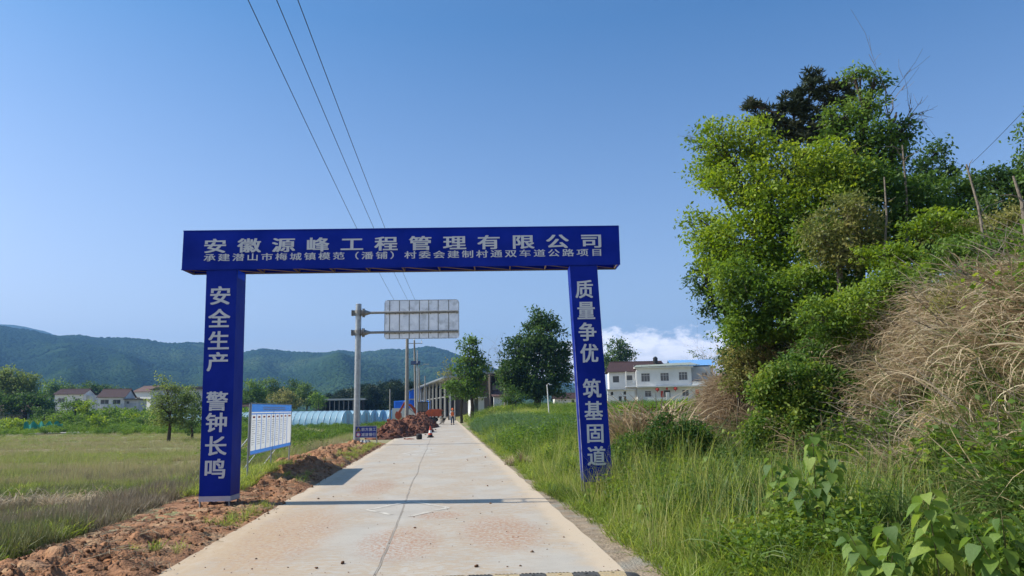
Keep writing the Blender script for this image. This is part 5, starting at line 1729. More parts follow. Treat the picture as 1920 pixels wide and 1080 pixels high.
tree('leaning_tree', 'dark leaning tree trunk with leaves at the right road edge', 'tree', 866, 92, [(870, 725, 18, 16), (858, 740, 14, 10), (878, 742, 12, 8)], L_dark, 0.32, 8, 34, 0.7, 0.18, seed=25)
tree('field_edge_tree', 'dark green tree behind the left end of the white house', 'tree', 1160, 158, [(1160, 652, 20, 14), (1150, 672, 26, 18), (1178, 668, 16, 12), (1158, 690, 28, 14)], L_far, 0.55, 3.2, 50, 1.3, 0.3, seed=26)
tree('field_tree', 'light green tree standing alone at the edge of the paddy field', 'tree', 318, 66,
     [(312, 732, 24, 22), (298, 760, 24, 24), (330, 758, 26, 26), (316, 785, 34, 18), (345, 785, 20, 22), (350, 750, 18, 22)], L_pale, 0.20, 13, 46, 0.55, 0.17, seed=27, maxb=24, twigs=30)
tree('field_tree', 'darker green tree just left of the arch pillar behind the field', 'tree', 362, 72, [(360, 745, 20, 18), (365, 775, 24, 22), (352, 800, 18, 14)], L_far, 0.24, 11, 40, 0.6, 0.14, seed=28)
tree('willow_tree', 'large pale-topped willow at the left edge before the mountain', 'tree', 30, 150,
     [(20, 708, 26, 16), (48, 716, 22, 16), (0, 722, 26, 24), (32, 735, 34, 20), (60, 738, 14, 14)], L_pale, 0.5, 3.4, 60, 1.4, 0.4, seed=29)
tree('dark_tree', 'dark evergreen mass beneath the pale willow at the left edge', 'tree', 40, 138, [(10, 755, 32, 20), (50, 752, 30, 18), (78, 760, 20, 18), (92, 768, 12, 12)], L_dark, 0.45, 4.4, 60, 1.2, 0.35, seed=30, forks=2)

TL = [  # px, d, lobes, material, label
    (84, 122, [(83, 775, 14, 12)], L_dark, 'small round dark bush before the low brown-roofed house'),
    (140, 128, [(138, 756, 18, 11), (148, 764, 16, 10)], L_mid, 'round green tree left of the pair of upstairs windows'),
    (163, 126, [(163, 762, 13, 11)], L_bright, 'lighter green bush between the two left houses'),
    (205, 124, [(205, 769, 12, 12)], L_mid, 'small round tree in front of the balcony house'),
    (105, 230, [(104, 722, 13, 10), (98, 735, 16, 12)], L_mid, 'green tree behind the left gabled house'),
    (132, 240, [(132, 726, 14, 7)], L_far, 'low tree top showing over the left house roof'),
    (170, 225, [(168, 728, 16, 9), (180, 742, 18, 16), (196, 730, 12, 8)], L_dark, 'dark broad tree between the two left houses'),
    (224, 235, [(226, 734, 14, 8)], L_far, 'tree top behind the balcony house'),
    (240, 130, [(240, 783, 16, 8)], L_bright, 'bright bush at the right of the balcony house'),
    (275, 118, [(276, 790, 18, 9)], L_mid, 'bush at the foot of the pale field tree'),
    (118, 120, [(122, 785, 22, 11)], L_mid, 'wide bush behind the green netting'),
    (30, 116, [(26, 797, 24, 10)], L_bright, 'bright shrub at the left edge of the far field'),
    (185, 116, [(185, 790, 20, 9)], L_bright, 'yellow green shrub in the middle of the far hedge'),
    (470, 176, [(468, 735, 20, 20), (482, 745, 18, 18)], L_mid, 'tall green tree just right of the arch pillar'),
    (508, 184, [(505, 728, 20, 16), (515, 742, 22, 18)], L_far, 'second green tree right of the arch pillar'),
    (530, 170, [(532, 748, 22, 14), (545, 752, 20, 12)], L_olive, 'brownish thicket behind the notice board'),
    (545, 190, [(545, 730, 16, 16), (552, 745, 16, 16)], L_dark, 'dark tree behind the brownish thicket'),
    (575, 180, [(572, 738, 16, 18), (585, 748, 16, 14)], L_far, 'green tree left of the grey open shed'),
    (598, 172, [(596, 752, 14, 12)], L_mid, 'low green tree touching the left end of the grey open shed'),
    (455, 168, [(456, 758, 16, 12)], L_dark, 'dark low tree beside the arch pillar'),
    (1090, 100, [(1088, 765, 26, 9)], L_bright, 'weedy shrub just behind the right arch pillar'),
]
for k, (px, d, lob, mt, lab) in enumerate(TL):
    tree('shrub' if d < 135 else 'tree', lab, 'shrub' if d < 135 else 'tree', px, d, lob, mt, 0.42 * d / 150, 5.2 * (150 / d) ** 1.5, 50, 1.15 * d / 150, 0.2 * d / 150, seed=60 + k, maxb=8)

# hedge in front of the houses: one dense ground cover
rs = np.random.RandomState(77)
P_shrub = []
for s in range(4):
    r_ = np.random.RandomState(500 + s)
    C = r_.normal(0, 0.35, (16, 3)); C[:, 2] = np.abs(C[:, 2]) * 1.1 + 0.25
    V, Fq, rr_ = leaf_cloud(C, 26, 0.34, 0.16, r_, 0.55)
    P_shrub.append(proto('shrub', np_mesh('shrub', V, Fq, False, G_weed, fattr={'rnd': rr_})))
n = 3600
d_ = rs.uniform(88, 165, n); px_ = rs.uniform(-60, 470, n)
k = (d_ < 100) | (fbm(px_ * 0.02, d_ * 0.06, 201) > 0.40)
k &= ~((d_ < 98) & (px_ < 340) & (fbm(px_ * 0.05, d_ * 0.2, 202) < 0.5))
k &= ~((d_ > 99) & (d_ < 103) & (px_ > 60) & (px_ < 190))
px_, d_ = px_[k], d_[k]
pts = np.array([at(a, 790, b) for a, b in zip(px_, d_)])
inst('hedge', pts[:, 0], pts[:, 1], P_shrub, 0.35, 1.0, 0.15 + 0.9 * fbm(px_ * 0.03, d_ * 0.1, 203) - 0.1 + rs.normal(0, 0.12, len(px_)), 61, 'tangled green hedge along the far side of the paddies', 'hedge', smul=np.interp(d_, [88, 112, 125, 165], [0.9, 1.1, 2.6, 3.4]) * np.where(px_ < 75, 0.6, 1.0))
n = 900
d_ = rs.uniform(58, 118, n); px_ = rs.uniform(440, 760, n)
k = fbm(px_ * 0.03, d_ * 0.08, 205) > 0.5 - 0.25 * (d_ > 100)
pts = np.array([at(a, 790, b) for a, b in zip(px_[k], d_[k])])
kk = pts[:, 0] < road_left(pts[:, 1]) - 1.5
inst('ditch_hedge', pts[kk, 0], pts[kk, 1], P_shrub, 0.3, 0.75, 0.1 + 0.6 * rs.rand(kk.sum()), 62, 'dark shrubs along the ditch in front of the blue tunnels', 'hedge')

# pine ridge behind the sheds: a far wood that reads as one mass
P_pine = []
for s in range(4):
    r_ = np.random.RandomState(700 + s)
    C = []
    for q in range(26):
        h = r_.uniform(0.25, 1.0); C.append((r_.normal(0, 0.16 * (1.25 - h)), r_.normal(0, 0.16 * (1.25 - h)), h))
    V, Fq, rr_ = leaf_cloud(np.array(C), 34, 0.13, 0.075, r_, 0.3, star=True)
    mb = MB(); mb.tube([(0, 0, -0.05), (0, 0, 0.9)], [0.018, 0.006], 5, cap=False)
    P_pine.append(proto('pine', np_mesh('pine', np.concatenate([V, np.array(mb.v)]), np.concatenate([Fq, np.array(mb.f) + len(V)]), False,
                  leafmat('ridge_pine', [(0, (0.014, 0.03, 0.014)), (0.6, (0.028, 0.055, 0.022)), (1, (0.055, 0.085, 0.03))], 0.15), fattr={'rnd': np.concatenate([rr_, np.zeros(len(mb.f))])})))
n = 620
px_ = rs.uniform(596, 800, n); d_ = rs.uniform(205, 290, n)
pts = np.array([at(a, 770, b) for a, b in zip(px_, d_)])
hts = np.interp(px_, [596, 620, 660, 700, 740, 800], [5.5, 6.5, 8.0, 8.6, 9.5, 8.5]) * rs.uniform(0.75, 1.15, n)
tag(scatter('pine_wood', np.stack([pts[:, 0], pts[:, 1], np.full(n, -0.8)], 1), rs.rand(n) * 6.28, hts, rs.rand(n), P_pine, seed=9), 'dark pine wood beyond the sheds and tunnels', 'pine wood')

# --- reeds and single plants in the foreground
def single_tuft(name, label, cat, loc, protos, n, spread, s0, s1, seed, mix=0.5):
    """one clump assembled from several tufts into a single mesh"""
    rs = np.random.RandomState(seed)
    Vs = []; Fs = []; rn = []; al = []; off = 0
    for k in range(n):
        me = protos[rs.randint(len(protos))].data
        v = np.empty(len(me.vertices) * 3, np.float32); me.vertices.foreach_get('co', v); v = v.reshape(-1, 3)
        q = np.empty(len(me.polygons) * 4, np.int32); me.polygons.foreach_get('vertices', q); q = q.reshape(-1, 4)
        r = np.empty(len(v), np.float32); me.attributes['rnd'].data.foreach_get('value', r)
        a = np.empty(len(v), np.float32); me.attributes['along'].data.foreach_get('value', a)
        th = rs.uniform(0, 6.28); rr_ = spread * math.sqrt(rs.rand()); s = rs.uniform(s0, s1)
        az_ = th + rs.normal(0, 0.5)
        c_, s_ = math.cos(az_), math.sin(az_)
        v2 = np.stack([v[:, 0] * c_ - v[:, 1] * s_, v[:, 0] * s_ + v[:, 1] * c_, v[:, 2]], 1) * s + np.array([rr_ * math.cos(th), rr_ * math.sin(th), 0])
        Vs.append(v2); Fs.append(q + off); off += len(v); rn.append(r * 0.6 + 0.4 * rs.rand()); al.append(a)
    mats = protos[0].data.materials[0]
    o = link(name, np_mesh(name, np.concatenate(Vs), np.concatenate(Fs), True, mats, vattr={'rnd': np.concatenate(rn), 'along': np.concatenate(al)}))
    o.location = tuple(float(c) for c in loc)
    return tag(o, label, cat)


D_dry = leafmat('dry_clump', [(0, (0.13, 0.10, 0.06)), (0.35, (0.28, 0.215, 0.13)), (0.8, (0.50, 0.40, 0.26)), (1, (0.58, 0.49, 0.34))], 0.25, root=(0.06, 0.05, 0.03), inst=False)
D_grn = leafmat('green_clump', [(0, (0.04, 0.085, 0.02)), (0.5, (0.09, 0.165, 0.035)), (1, (0.2, 0.28, 0.07))], 0.3, root=(0.05, 0.05, 0.02), inst=False)
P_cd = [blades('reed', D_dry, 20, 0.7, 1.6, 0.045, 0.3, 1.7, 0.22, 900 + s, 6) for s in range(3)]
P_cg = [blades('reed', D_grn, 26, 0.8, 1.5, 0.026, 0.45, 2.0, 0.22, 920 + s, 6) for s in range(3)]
c = at(1222, 880, 18.0)
single_tuft('dry_reed_clump', 'big clump of dry curling reeds right of the arch pillar', 'reed clump', (c[0], c[1], 0.25), P_cd, 40, 0.72, 0.95, 1.5, 5)
c = at(1265, 890, 17.0)
single_tuft('green_reed_clump', 'dark green arching reeds at the right side of the dry clump', 'reed clump', (c[0], c[1], 0.15), P_cg, 22, 0.6, 0.9, 1.3, 6)
c = at(1110, 900, 13.0)
single_tuft('dry_grass_wisp', 'few pale dry grass stalks bending over the foot of the right pillar', 'grass tuft', (c[0], c[1], 0.2), [blades('wisp', D_dry, 5, 0.5, 0.8, 0.009, 0.4, 1.9, 0.2, 940, 7)], 2, 0.1, 0.9, 1.0, 7)
c = on(950, 866, 0.1)
single_tuft('brown_brush', 'brown withered brush lying at the right road edge beyond the arch', 'dead brush', (c[0] + 0.35, c[1], 0.0), P_cd, 7, 0.4, 0.25, 0.45, 9)
c = on(1048, 925, 0.05)
single_tuft('grey_grass_tuft', 'grey-green tangled tuft at the corner of the road before the right pillar', 'grass tuft', (c[0], c[1], 0.02), P_cg, 5, 0.22, 0.22, 0.35, 8)
for k, (px, py, sc, lab) in enumerate(((1600, 1010, 0.75, 'tall fresh grass tuft left of the broad-leaved plants'), (1420, 990, 0.7, 'bright arching grass tuft in the lower right foreground'),
                                       (1500, 930, 0.7, 'grass tuft standing behind the tall leafy seedling'), (1330, 1010, 0.55, 'arching grass tuft nearest the gravel verge'))):
    c = on(px, py, 0.25)
    single_tuft('grass_tuft', lab, 'grass tuft', (c[0], c[1], float(ground_z(c[0], c[1]))), P_cg, 5, 0.25, sc * 0.55, sc * 0.8, 30 + k)

# broad-leaved seedlings with separate leaves
def heart(name, mat, L_=1.0, W_=0.8, fold=0.18, droop=0.35):
    out = [(0.0, 0.0), (0.10, 0.42), (0.30, 0.50), (0.55, 0.40), (0.8, 0.2), (1.0, 0.0)]
    V = []; F_ = []
    for i, (t, w) in enumerate(out):
        z = -droop * t * t
        V.append((t * L_, 0, z * L_))
        if i not in (0, len(out) - 1):
            V.append((t * L_ - 0.04, w * W_, (z + fold * w) * L_)); V.append((t * L_ - 0.04, -w * W_, (z + fold * w) * L_))
    # indices: 0; (1,2,3) (4,5,6) (7,8,9) (10,11,12); 13
    F_ = [(0, 1, 2), (0, 3, 1), (1, 4, 5, 2), (1, 3, 6, 4), (4, 7, 8, 5), (4, 6, 9, 7), (7, 10, 11, 8), (7, 9, 12, 10), (10, 13, 11), (10, 12, 13)]
    me = bpy.data.meshes.new(name); me.from_pydata(V, [], F_); me.materials.append(mat)
    me.polygons.foreach_set('use_smooth', np.ones(len(F_), bool)); return me


def broadmat(name, c):
    m = pmat(name, c, tuple(v * 0.75 for v in c), 10, 0.5, 0.3, 24)
    t = m.node_tree; N, L = t.nodes, t.links
    tr = N.new('ShaderNodeBsdfTranslucent'); tr.inputs[0].default_value = (c[0] * 1.4, c[1] * 1.4, c[2], 1)
    ms = N.new('ShaderNodeMixShader'); ms.inputs[0].default_value = 0.4
    L.new(N['Principled BSDF'].outputs[0], ms.inputs[1]); L.new(tr.outputs[0], ms.inputs[2]); L.new(ms.outputs[0], N['Material Output'].inputs[0])
    return m


BM = [broadmat('broad_leaf', (0.17, 0.27, 0.05)), broadmat('broad_leaf_deep', (0.09, 0.17, 0.035)), broadmat('broad_leaf_lime', (0.25, 0.34, 0.06))]
HM = [heart('leaf', m) for m in BM]


def seedling(label, foot, stems, size, seed, mats=(0, 1), stem_mat='bark', leaf_z0=0.35):
    """foot = (x,y,z); stems = list of (dx,dy,h,nleaves)"""
    rs = np.random.RandomState(seed)
    e = empty('leafy_plant', foot, 0, label, 'plant')
    for (dx, dy, h, nl) in stems:
        mb = MB(); mb.tube([(0, 0, -0.05), (dx * 0.4, dy * 0.4, h * 0.5), (dx, dy, h)], [0.007, 0.005, 0.003], 5); mb.build('stem', M['green_stem'], e)
        for k in range(nl):
            t = leaf_z0 + (1 - leaf_z0) * (k + 0.5) / nl
            a = k * 2.4 + rs.uniform(-0.4, 0.4); s = size * rs.uniform(0.65, 1.15) * (1.1 - 0.25 * abs(t - 0.7))
            o = bpy.data.objects.new('leaf', HM[mats[rs.randint(len(mats))]]); COL.objects.link(o); o.parent = e
            q = t * h; bx_ = dx * (0.8 * t if t < 0.5 else 0.4 + 1.2 * (t - 0.5)); by_ = dy * (0.8 * t if t < 0.5 else 0.4 + 1.2 * (t - 0.5))
            pet = 0.045
            o.location = (bx_ + math.cos(a) * pet, by_ + math.sin(a) * pet, q)
            o.rotation_euler = (rs.uniform(-0.4, 0.4), rs.uniform(0.25, 0.95), a); o.scale = (s, s, s)
    return e


G_stem = 1
M['green_stem'] = pmat('green_stem', (0.10, 0.11, 0.04), (0.07, 0.06, 0.03), 20, 0.8)


def foot(px, py, z=0.3):
    c = on(px, py, z); return (c[0], c[1], float(ground_z(c[0], c[1])))


seedling('tall leafy seedling with heart-shaped leaves in front of the dark bush', foot(1535, 1010, 0.35), [(0.02, 0, 1.05, 30), (-0.2, 0.1, 0.75, 20), (0.18, -0.1, 0.85, 22)], 0.12, 1, (0, 0, 2, 1))
seedling('shorter leafy seedling left of the tall one', foot(1455, 985, 0.35), [(0.0, 0, 0.8, 15), (0.18, 0.1, 0.6, 10)], 0.11, 2, (0, 2, 1))
seedling('low broad-leaved plant with large lime leaves at the bottom right', foot(1660, 1085, 0.35), [(-0.25, 0, 0.55, 20), (0.12, 0.1, 0.6, 22), (0.35, 0, 0.5, 18), (-0.05, -0.2, 0.42, 15), (-0.1, 0.25, 0.5, 16)], 0.12, 3, (0, 0, 1, 2))
seedling('upright plant with drooping large leaves right of the low broad-leaved plant', foot(1765, 1090, 0.35), [(-0.05, 0, 0.78, 22), (0.2, 0.05, 0.6, 16)], 0.14, 4, (2, 0))
seedling('broad-leaved plant cut by the bottom right corner', foot(1895, 1110, 0.35), [(0.0, 0, 0.6, 20), (-0.2, 0, 0.45, 16)], 0.12, 5, (0, 1))
seedling('pale rounded leaves low in the grass beyond the gravel verge', foot(1235, 975, 0.2), [(0.0, 0, 0.5, 6), (-0.2, 0, 0.42, 5), (0.15, 0.1, 0.4, 4)], 0.11, 6, (0,))
seedling('bright young shrub shoots before the low bush', foot(1262, 900, 0.3), [(0.0, 0, 0.7, 9), (0.25, 0, 0.6, 8), (-0.15, 0, 0.5, 6)], 0.085, 7, (2, 0))
seedling('leafy sprig growing through grass right of the arch pillar foot', foot(1330, 930, 0.3), [(0, 0, 0.6, 8), (0.3, 0, 0.55, 7), (-0.2, 0.1, 0.5, 6)], 0.10, 8, (1, 0))
seedling('low green herb in front of the right pillar foot', foot(1105, 935, 0.15), [(0, 0, 0.4, 9), (0.12, 0, 0.32, 7), (-0.12, 0.05, 0.3, 6)], 0.07, 9, (0, 2))
c = on(222, 972, -0.2)
seedling('single bright green sapling at the edge of the soil bank on the left', (c[0], c[1], -0.25), [(0, 0, 0.34, 6), (0.06, 0, 0.28, 4)], 0.11, 10, (2, 0))

# ------------------------------------------------------------------ buildings
class Plan:
    """maps photograph pixels onto a vertical facade plane at distance d, turned by rz"""
    def __init__(s, px, d, z, rz=0.0):
        p = at(px, 770, d); s.o = np.array([p[0], p[1], z]); s.rz = rz
        s.ax = np.array([math.cos(rz), math.sin(rz), 0]); s.ay = np.array([-math.sin(rz), math.cos(rz), 0])

    def __call__(s, px, py, y=0.0):
        r = ray(px, py); o = s.o + s.ay * y
        t = ((o - _EYE) @ s.ay) / (r @ s.ay); q = _EYE + r * t - s.o
        return q @ s.ax, q[2]

    def rect(s, x0, y0, x1, y1, y=0.0):
        a, zt = s(x0, y0, y); b, zb = s(x1, y1, y)
        return a, b, zb, zt

    def root(s, name, label, cat, group=None): return empty(name, s.o, s.rz, label, cat, group)


m_wall = pmat('white_render', (0.74, 0.73, 0.70), (0.64, 0.63, 0.60), 0.35, 0.85, 0.1, c3=(0.56, 0.55, 0.52), s3=0.2)
m_wall2 = pmat('greyish_render', (0.56, 0.56, 0.55), (0.46, 0.46, 0.45), 0.3, 0.85, c3=(0.38, 0.37, 0.35), s3=0.25)
m_tile = pmat('brown_roof_tiles', (0.085, 0.042, 0.038), (0.06, 0.034, 0.032), 3, 0.75, 0.4, 8)
m_tile2 = pmat('grey_brown_tiles', (0.17, 0.10, 0.085), (0.12, 0.075, 0.065), 3, 0.8, 0.4, 8)
m_blue_sheet = pmat('blue_sheet_roof', (0.16, 0.34, 0.62), (0.14, 0.30, 0.55), 1, 0.5)
m_blue_wall = pmat('blue_sheet_wall', (0.02, 0.20, 0.78), (0.018, 0.17, 0.70), 0.6, 0.5)
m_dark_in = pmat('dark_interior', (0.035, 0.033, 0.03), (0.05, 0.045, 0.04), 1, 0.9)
m_brownsteel = pmat('dark_brown_sheet', (0.07, 0.055, 0.045), (0.05, 0.04, 0.035), 0.8, 0.8)
m_red = pmat('red_paper', (0.55, 0.05, 0.03), (0.45, 0.06, 0.04), 4, 0.7)
m_frame = pmat('window_frame', (0.6, 0.6, 0.6), (0.5, 0.5, 0.5), 2, 0.5)
m_canopy = pmat('canopy_sheet', (0.30, 0.33, 0.28), (0.22, 0.25, 0.20), 0.6, 0.6)


def window(parent, x0, x1, z0, z1, y, n=3, mat=None, name='window', transom=True):
    """glass recessed in a framed opening proud of nothing: reveal, frame, mullions, panes, sill"""
    e = bpy.data.objects.new(name, None); COL.objects.link(e); e.parent = parent
    mb = MB(); f = 0.05
    mb.box(x0, x1, y - 0.03, y + 0.02, z1 - f, z1); mb.box(x0, x1, y - 0.03, y + 0.02, z0, z0 + f)
    mb.box(x0, x0 + f, y - 0.03, y + 0.02, z0 + f, z1 - f); mb.box(x1 - f, x1, y - 0.03, y + 0.02, z0 + f, z1 - f)
    for k in range(1, n):
        xk = x0 + (x1 - x0) * k / n; mb.box(xk - 0.025, xk + 0.025, y - 0.028, y + 0.018, z0 + f, z1 - f)
    if transom:
        zt = z0 + (z1 - z0) * 0.72; mb.box(x0 + f, x1 - f, y - 0.026, y + 0.016, zt - 0.025, zt + 0.025)
    mb.build('frame', mat or m_frame, e)
    mb = MB(); mb.box(x0 + 0.01, x1 - 0.01, y - 0.012, y - 0.004, z0 + 0.01, z1 - 0.01); mb.build('pane', M['glass'], e)
    mb = MB(); mb.box(x0 - 0.08, x1 + 0.08, y - 0.12, y - 0.032, z0 - 0.09, z0 - 0.01); mb.build('sill', m_wall2, e)
    return e


def wall_with_holes(name, x0, x1, z0, z1, y, depth, holes, mat, parent):
    """front wall of real thickness with cut openings (grid of boxes)"""
    xs = sorted(set([x0, x1] + [v for h in holes for v in h[:2]])); zs = sorted(set([z0, z1] + [v for h in holes for v in h[2:]]))
    V = {}; verts = []; faces = []
    def vid(x, yy, z):
        k = (round(x, 5), round(yy, 5), round(z, 5))
        if k not in V: V[k] = len(verts); verts.append(k)
        return V[k]
    def solid(i, j):
        if i < 0 or j < 0 or i >= len(xs) - 1 or j >= len(zs) - 1: return False
        cx, cz = (xs[i] + xs[i + 1]) / 2, (zs[j] + zs[j + 1]) / 2
        return not any(h[0] < cx < h[1] and h[2] < cz < h[3] for h in holes)
    y1 = y + depth
    for i in range(len(xs) - 1):
        for j in range(len(zs) - 1):
            if not solid(i, j): continue
            a, b, c, d = xs[i], xs[i + 1], zs[j], zs[j + 1]
            faces.append((vid(a, y, c), vid(b, y, c), vid(b, y, d), vid(a, y, d)))
            faces.append((vid(b, y1, c), vid(a, y1, c), vid(a, y1, d), vid(b, y1, d)))
            if not solid(i - 1, j): faces.append((vid(a, y1, c), vid(a, y, c), vid(a, y, d), vid(a, y1, d)))
            if not solid(i + 1, j): faces.append((vid(b, y, c), vid(b, y1, c), vid(b, y1, d), vid(b, y, d)))
            if not solid(i, j - 1): faces.append((vid(a, y1, c), vid(b, y1, c), vid(b, y, c), vid(a, y, c)))
            if not solid(i, j + 1): faces.append((vid(a, y, d), vid(b, y, d), vid(b, y1, d), vid(a, y1, d)))
    me = bpy.data.meshes.new(name); me.from_pydata(verts, [], faces); me.materials.append(mat)
    return link(name, me, parent)


def body(name, x0, x1, z0, z1, y0, y1, mat, parent):
    """back and side walls behind a front wall"""
    mb = MB(); mb.box(x0, x0 + 0.2, y0, y1, z0, z1); mb.box(x1 - 0.2, x1, y0, y1, z0, z1); mb.box(x0 + 0.201, x1 - 0.201, y1 - 0.2, y1, z0, z1)
    mb.box(x0 + 0.201, x1 - 0.201, y0 + 1.2, y0 + 1.3, z0, z1)
    return mb.build(name, mat, parent)


# ---- white two-storey house on the right
P_ = Plan(1230, 140, 0.8, rad(-10))
hw = P_.root('white_house', 'white two-storey farmhouse with red lanterns beyond the right arch pillar', 'house')
X0, X1, _, ZR = P_.rect(1193, 691, 1299, 750)
Z0 = -0.6
_, zf = P_(1230, 729)
up = [P_.rect(1202, 700, 1219, 715.5), P_.rect(1238, 699.2, 1254.6, 714), P_.rect(1272.5, 697.5, 1289.5, 712.5)]
gd = [P_.rect(1209, 733, 1221.5, 744), P_.rect(1245, 732, 1257.5, 752), P_.rect(1279, 731, 1292, 742.5)]
wall_with_holes('front_wall', X0, X1, Z0, ZR, 0, 0.25, up + gd, m_wall, hw)
body('walls', X0, X1, Z0, ZR - 0.01, 0.251, 9, m_wall, hw)
for w_ in up: window(hw, *w_, 0.14, 3)
window(hw, *gd[0], 0.14, 2); window(hw, *gd[2], 0.14, 2)
mb = MB(); mb.box(gd[1][0], gd[1][1], 0.12, 0.17, gd[1][2], gd[1][3]); mb.build('door', m_dark_in, hw)
_, zl = P_(1230, 724.5)
mb = MB(); mb.box(X0 - 0.1, X1 + 4.3, -1.1, -0.005, zl - 0.15, zl + 0.1); mb.build('floor_ledge', m_wall, hw)
mb = MB(); mb.box(X0 - 0.35, X1 + 0.35, -0.45, 9.2, ZR + 0.002, ZR + 0.28); mb.build('cornice', m_wall, hw)
# canopy over the flat roof
a, zc0 = P_(1188, 688.5); b, zc1 = P_(1305, 682.5)
mb = MB(); mb.add([(a, -0.6, zc0), (b + 0.6, -0.6, zc0 + 0.25), (b - 0.6, 5, zc1 + 0.6), (a + 1, 5, zc1 + 0.4), (a, -0.6, zc0 - 0.06), (b + 0.6, -0.6, zc0 + 0.19), (b - 0.6, 5, zc1 + 0.54), (a + 1, 5, zc1 + 0.34)],
                   [(0, 1, 2, 3), (7, 6, 5, 4), (0, 4, 5, 1), (1, 5, 6, 2), (2, 6, 7, 3), (3, 7, 4, 0)]); mb.build('canopy', m_canopy, hw)
for k in range(9):
    t = k / 8; mb = MB(); x = a + (b - a) * t
    mb.box(x - 0.04, x + 0.04, -0.55, -0.45, ZR + 0.29, zc0 + 0.02 + 0.2 * t); mb.build('canopy_post', M['steel_dull'], hw)
    mb = MB(); mb.tube([(x, -0.6, zc0 + 0.04 + 0.25 * t), (x + 0.9 * (0.5 - t), 5, zc1 + 0.42 + .2 * t)], 0.04, 4); mb.build('canopy_rib', M['steel_dull'], hw)
# right wing, set back, with terrace and ground floor
xr0, xr1, _, zr = P_.rect(1299, 686, 1339, 740)
mb = MB()
rw = [P_.rect(1316, 698, 1326.5, 706, 3.0), P_.rect(1327, 708, 1333, 716, 3.0)]
wall_with_holes('wing_front', X1 + 0.02, xr1, zl + 0.12, zr, 3.0, 0.25, rw, m_wall2, hw)
body('wing_walls', X1 + 0.02, xr1, Z0, zr - 0.01, 3.26, 9, m_wall2, hw)
for w_ in rw: window(hw, *w_, 3.12, 2, transom=False)
gw = [P_.rect(1306, 736, 1312.5, 748), P_.rect(1318.5, 731, 1327, 745)]
wall_with_holes('wing_ground_wall', X1 + 0.02, xr1 - 0.4, Z0, zl - 0.16, 0.1, 0.25, gw, m_wall, hw)
mb = MB(); mb.box(gw[0][0], gw[0][1], 0.2, 0.25, gw[0][2], gw[0][3]); mb.build('door', m_dark_in, hw)
window(hw, *gw[1], 0.22, 2)
mb = MB(); mb.box(X1 + 0.03, xr1 + 0.4, -0.7, 3.0, zl + 0.101, zl + 0.25); mb.box(X1 + 0.03, xr1 + 0.4, -0.7, -0.6, zl + 0.251, zl + 0.8); mb.build('terrace', m_wall, hw)
mb = MB(); mb.box(X1 + 1.2, X1 + 1.9, -0.35, -0.05, zl + 0.82, zl + 1.3); mb.box(X1 + 0.05, X1 + 1.9, 1.6, 2.2, zl + .26, zl + 1.1); mb.build('air_conditioner', M['steel_dull'], hw)
# blue sheet roof behind
a0, b0, zb0_, zb1_ = P_.rect(1254, 675, 1341, 686, 8)
mb = MB(); nrib = 30
for k in range(nrib):
    xa = a0 + (b0 - a0) * k / nrib; xb = a0 + (b0 - a0) * (k + 1) / nrib; xm = (xa + xb) / 2
    mb.add([(xa, 5.0, zb0_), (xm, 5.0, zb0_ + 0.06), (xb, 5.0, zb0_), (xa, 9.5, zb1_), (xm, 9.5, zb1_ + 0.06), (xb, 9.5, zb1_),
            (xa, 14, zb0_), (xm, 14, zb0_ + 0.06), (xb, 14, zb0_)], [(0, 1, 4, 3), (1, 2, 5, 4), (3, 4, 7, 6), (4, 5, 8, 7)])
mb.build('blue_roof', m_blue_sheet, hw)
mb = MB(); mb.box(a0 + 1.0, b0 - 0.2, 9.05, 13.9, Z0, zb0_ - 0.02); mb.build('rear_wing', m_wall2, hw)
# left wing with tiled roof and balcony
xl0, xl1, _, zlw = P_.rect(1142, 697.5, 1193, 740)
lw = [P_.rect(1149.5, 705, 1161.5, 716.5), P_.rect(1174, 703.5, 1187, 718)]
wall_with_holes('left_front', xl0, X0 - 0.02, Z0, zlw, 1.2, 0.25, lw, m_wall, hw)
body('left_walls', xl0, X0 - 0.02, Z0, zlw - 0.01, 1.46, 9, m_wall, hw)
window(hw, *lw[0], 1.32, 3, m_dark_in, transom=False); window(hw, *lw[1], 1.32, 2, m_dark_in)
# tiled roofs: rows of tiles as stepped courses
def tiled_roof(nm, x0, x1, y0, y1, z0, z1, mat, parent, gable=0.0, rows=9):
    ym = (y0 + y1) / 2; mb = MB()
    for sgn in (0, 1):
        for r in range(rows):
            t0, t1 = r / rows, (r + 1) / rows
            ya = y0 + (ym - y0) * t0; yb = y0 + (ym - y0) * t1
            if sgn: ya, yb = y1 - (y1 - ym) * t0, y1 - (y1 - ym) * t1
            za = z0 + (z1 - z0) * t0 + 0.09; zb = z0 + (z1 - z0) * t1 + 0.03
            gx0, gx1 = x0 + gable * t0, x1 - gable * t0; hx0, hx1 = x0 + gable * t1, x1 - gable * t1
            vs = [(gx0, ya, za), (gx1, ya, za), (hx1, yb, zb), (hx0, yb, zb), (gx0, ya, za - 0.1), (gx1, ya, za - 0.1), (hx1, yb, zb - 0.06), (hx0, yb, zb - 0.06)]
            fs = [(0, 1, 2, 3), (7, 6, 5, 4), (0, 4, 5, 1), (1, 5, 6, 2), (3, 7, 4, 0)]
            if sgn: fs = [f[::-1] for f in fs]
            mb.add(vs, fs)
    mb.tube([(x0 + gable, ym, z1 + 0.06), (x1 - gable, ym, z1 + 0.06)], 0.13, 6)
    return mb.build(nm, mat, parent)


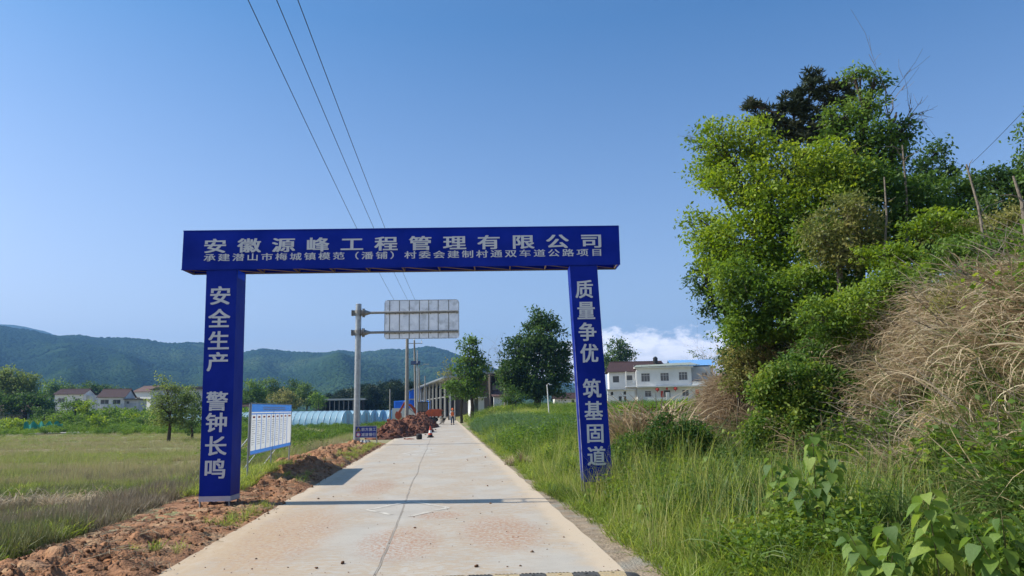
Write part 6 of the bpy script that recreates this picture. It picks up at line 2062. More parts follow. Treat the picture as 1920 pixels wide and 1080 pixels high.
_, zrt = P_(1170, 679.5, 5)
tiled_roof('tiled_roof', xl0 - 0.5, xl1 + 6.4, 0.6, 9.5, zlw, zrt, m_tile, hw, 0.9)
_, zbal = P_(1180, 724, 0)
mb = MB(); mb.box(xl0 + 3.0, X0 - 0.05, -0.6, 1.19, zbal - 0.2, zbal); mb.build('balcony', m_wall, hw)
mb = MB(); mb.box(xl0 + 3.0, X0 - 0.05, -0.58, -0.5, zbal + 0.95, zbal + 1.05)
mb.build('balcony_rail', m_wall, hw)
mb = MB()
for k in range(13):
    x = xl0 + 3.1 + (X0 - xl0 - 3.3) * k / 12; mb.tube([(x, -0.54, zbal), (x, -0.54, zbal + 0.5), (x, -0.54, zbal + 0.95)], [0.05, 0.08, 0.05], 5, cap=False)
mb.build('balusters', m_wall, hw)
mb = MB(); mb.tube([(xl0 + 3.1, -0.5, zbal + 1.05), (xl0 + 3.1, -0.5, zlw)], 0.09, 8); mb.tube([(X0 - 0.15, -0.5, zbal + 1.05), (X0 - 0.15, -0.5, zlw)], 0.09, 8); mb.build('column', m_wall, hw)
# lower front outhouse
a, b, zz0, zz1 = P_.rect(1139, 731.5, 1190.5, 752, -2.2)
ow = [P_.rect(1145, 735, 1150, 741, -2.2), P_.rect(1169, 734, 1174, 740, -2.2), P_.rect(1160, 743, 1166, 752, -2.2), P_.rect(1170, 743, 1174.5, 752, -2.2)]
wall_with_holes('outhouse_wall', a, b, Z0, zz1, -2.2, 0.2, ow, m_wall, hw)
body('outhouse', a, b, Z0, zz1 - 0.01, -1.999, -0.62, m_wall, hw)
mb = MB(); mb.box(a - 0.2, b + 0.2, -2.5, -0.61, zz1 + 0.002, zz1 + 0.15); mb.build('outhouse_roof', m_wall2, hw)
# water heater on the roof
xh, zh = P_(1229, 680, 4)
mb = MB(); mb.tube([(xh, 4, zh - 0.8), (xh, 4, zh + 0.2), (xh, 4, zh + 0.9), (xh, 4, zh + 1.15)], [0.3, 0.45, 0.45, 0.2], 10); mb.build('water_tank', M['black'], hw, smooth=True)
mb = MB(); mb.box(xh - 0.9, xh + 0.9, 3.4, 4.6, zh - 1.4, zh - 0.82); mb.build('tank_plinth', m_wall, hw)
# couplets either side of the door
mb = MB(); mb.box(gd[1][0] - 0.62, gd[1][0] - 0.12, -0.03, -0.004, gd[1][2] + 0.3, gd[1][3] - 0.1); mb.build('door_banner', m_red, hw)
xx, zz = P_(1298, 734); mb = MB(); mb.box(xx - 0.3 + 0.9, xx + 0.3 + 0.9, 0.07, 0.097, zz - 0.5, zz + 0.4); mb.build('door_banner', m_red, hw)
for (px, py, r, lab) in ((1232.5, 730, 0.38, 'red lantern left of the open door of the white house'), (1266.5, 728.5, 0.38, 'red lantern right of the open door of the white house'), (1250.5, 728.8, 0.22, 'small red ornament over the door of the white house')):
    x, z = P_(px, py, -0.8); q = P_.o + P_.ax * x - P_.ay * 0.8 + np.array([0, 0, z])
    e = empty('red_lantern', q, P_.rz, lab, 'lantern')
    mb = MB(); mb.tube([(0, 0, -r * 0.8), (0, 0, -r * 0.5), (0, 0, 0), (0, 0, r * 0.5), (0, 0, r * 0.8)], [r * 0.4, r * 0.85, r, r * 0.85, r * 0.4], 10); mb.build('shade', m_red, e, smooth=True)
    mb = MB(); mb.tube([(0, 0, r * 0.8), (0, 0, r * 1.2)], 0.03, 4); mb.tube([(0, 0, -r * 1.4), (0, 0, -r * 0.8)], 0.06, 5); mb.build('tassel', m_red, e)
# yard wall
mb = MB(); a, b, zz0, zz1 = P_.rect(1215, 745.5, 1290, 755, -6)
mb.box(a, b, -6.2, -6, Z0, zz1); mb.box((a + b) / 2 - 0.3, (a + b) / 2 + 0.3, -6.3, -5.9, Z0, zz1 + 0.9)
o = mb.build('yard_wall', m_wall, None); o.location = P_.o; o.rotation_euler = (0, 0, P_.rz); tag(o, 'low white yard wall in front of the white house', 'wall')

# ---- houses on the left
def farmhouse(label, pxm, d, z, rz, wall_px, roof_py, wins, depth=7, wallm=m_wall, tile=m_tile, balcony=None, name='farmhouse', gable=0.0, winmat=None):
    P = Plan(pxm, d, z, rz); e = P.root(name, label, 'house')
    x0, x1, _, zt = P.rect(wall_px[0], wall_px[1], wall_px[2], wall_px[3])
    _, zr = P(pxm, roof_py, depth / 2)
    hs = [P.rect(*w) for w in wins]
    wall_with_holes('front_wall', x0, x1, -0.5, zt, 0, 0.25, hs, wallm, e)
    body('walls', x0, x1, -0.5, zt - 0.01, 0.251, depth, wallm, e)
    for h in hs: window(e, *h, 0.14, 2, winmat, transom=False)
    tiled_roof('roof', x0 - 0.35, x1 + 0.35, -0.5, depth + 0.5, zt, zr, tile, e, gable, 8)
    mb = MB()
    for xx in (x0 + 0.01, x1 - 0.21): mb.prism([(0, zt), (depth, zt), (depth / 2, zr - 0.1)], xx, xx + 0.2, 'x')
    mb.build('gable_wall', wallm, e)
    return e, P, x0, x1, zt


e, P, x0, x1, zt = farmhouse('white house with brown tiled roof, leftmost of the two-storey houses', 128, 195, -0.8, rad(4), (103, 740, 153, 785), 730, [(109, 746.5, 121, 754.5), (140, 747, 150, 753)], 8)
a, b, zb_, zt2 = P.rect(153.5, 741, 161, 785)
mb = MB(); mb.box(a, b, 2, 8, -0.5, zt2); mb.build('side_wing', m_wall2, e)
e, P, x0, x1, zt = farmhouse('white house with brown roof and railed balcony, second from the left', 212, 185, -0.8, rad(6), (184, 745.5, 231, 782), 730,
                             [(188.5, 749.5, 203.5, 757.5), (211.5, 749.5, 225.5, 757.5), (189, 769, 204, 776), (217, 767, 226, 778)], 9, winmat=None)
a, b, z_a, z_b = P.rect(231.5, 749, 256, 782)
hs = [P.rect(236, 752, 241, 757), P.rect(233, 768.5, 243, 775)]
wall_with_holes('wing_wall', a, b, -0.5, z_b, 0.6, 0.25, hs, m_wall2, e)
body('wing', a, b, -0.5, z_b - 0.01, 0.86, 8, m_wall2, e)
for h in hs: window(e, *h, 0.75, 2, transom=False)
mb = MB(); mb.box(a, b + 0.6, -0.4, 8.2, z_b + 0.002, z_b + 0.2); mb.build('flat_roof', m_brownsteel, e)
_, zbal = P(210, 764.5)
mb = MB(); mb.box(x0, b, -1.1, -0.005, zbal - 0.15, zbal); mb.build('balcony', m_wall2, e)
mb = MB(); mb.box(x0, b, -1.08, -1.02, zbal + 0.85, zbal + 0.92)
for k in range(26):
    x = x0 + 0.1 + (b - x0 - 0.2) * k / 25; mb.box(x - 0.03, x + 0.03, -1.07, -1.03, zbal, zbal + 0.85)
mb.build('railing', M['steel_dull'], e)
# open eave piece on the left roof slope
e, P, x0, x1, zt = farmhouse('low white house with a long brown roof at the left edge of the picture', 30, 142, -0.8, rad(12), (-14, 773, 68, 800), 757.5, [(20, 779, 42, 787), (62, 776, 68, 784)], 7, pmat('bluish_render', (0.5, 0.55, 0.6), (0.42, 0.46, 0.5), 0.4), m_tile2)
mb = MB(); a, b, z_a, z_b = P.rect(-30, 773, 14, 777, -2.0)
mb.box(a, b, -3.2, -0.02, z_a, z_b); mb.build('porch_roof', m_wall2, e)
e, P, x0, x1, zt = farmhouse('pale gabled house partly behind the lone field tree', 262, 215, -0.8, rad(-24), (250, 735, 284, 785), 725, [(256, 745, 262, 753)], 8, m_wall, m_tile2)
e, P, x0, x1, zt = farmhouse('grey-roofed low building behind the field trees next to the arch pillar', 350, 200, -0.8, rad(0), (284, 731, 380, 785), 726, [(300, 742, 312, 752), (336, 742, 346, 752)], 8, m_wall2, m_brownsteel, gable=0.0)
e, P, x0, x1, zt = farmhouse('small white house corner just right of the left arch pillar', 452, 165, -0.8, rad(-8), (440, 763, 466, 790), 757, [(455, 768, 461, 774)], 6, m_wall, m_tile2)
# green netting strip
pa, pb = at(45, 792, 112), at(117, 792, 112)
mb = MB(); N_ = 24
for k in range(N_):
    t0, t1 = k / N_, (k + 1) / N_
    a = pa + (pb - pa) * t0; b = pa + (pb - pa) * t1
    s0, s1 = 0.25 * math.sin(k * 0.9), 0.25 * math.sin((k + 1) * 0.9)
    h0, h1 = 1.4 + 0.3 * math.sin(k * 1.3), 1.4 + 0.3 * math.sin(k * 1.3 + 1.3)
    mb.add([(a[0], a[1] + s0, -0.9), (b[0], b[1] + s1, -0.9), (b[0], b[1] + s1 * 0.5, -0.8 + h1), (a[0], a[1] + s0 * 0.5, -0.8 + h0), (a[0], a[1] + s0 + 0.05, -0.9), (b[0], b[1] + s1 + 0.05, -0.9), (b[0], b[1] + s1 * 0.5 + 0.05, -0.8 + h1), (a[0], a[1] + s0 * 0.5 + 0.05, -0.8 + h0)],
           [(0, 1, 2, 3), (7, 6, 5, 4)])
tag(mb.build('netting_fence', pmat('teal_netting', (0.03, 0.30, 0.22), (0.02, 0.22, 0.17), 2, 0.7)), 'sagging teal green netting fence at the left behind the field', 'netting')
# pale farm track
tr_ = [at(60, 811, 99), at(110, 811, 100), at(150, 811, 101), at(190, 812, 101)]
mb = MB()
for a, b in zip(tr_[:-1], tr_[1:]):
    mb.add([(a[0], a[1] - 1.2, -0.60), (b[0], b[1] - 1.2, -0.60), (b[0], b[1] + 1.4, -0.57), (a[0], a[1] + 1.4, -0.57), (a[0], a[1] - 1.3, -1.0), (b[0], b[1] - 1.3, -1.0)], [(0, 1, 2, 3), (4, 5, 1, 0)])
tag(mb.build('farm_path', pmat('pale_concrete', (0.42, 0.39, 0.32), (0.36, 0.33, 0.27), 1, 0.9)), kind='structure')

# ---- polytunnels
def film():
    m = pmat('blue_tunnel_film', (0.50, 0.72, 0.85), (0.56, 0.78, 0.90), 0.8, 0.25, 0.1, 3, spec=0.5)
    t = m.node_tree; N, L = t.nodes, t.links
    tr = N.new('ShaderNodeBsdfTranslucent'); tr.inputs[0].default_value = (0.40, 0.68, 0.85, 1)
    tp = N.new('ShaderNodeBsdfTransparent'); tp.inputs[0].default_value = (0.75, 0.88, 0.95, 1)
    ms = N.new('ShaderNodeMixShader'); ms.inputs[0].default_value = 0.45
    m2 = N.new('ShaderNodeMixShader'); m2.inputs[0].default_value = 0.12
    L.new(N['Principled BSDF'].outputs[0], ms.inputs[1]); L.new(tr.outputs[0], ms.inputs[2])
    L.new(ms.outputs[0], m2.inputs[1]); L.new(tp.outputs[0], m2.inputs[2]); L.new(m2.outputs[0], N['Material Output'].inputs[0])
    return m


FILM = film()
M['hoop'] = pmat('tunnel_hoop', (0.55, 0.6, 0.62), None, rough=0.4, metal=0.5)
tun = [(652, 122, 'nearest and longest pale blue film tunnel beyond the paddies'), (669, 131, 'second pale blue tunnel from the front, behind the longest'), (686, 140, 'third pale blue tunnel from the front'),
       (702, 149, 'fourth pale blue tunnel from the front'), (718, 158, 'fifth pale blue tunnel, next to last'), (735, 167, 'farthest pale blue tunnel before the blue shed')]
for k, (px, d, lab) in enumerate(tun):
    q = at(px, 790, d)
    rz = rad(180 - 12)
    e = empty('polytunnel', (q[0], q[1], -0.85), rz, lab, 'polytunnel', 'blue polytunnels in a row')
    Lt, Rr, Hh = 30 if k == 0 else 22, 3.1, 2.55
    nh = int(Lt / 1.0); na = 12
    V = []; F_ = []
    for i in range(nh * 2 + 1):
        xk = i * 0.5
        rr2 = 1.0 if i % 2 == 0 else 0.962
        for j in range(na + 1):
            a = math.pi * j / na
            V.append((xk, -Rr * math.cos(a) * rr2, Hh * math.sin(a) ** 0.8 * rr2 + 0.02))
    for i in range(nh * 2):
        for j in range(na):
            F_.append((i * (na + 1) + j, i * (na + 1) + j + 1, (i + 1) * (na + 1) + j + 1, (i + 1) * (na + 1) + j))
    link('film', np_mesh('film', np.array(V), np.array(F_), True, FILM), e)
    mb = MB()
    for i in range(0, nh + 1, 1):
        mb.tube([(i * 1.0, -Rr * math.cos(math.pi * j / na) * 1.012, Hh * math.sin(math.pi * j / na) ** 0.8 * 1.012) for j in range(na + 1)], 0.03, 3, cap=False)
    mb.build('hoops', M['hoop'], e)
    # end wall with door
    ew = [(-Rr * math.cos(math.pi * j / na), Hh * math.sin(math.pi * j / na) ** 0.8) for j in range(na + 1)]
    mb = MB(); mb.prism(ew, -0.03, -0.01, 'x'); mb.build('end_film', FILM, e)
    mb = MB(); mb.box(-0.08, -0.04, -0.6, 0.6, 0.0, 1.95); mb.build('door', FILM, e)
    mb = MB()
    for y_ in (-0.65, 0.65, -1.9, 1.9): mb.box(-0.1, -0.05, y_ - 0.04, y_ + 0.04, 0, Hh * math.sqrt(max(0.05, 1 - (y_ / Rr) ** 2)) * 0.98)
    mb.box(-0.1, -0.05, -0.61, 0.61, 1.96, 2.04); mb.build('end_frame', M['hoop'], e)

# ---- grey open shed behind the tunnels
P = Plan(645, 200, -0.8, rad(0)); e = P.root('open_shed', 'long dark open shed with a pale flat roof behind the tunnels', 'shed')
x0, x1, _, zt = P.rect(609, 749, 680, 770)
mb = MB(); mb.box(x0 - 0.5, x1 + 0.5, -0.6, 9, zt - 0.25, zt + 0.15); mb.build('roof', pmat('pale_sheet', (0.5, 0.5, 0.48), None, rough=0.6), e)
mb = MB(); mb.box(x0, x1, 8.5, 8.7, -0.2, zt - 0.26); mb.box(x0, x0 + 0.15, 0, 8.45, -0.2, zt - 0.26); mb.box(x1 - 0.15, x1, 0, 8.45, -0.2, zt - 0.26); mb.build('walls', m_brownsteel, e)
for k in range(9):
    x = x0 + 0.1 + (x1 - x0 - 0.2) * k / 8; mb = MB(); mb.box(x - 0.09, x + 0.09, 0.0, 0.18, -0.2, zt - 0.26); mb.build('post', M['steel_dull'], e)
mb = MB(); mb.box(x0 + 0.16, x1 - 0.16, 0.6, 0.7, -0.2, 2.6); mb.build('mesh_screen', m_brownsteel, e)

# ---- blue sheds and the open steel shed by the road
P = Plan(770, 170, 0.0, rad(0)); e = P.root('blue_shed', 'bright blue sheet-metal shed at the end of the road', 'shed')
x0, x1, _, zt = P.rect(767, 733, 801, 764); 
def ribbed(nm, x0, x1, z0, z1a, z1b, y, parent, mat, n=24):
    mb = MB()
    for k in range(n):
        xa, xb = x0 + (x1 - x0) * k / n, x0 + (x1 - x0) * (k + 1) / n; xm = xa + (xb - xa) * 0.6
        za = z1a + (z1b - z1a) * k / n; zb = z1a + (z1b - z1a) * (k + 1) / n
        mb.add([(xa, y, z0), (xm, y, z0), (xb, y - 0.08, z0), (xa, y, za), (xm, y, za), (xb, y - 0.08, zb)], [(0, 1, 4, 3), (1, 2, 5, 4)])
    return mb.build(nm, mat, parent)
_, zr2 = P(801, 722)
ribbed('front_cladding', x0, x1, -1.0, zt, zr2, 0, e, m_blue_wall)
mb = MB(); mb.box(x0, x0 + 0.15, 0.02, 14, -1.0, zt - 0.05); mb.build('side_wall', m_blue_wall, e)
mb = MB(); mb.add([(x0 - 0.3, -0.4, zt + 0.02), (x1, -0.4, zr2 + 0.02), (x1, 14, zr2 + 0.02), (x0 - 0.3, 14, zt + 0.02), (x0 - 0.3, -0.4, zt + 0.15), (x1, -0.4, zr2 + 0.15), (x1, 14, zr2 + 0.15), (x0 - 0.3, 14, zt + 0.15)],
                  [(3, 2, 1, 0), (4, 5, 6, 7), (0, 1, 5, 4), (3, 0, 4, 7), (1, 2, 6, 5)]); mb.build('roof', M['steel'], e)
mb = MB(); a, b, z_a, z_b = P.rect(767, 747.5, 800, 749.5, -0.2); mb.box(a, b, -0.2, -0.09, z_a, z_b); mb.build('gutter', M['steel'], e)
P2 = Plan(753, 160, 0.0, rad(0)); e2 = P2.root('blue_fence', 'low bright blue sheet fence left of the blue shed', 'fence')
x0, x1, _, zt = P2.rect(738.5, 752, 768.5, 766); _, zt2 = P2(768, 750)
ribbed('sheets', x0, x1, -1.0, zt, zt2, 0, e2, m_blue_wall, 16)
mb = MB(); mb.box(x0, x1, 0.02, 0.1, zt - 0.1, zt - 0.02); mb.build('rail', M['steel'], e2)
P3 = Plan(770, 152, -0.6, rad(0)); x0, x1, _, zt = P3.rect(735, 765.5, 795, 770); mb = MB(); mb.box(x0, x1, 0, 0.3, -0.6, zt)
o = mb.build('low_wall', m_wall, None); o.location = P3.o; tag(o, 'low white wall below the blue fence and shed', 'wall')

cA = at(788, 764, 168); cB = at(842, 764, 118)
e = empty('steel_shed', (cA[0], cA[1], 0), math.atan2(cB[1] - cA[1], cB[0] - cA[0]), 'tall open steel shed with white columns and a curved eave beside the road', 'shed')
Ls = math.hypot(cB[0] - cA[0], cB[1] - cA[1])
he = at(842, 708, 118)[2]; he0 = at(788, 727, 168)[2]
print('shed', Ls, he, he0)
for k in range(9):
    x = Ls * k / 8; z = he0 + (he - he0) * k / 8
    mb = MB(); mb.box(x - 0.14, x + 0.14, 0, 0.28, -0.5, z - 0.16); mb.build('column', pmat('column_paint', (0.5, 0.5, 0.48), None, rough=0.6) if k == 0 else bpy.data.materials['column_paint'], e)
mb = MB(); mb.add([(-1, -1.0, he0 - 0.15), (Ls + 1, -1.0, he - 0.15), (Ls + 1, 13, he + 1.2), (-1, 13, he0 + 1.2), (-1, -1.0, he0 + 0.12), (Ls + 1, -1.0, he + 0.12), (Ls + 1, 13, he + 1.5), (-1, 13, he0 + 1.5)],
                  [(3, 2, 1, 0), (4, 5, 6, 7), (0, 1, 5, 4), (1, 2, 6, 5), (2, 3, 7, 6), (3, 0, 4, 7)]); mb.build('roof', M['steel'], e)
mb = MB(); mb.box(0, Ls + 3, 6, 6.2, -0.5, he0 + 0.4); mb.build('back_wall', m_brownsteel, e)
mb = MB(); mb.box(-0.3, -0.05, 0.3, 6, -0.5, he0 + 0.3); mb.build('end_wall', m_brownsteel, e)
mb = MB(); mb.box(0, Ls * 0.35, 0.35, 0.5, -0.5, 3.4); mb.build('blue_screen', m_blue_wall, e)
mb = MB(); mb.box(0, Ls, 0.29, 0.34, 3.6, 3.75); mb.build('girt', M['steel_dull'], e)

P = Plan(920, 132, 0.5, rad(-6)); e = P.root('dark_barn', 'large dark brown barn behind the slender tree', 'barn')
x0, x1, _, zt = P.rect(898, 716, 958, 760); _, zr = P(925, 698, 6)
hs = [P.rect(925, 716.5, 932, 722)]
wall_with_holes('front_wall', x0, x1, -0.5, zt, 0, 0.2, [], m_brownsteel, e); body('walls', x0, x1, -0.5, zt - 0.01, 0.21, 12, m_brownsteel, e)
mb = MB(); mb.prism([(x0 - 0.4, zt), (x1 + 0.6, zt + 0.2), (x1 + 0.6, zt + 0.5), (x0 + (x1 - x0) * 0.3, zr), (x0 - 0.4, zr - 0.8)], -0.5, 12.5, 'y'); mb.build('roof', m_brownsteel, e)
a, b, z_a, z_b = P.rect(923, 722, 948, 746, -0.3)
mb = MB(); mb.box(a, b, -0.3, -0.02, -0.5, z_b); mb.build('grey_wall', m_wall2, e)
a, b, z_a, z_b = P.rect(925, 715, 930, 720, -0.3); mb = MB(); mb.box(a, b, -0.3, -0.02, z_a, z_b); mb.build('pane', M['glass'], e)
P = Plan(900, 112, 1.0, rad(8)); e = P.root('farm_hut', 'small low hut with a dark doorway below the barn', 'hut')
x0, x1, _, zt = P.rect(886, 746, 908, 765); dr = P.rect(889, 748.5, 897, 765)
wall_with_holes('front_wall', x0, x1, -1, zt, 0, 0.2, [(dr[0], dr[1], -1.0 + 1e-3, dr[3])], m_wall2, e); body('walls', x0, x1, -1, zt - 0.01, 0.21, 4, m_wall2, e)
mb = MB(); mb.box(x0 - 0.3, x1 + 0.3, -0.4, 4.3, zt + 0.002, zt + 0.12); mb.build('roof', m_wall2, e)
P = Plan(936, 116, 1.0, rad(4)); e = P.root('farm_hut', 'whitewashed hut with a sloping roof left of the round bush', 'hut')
x0, x1, _, zt = P.rect(926, 744, 952, 765)
wall_with_holes('front_wall', x0, x1, -1, zt, 0, 0.2, [], m_wall, e); body('walls', x0, x1, -1, zt - 0.01, 0.21, 4, m_wall, e)
tiled_roof('roof', x0 - 0.3, x1 + 0.3, -0.4, 4.4, zt, zt + 0.9, m_tile2, e, 0, 5)
P = Plan(1064, 150, 0.6, rad(-5)); e = P.root('farmhouse', 'farmhouse with a red-brown roof half hidden by the right arch pillar', 'house')
x0, x1, _, zt = P.rect(1040, 748, 1120, 770); _, zr = P(1064, 738, 3)
wall_with_holes('front_wall', x0, x1, -1, zt, 0, 0.2, [P.rect(1072, 750, 1077, 757)], m_wall, e); body('walls', x0, x1, -1, zt - 0.01, 0.21, 6, m_wall, e)
tiled_roof('roof', x0 - 0.3, x1 + 0.3, -0.4, 6.4, zt, zr, m_tile, e, 0, 6)

# ------------------------------------------------------------------ dirt heaps left of the road
def heap_z(X, Y):
    z = np.zeros_like(X)
    for hx, hy, rx, ry, hh in ((-3.2, 48.5, 1.25, 3.2, 1.0), (-2.45, 56.0, 1.5, 4.2, 1.1), (-2.25, 72.0, 1.5, 6.5, 1.3), (-3.6, 45.5, 1.0, 1.8, 0.7), (-3.0, 63.0, 1.5, 5.0, 1.0)):
        d = np.sqrt(((X - hx) / rx) ** 2 + ((Y - hy) / ry) ** 2)
        z = np.maximum(z, hh * np.clip(1.12 - d, 0, 1) ** 0.9)
    rough_ = fbm(X * 2.2, Y * 1.6, 301, 4) - 0.5
    r2 = fbm(X * 6, Y * 5, 302, 3) - 0.5
    return z + (z > 0.02) * (rough_ * 0.55 + r2 * 0.22) * np.clip(z * 2.5, 0.1, 1) - 0.12 * (z <= 0.02)


xs = np.arange(-5.4, 1.2, 0.07); ys = np.arange(42, 80, 0.11)
HX, HY = np.meshgrid(xs, ys); HZ = heap_z(HX, HY)
gz_ = np.where((HX > road_left(HY)), 0.0, ground_z(HX, HY))
ii = np.arange(HX.size).reshape(HX.shape)
q = np.stack([ii[:-1, :-1].ravel(), ii[:-1, 1:].ravel(), ii[1:, 1:].ravel(), ii[1:, :-1].ravel()], 1)
ok = (HZ.ravel()[q].max(1) > 0.0)
o = link('soil_heap', np_mesh('soil_heap', np.stack([HX, HY, HZ + gz_], -1).reshape(-1, 3), q[ok], False, M['soil_dark']))
tag(o, 'large heaps of freshly dug red earth spilling onto the road', 'soil heap', kind='stuff')
rs = np.random.RandomState(12)
x = rs.uniform(-5.2, -0.3, 5200); y = rs.uniform(42.5, 79, 5200); hz = heap_z(x, y)
k = (hz > 0.03) | ((rs.rand(5200) < 0.02) & (x < -0.6))
x, y, hz = x[k], y[k], np.maximum(hz[k], 0)
tag(scatter('red_clods', np.stack([x, y, hz + np.where(x > road_left(y), 0.0, ground_z(x, y))], 1), rs.rand(len(x)) * 6.28, np.clip(0.09 * np.exp(rs.normal(0, 0.55, len(x))), 0.03, 0.36), rs.rand(len(x)), P_clod_red, seed=5),
    'lumps of red clay covering the dug earth heaps', 'clay lumps')
for px, py, d, lab in ((739, 791, 49, 'rounded orange-red lump on top of the front earth heap'), (729, 789, 48, 'smaller red lump left of the orange one on the front heap')):
    c = at(px, py, d); o = link('clay_lump', P_clod_red[1].data.copy(), None); o.data.materials.clear(); o.data.materials.append(pmat('orange_clay', (0.42, 0.13, 0.08), (0.3, 0.1, 0.06), 6, 0.9))
    o.location = tuple(c); o.scale = (0.36, 0.3, 0.42) if px == 739 else (0.3, 0.25, 0.3); tag(o, lab, 'clay lump')

# ------------------------------------------------------------------ excavator
b = at(797, 778, 84); EX = empty('excavator', (b[0], b[1], 0.25), rad(-8), 'small orange excavator parked behind the red earth heaps', 'excavator')
OR = M['orange_paint']; BK = M['black']
for sy in (-0.75, 0.75):
    mb = MB(); prof = [(-1.1, 0.0), (1.1, 0.0), (1.3, 0.12), (1.35, 0.3), (1.25, 0.45), (1.05, 0.52), (-1.05, 0.52), (-1.25, 0.45), (-1.35, 0.3), (-1.3, 0.12)]
    mb.prism(prof, sy - 0.2, sy + 0.2, 'y'); mb.build('track', BK, EX)
    mb = MB()
    for k in range(5): mb.tube([(-0.9 + k * 0.45, sy - 0.22, 0.2), (-0.9 + k * 0.45, sy + 0.22, 0.2)], 0.12, 10)
    mb.build('track_rollers', M['steel_dull'], EX)
mb = MB(); mb.tube([(0, 0, 0.45), (0, 0, 0.62)], 0.5, 16); mb.build('turntable', BK, EX)
mb = MB(); mb.prism([(-0.9, 0.63), (1.75, 0.63), (1.95, 0.85), (1.95, 1.25), (1.7, 1.42), (0.6, 1.42), (0.1, 1.0), (-0.9, 0.95)], -0.95, 0.95, 'y'); mb.build('engine_cover', OR, EX, bevel=0.04)
mb = MB(); mb.box(1.953, 1.97, -0.7, 0.7, 0.8, 1.2); mb.build('counterweight_grille', BK, EX)
mb = MB()
cabx0, cabx1, cy0, cy1, cz0, cz1 = -0.85, 0.5, -0.9, -0.02, 0.96, 2.15
for x in (cabx0, cabx1 - 0.07):
    for y_ in (cy0, cy1 - 0.07): mb.box(x, x + 0.07, y_, y_ + 0.07, cz0, cz1)
mb.box(cabx0 - 0.05, cabx1 + 0.05, cy0 - 0.05, cy1 + 0.05, cz1 + 0.002, cz1 + 0.09); mb.box(cabx0, cabx1, cy0, cy1, cz0 - 0.1, cz0 + 0.28)
mb.box(-0.2, -0.14, cy0, cy0 + 0.06, cz0 + 0.29, cz1 - 0.001)
mb.build('cab', BK, EX)
mb = MB(); mb.box(cabx0 + 0.075, cabx1 - 0.075, cy0 + 0.02, cy0 + 0.03, cz0 + 0.285, cz1 - 0.005); mb.box(cabx0 + 0.02, cabx0 + 0.03, cy0 + 0.075, cy1 - 0.075, cz0 + 0.285, cz1 - 0.005)
mb.build('cab_glass', M['glass'], EX)
mb = MB(); mb.prism([(-0.9, 0.9), (-0.75, 1.15), (-1.6, 2.0), (-2.3, 2.15), (-2.35, 1.95), (-1.7, 1.75), (-1.1, 0.9)], 0.15, 0.42, 'y'); mb.build('boom', OR, EX, bevel=0.02)
mb = MB(); mb.prism([(-2.2, 2.25), (-2.45, 2.2), (-3.15, 1.0), (-3.0, 0.9), (-2.85, 1.0)], 0.18, 0.38, 'y'); mb.build('stick', OR, EX, bevel=0.02)
mb = MB(); mb.prism([(-3.2, 1.25), (-2.75, 1.0), (-2.7, 0.6), (-3.0, 0.35), (-3.3, 0.5), (-3.35, 0.9)], -0.1, 0.66, 'y')
mb.build('bucket', M['orange_paint'], EX)
mb = MB(); mb.tube([(-1.2, 0.28, 1.0), (-1.9, 0.28, 1.6)], 0.05, 8); mb.tube([(-1.9, 0.28, 2.15), (-2.5, 0.28, 2.3)], 0.045, 8); mb.build('hydraulic_ram', M['steel'], EX)

# ------------------------------------------------------------------ road worker with a broom
pf = on(848.5, 796.5, 0.004)
m_skin = pmat('skin', (0.42, 0.24, 0.16), None, rough=0.6)
m_cloth = pmat('dark_trousers', (0.03, 0.045, 0.08), (0.04, 0.055, 0.09), 8, 0.9)
m_vest = pmat('orange_vest', (0.75, 0.16, 0.03), (0.65, 0.13, 0.03), 8, 0.8)
m_shirt = pmat('pale_shirt', (0.5, 0.48, 0.5), None, rough=0.9)
W_ = empty('person', pf, rad(10), 'person in an orange vest and dark trousers sweeping the road with a broom', 'person')


def skin_figure(name, verts, edges, radii, mat, parent, root=0, sub=1):
    me = bpy.data.meshes.new(name); me.from_pydata(verts, edges, []); me.materials.append(mat)
    o = link(name, me, parent)
    md = o.modifiers.new('skin', 'SKIN')
    for v, r in zip(me.skin_vertices[0].data, radii): v.radius = r if isinstance(r, tuple) else (r, r)
    me.skin_vertices[0].data[root].use_root = True
    md.use_smooth_shade = True
    s = o.modifiers.new('sub', 'SUBSURF'); s.levels = sub; s.render_levels = sub
    return o


vb = [(0, 0, 0.88), (0, 0, 1.05), (0, -0.01, 1.28), (0, -0.01, 1.38), (0, -0.02, 1.46), (0, -0.03, 1.55), (0, -0.03, 1.64),
      (0.09, 0, 0.84), (0.11, -0.02, 0.48), (0.12, 0.02, 0.09), (0.12, -0.13, 0.04),
      (-0.09, 0, 0.84), (-0.11, -0.06, 0.48), (-0.12, 0.0, 0.09), (-0.12, -0.15, 0.04),
      (0.18, -0.01, 1.34), (0.24, -0.04, 1.08), (0.12, -0.22, 0.95), (0.06, -0.27, 0.93),
      (-0.18, -0.01, 1.34), (-0.27, -0.04, 1.08), (-0.25, -0.24, 0.98), (-0.24, -0.32, 0.97)]
eb = [(0, 1), (1, 2), (2, 3), (3, 4), (4, 5), (5, 6), (0, 7), (7, 8), (8, 9), (9, 10), (0, 11), (11, 12), (12, 13), (13, 14), (3, 15), (15, 16), (16, 17), (17, 18), (3, 19), (19, 20), (20, 21), (21, 22)]
rb = [(0.15, 0.11), (0.14, 0.10), (0.16, 0.11), (0.12, 0.09), 0.05, (0.085, 0.10), (0.06, 0.07), 0.085, 0.06, 0.045, 0.04, 0.085, 0.06, 0.045, 0.04, 0.06, 0.045, 0.035, 0.03, 0.06, 0.045, 0.035, 0.03]
skin_figure('body', vb, eb, rb, m_skin, W_)
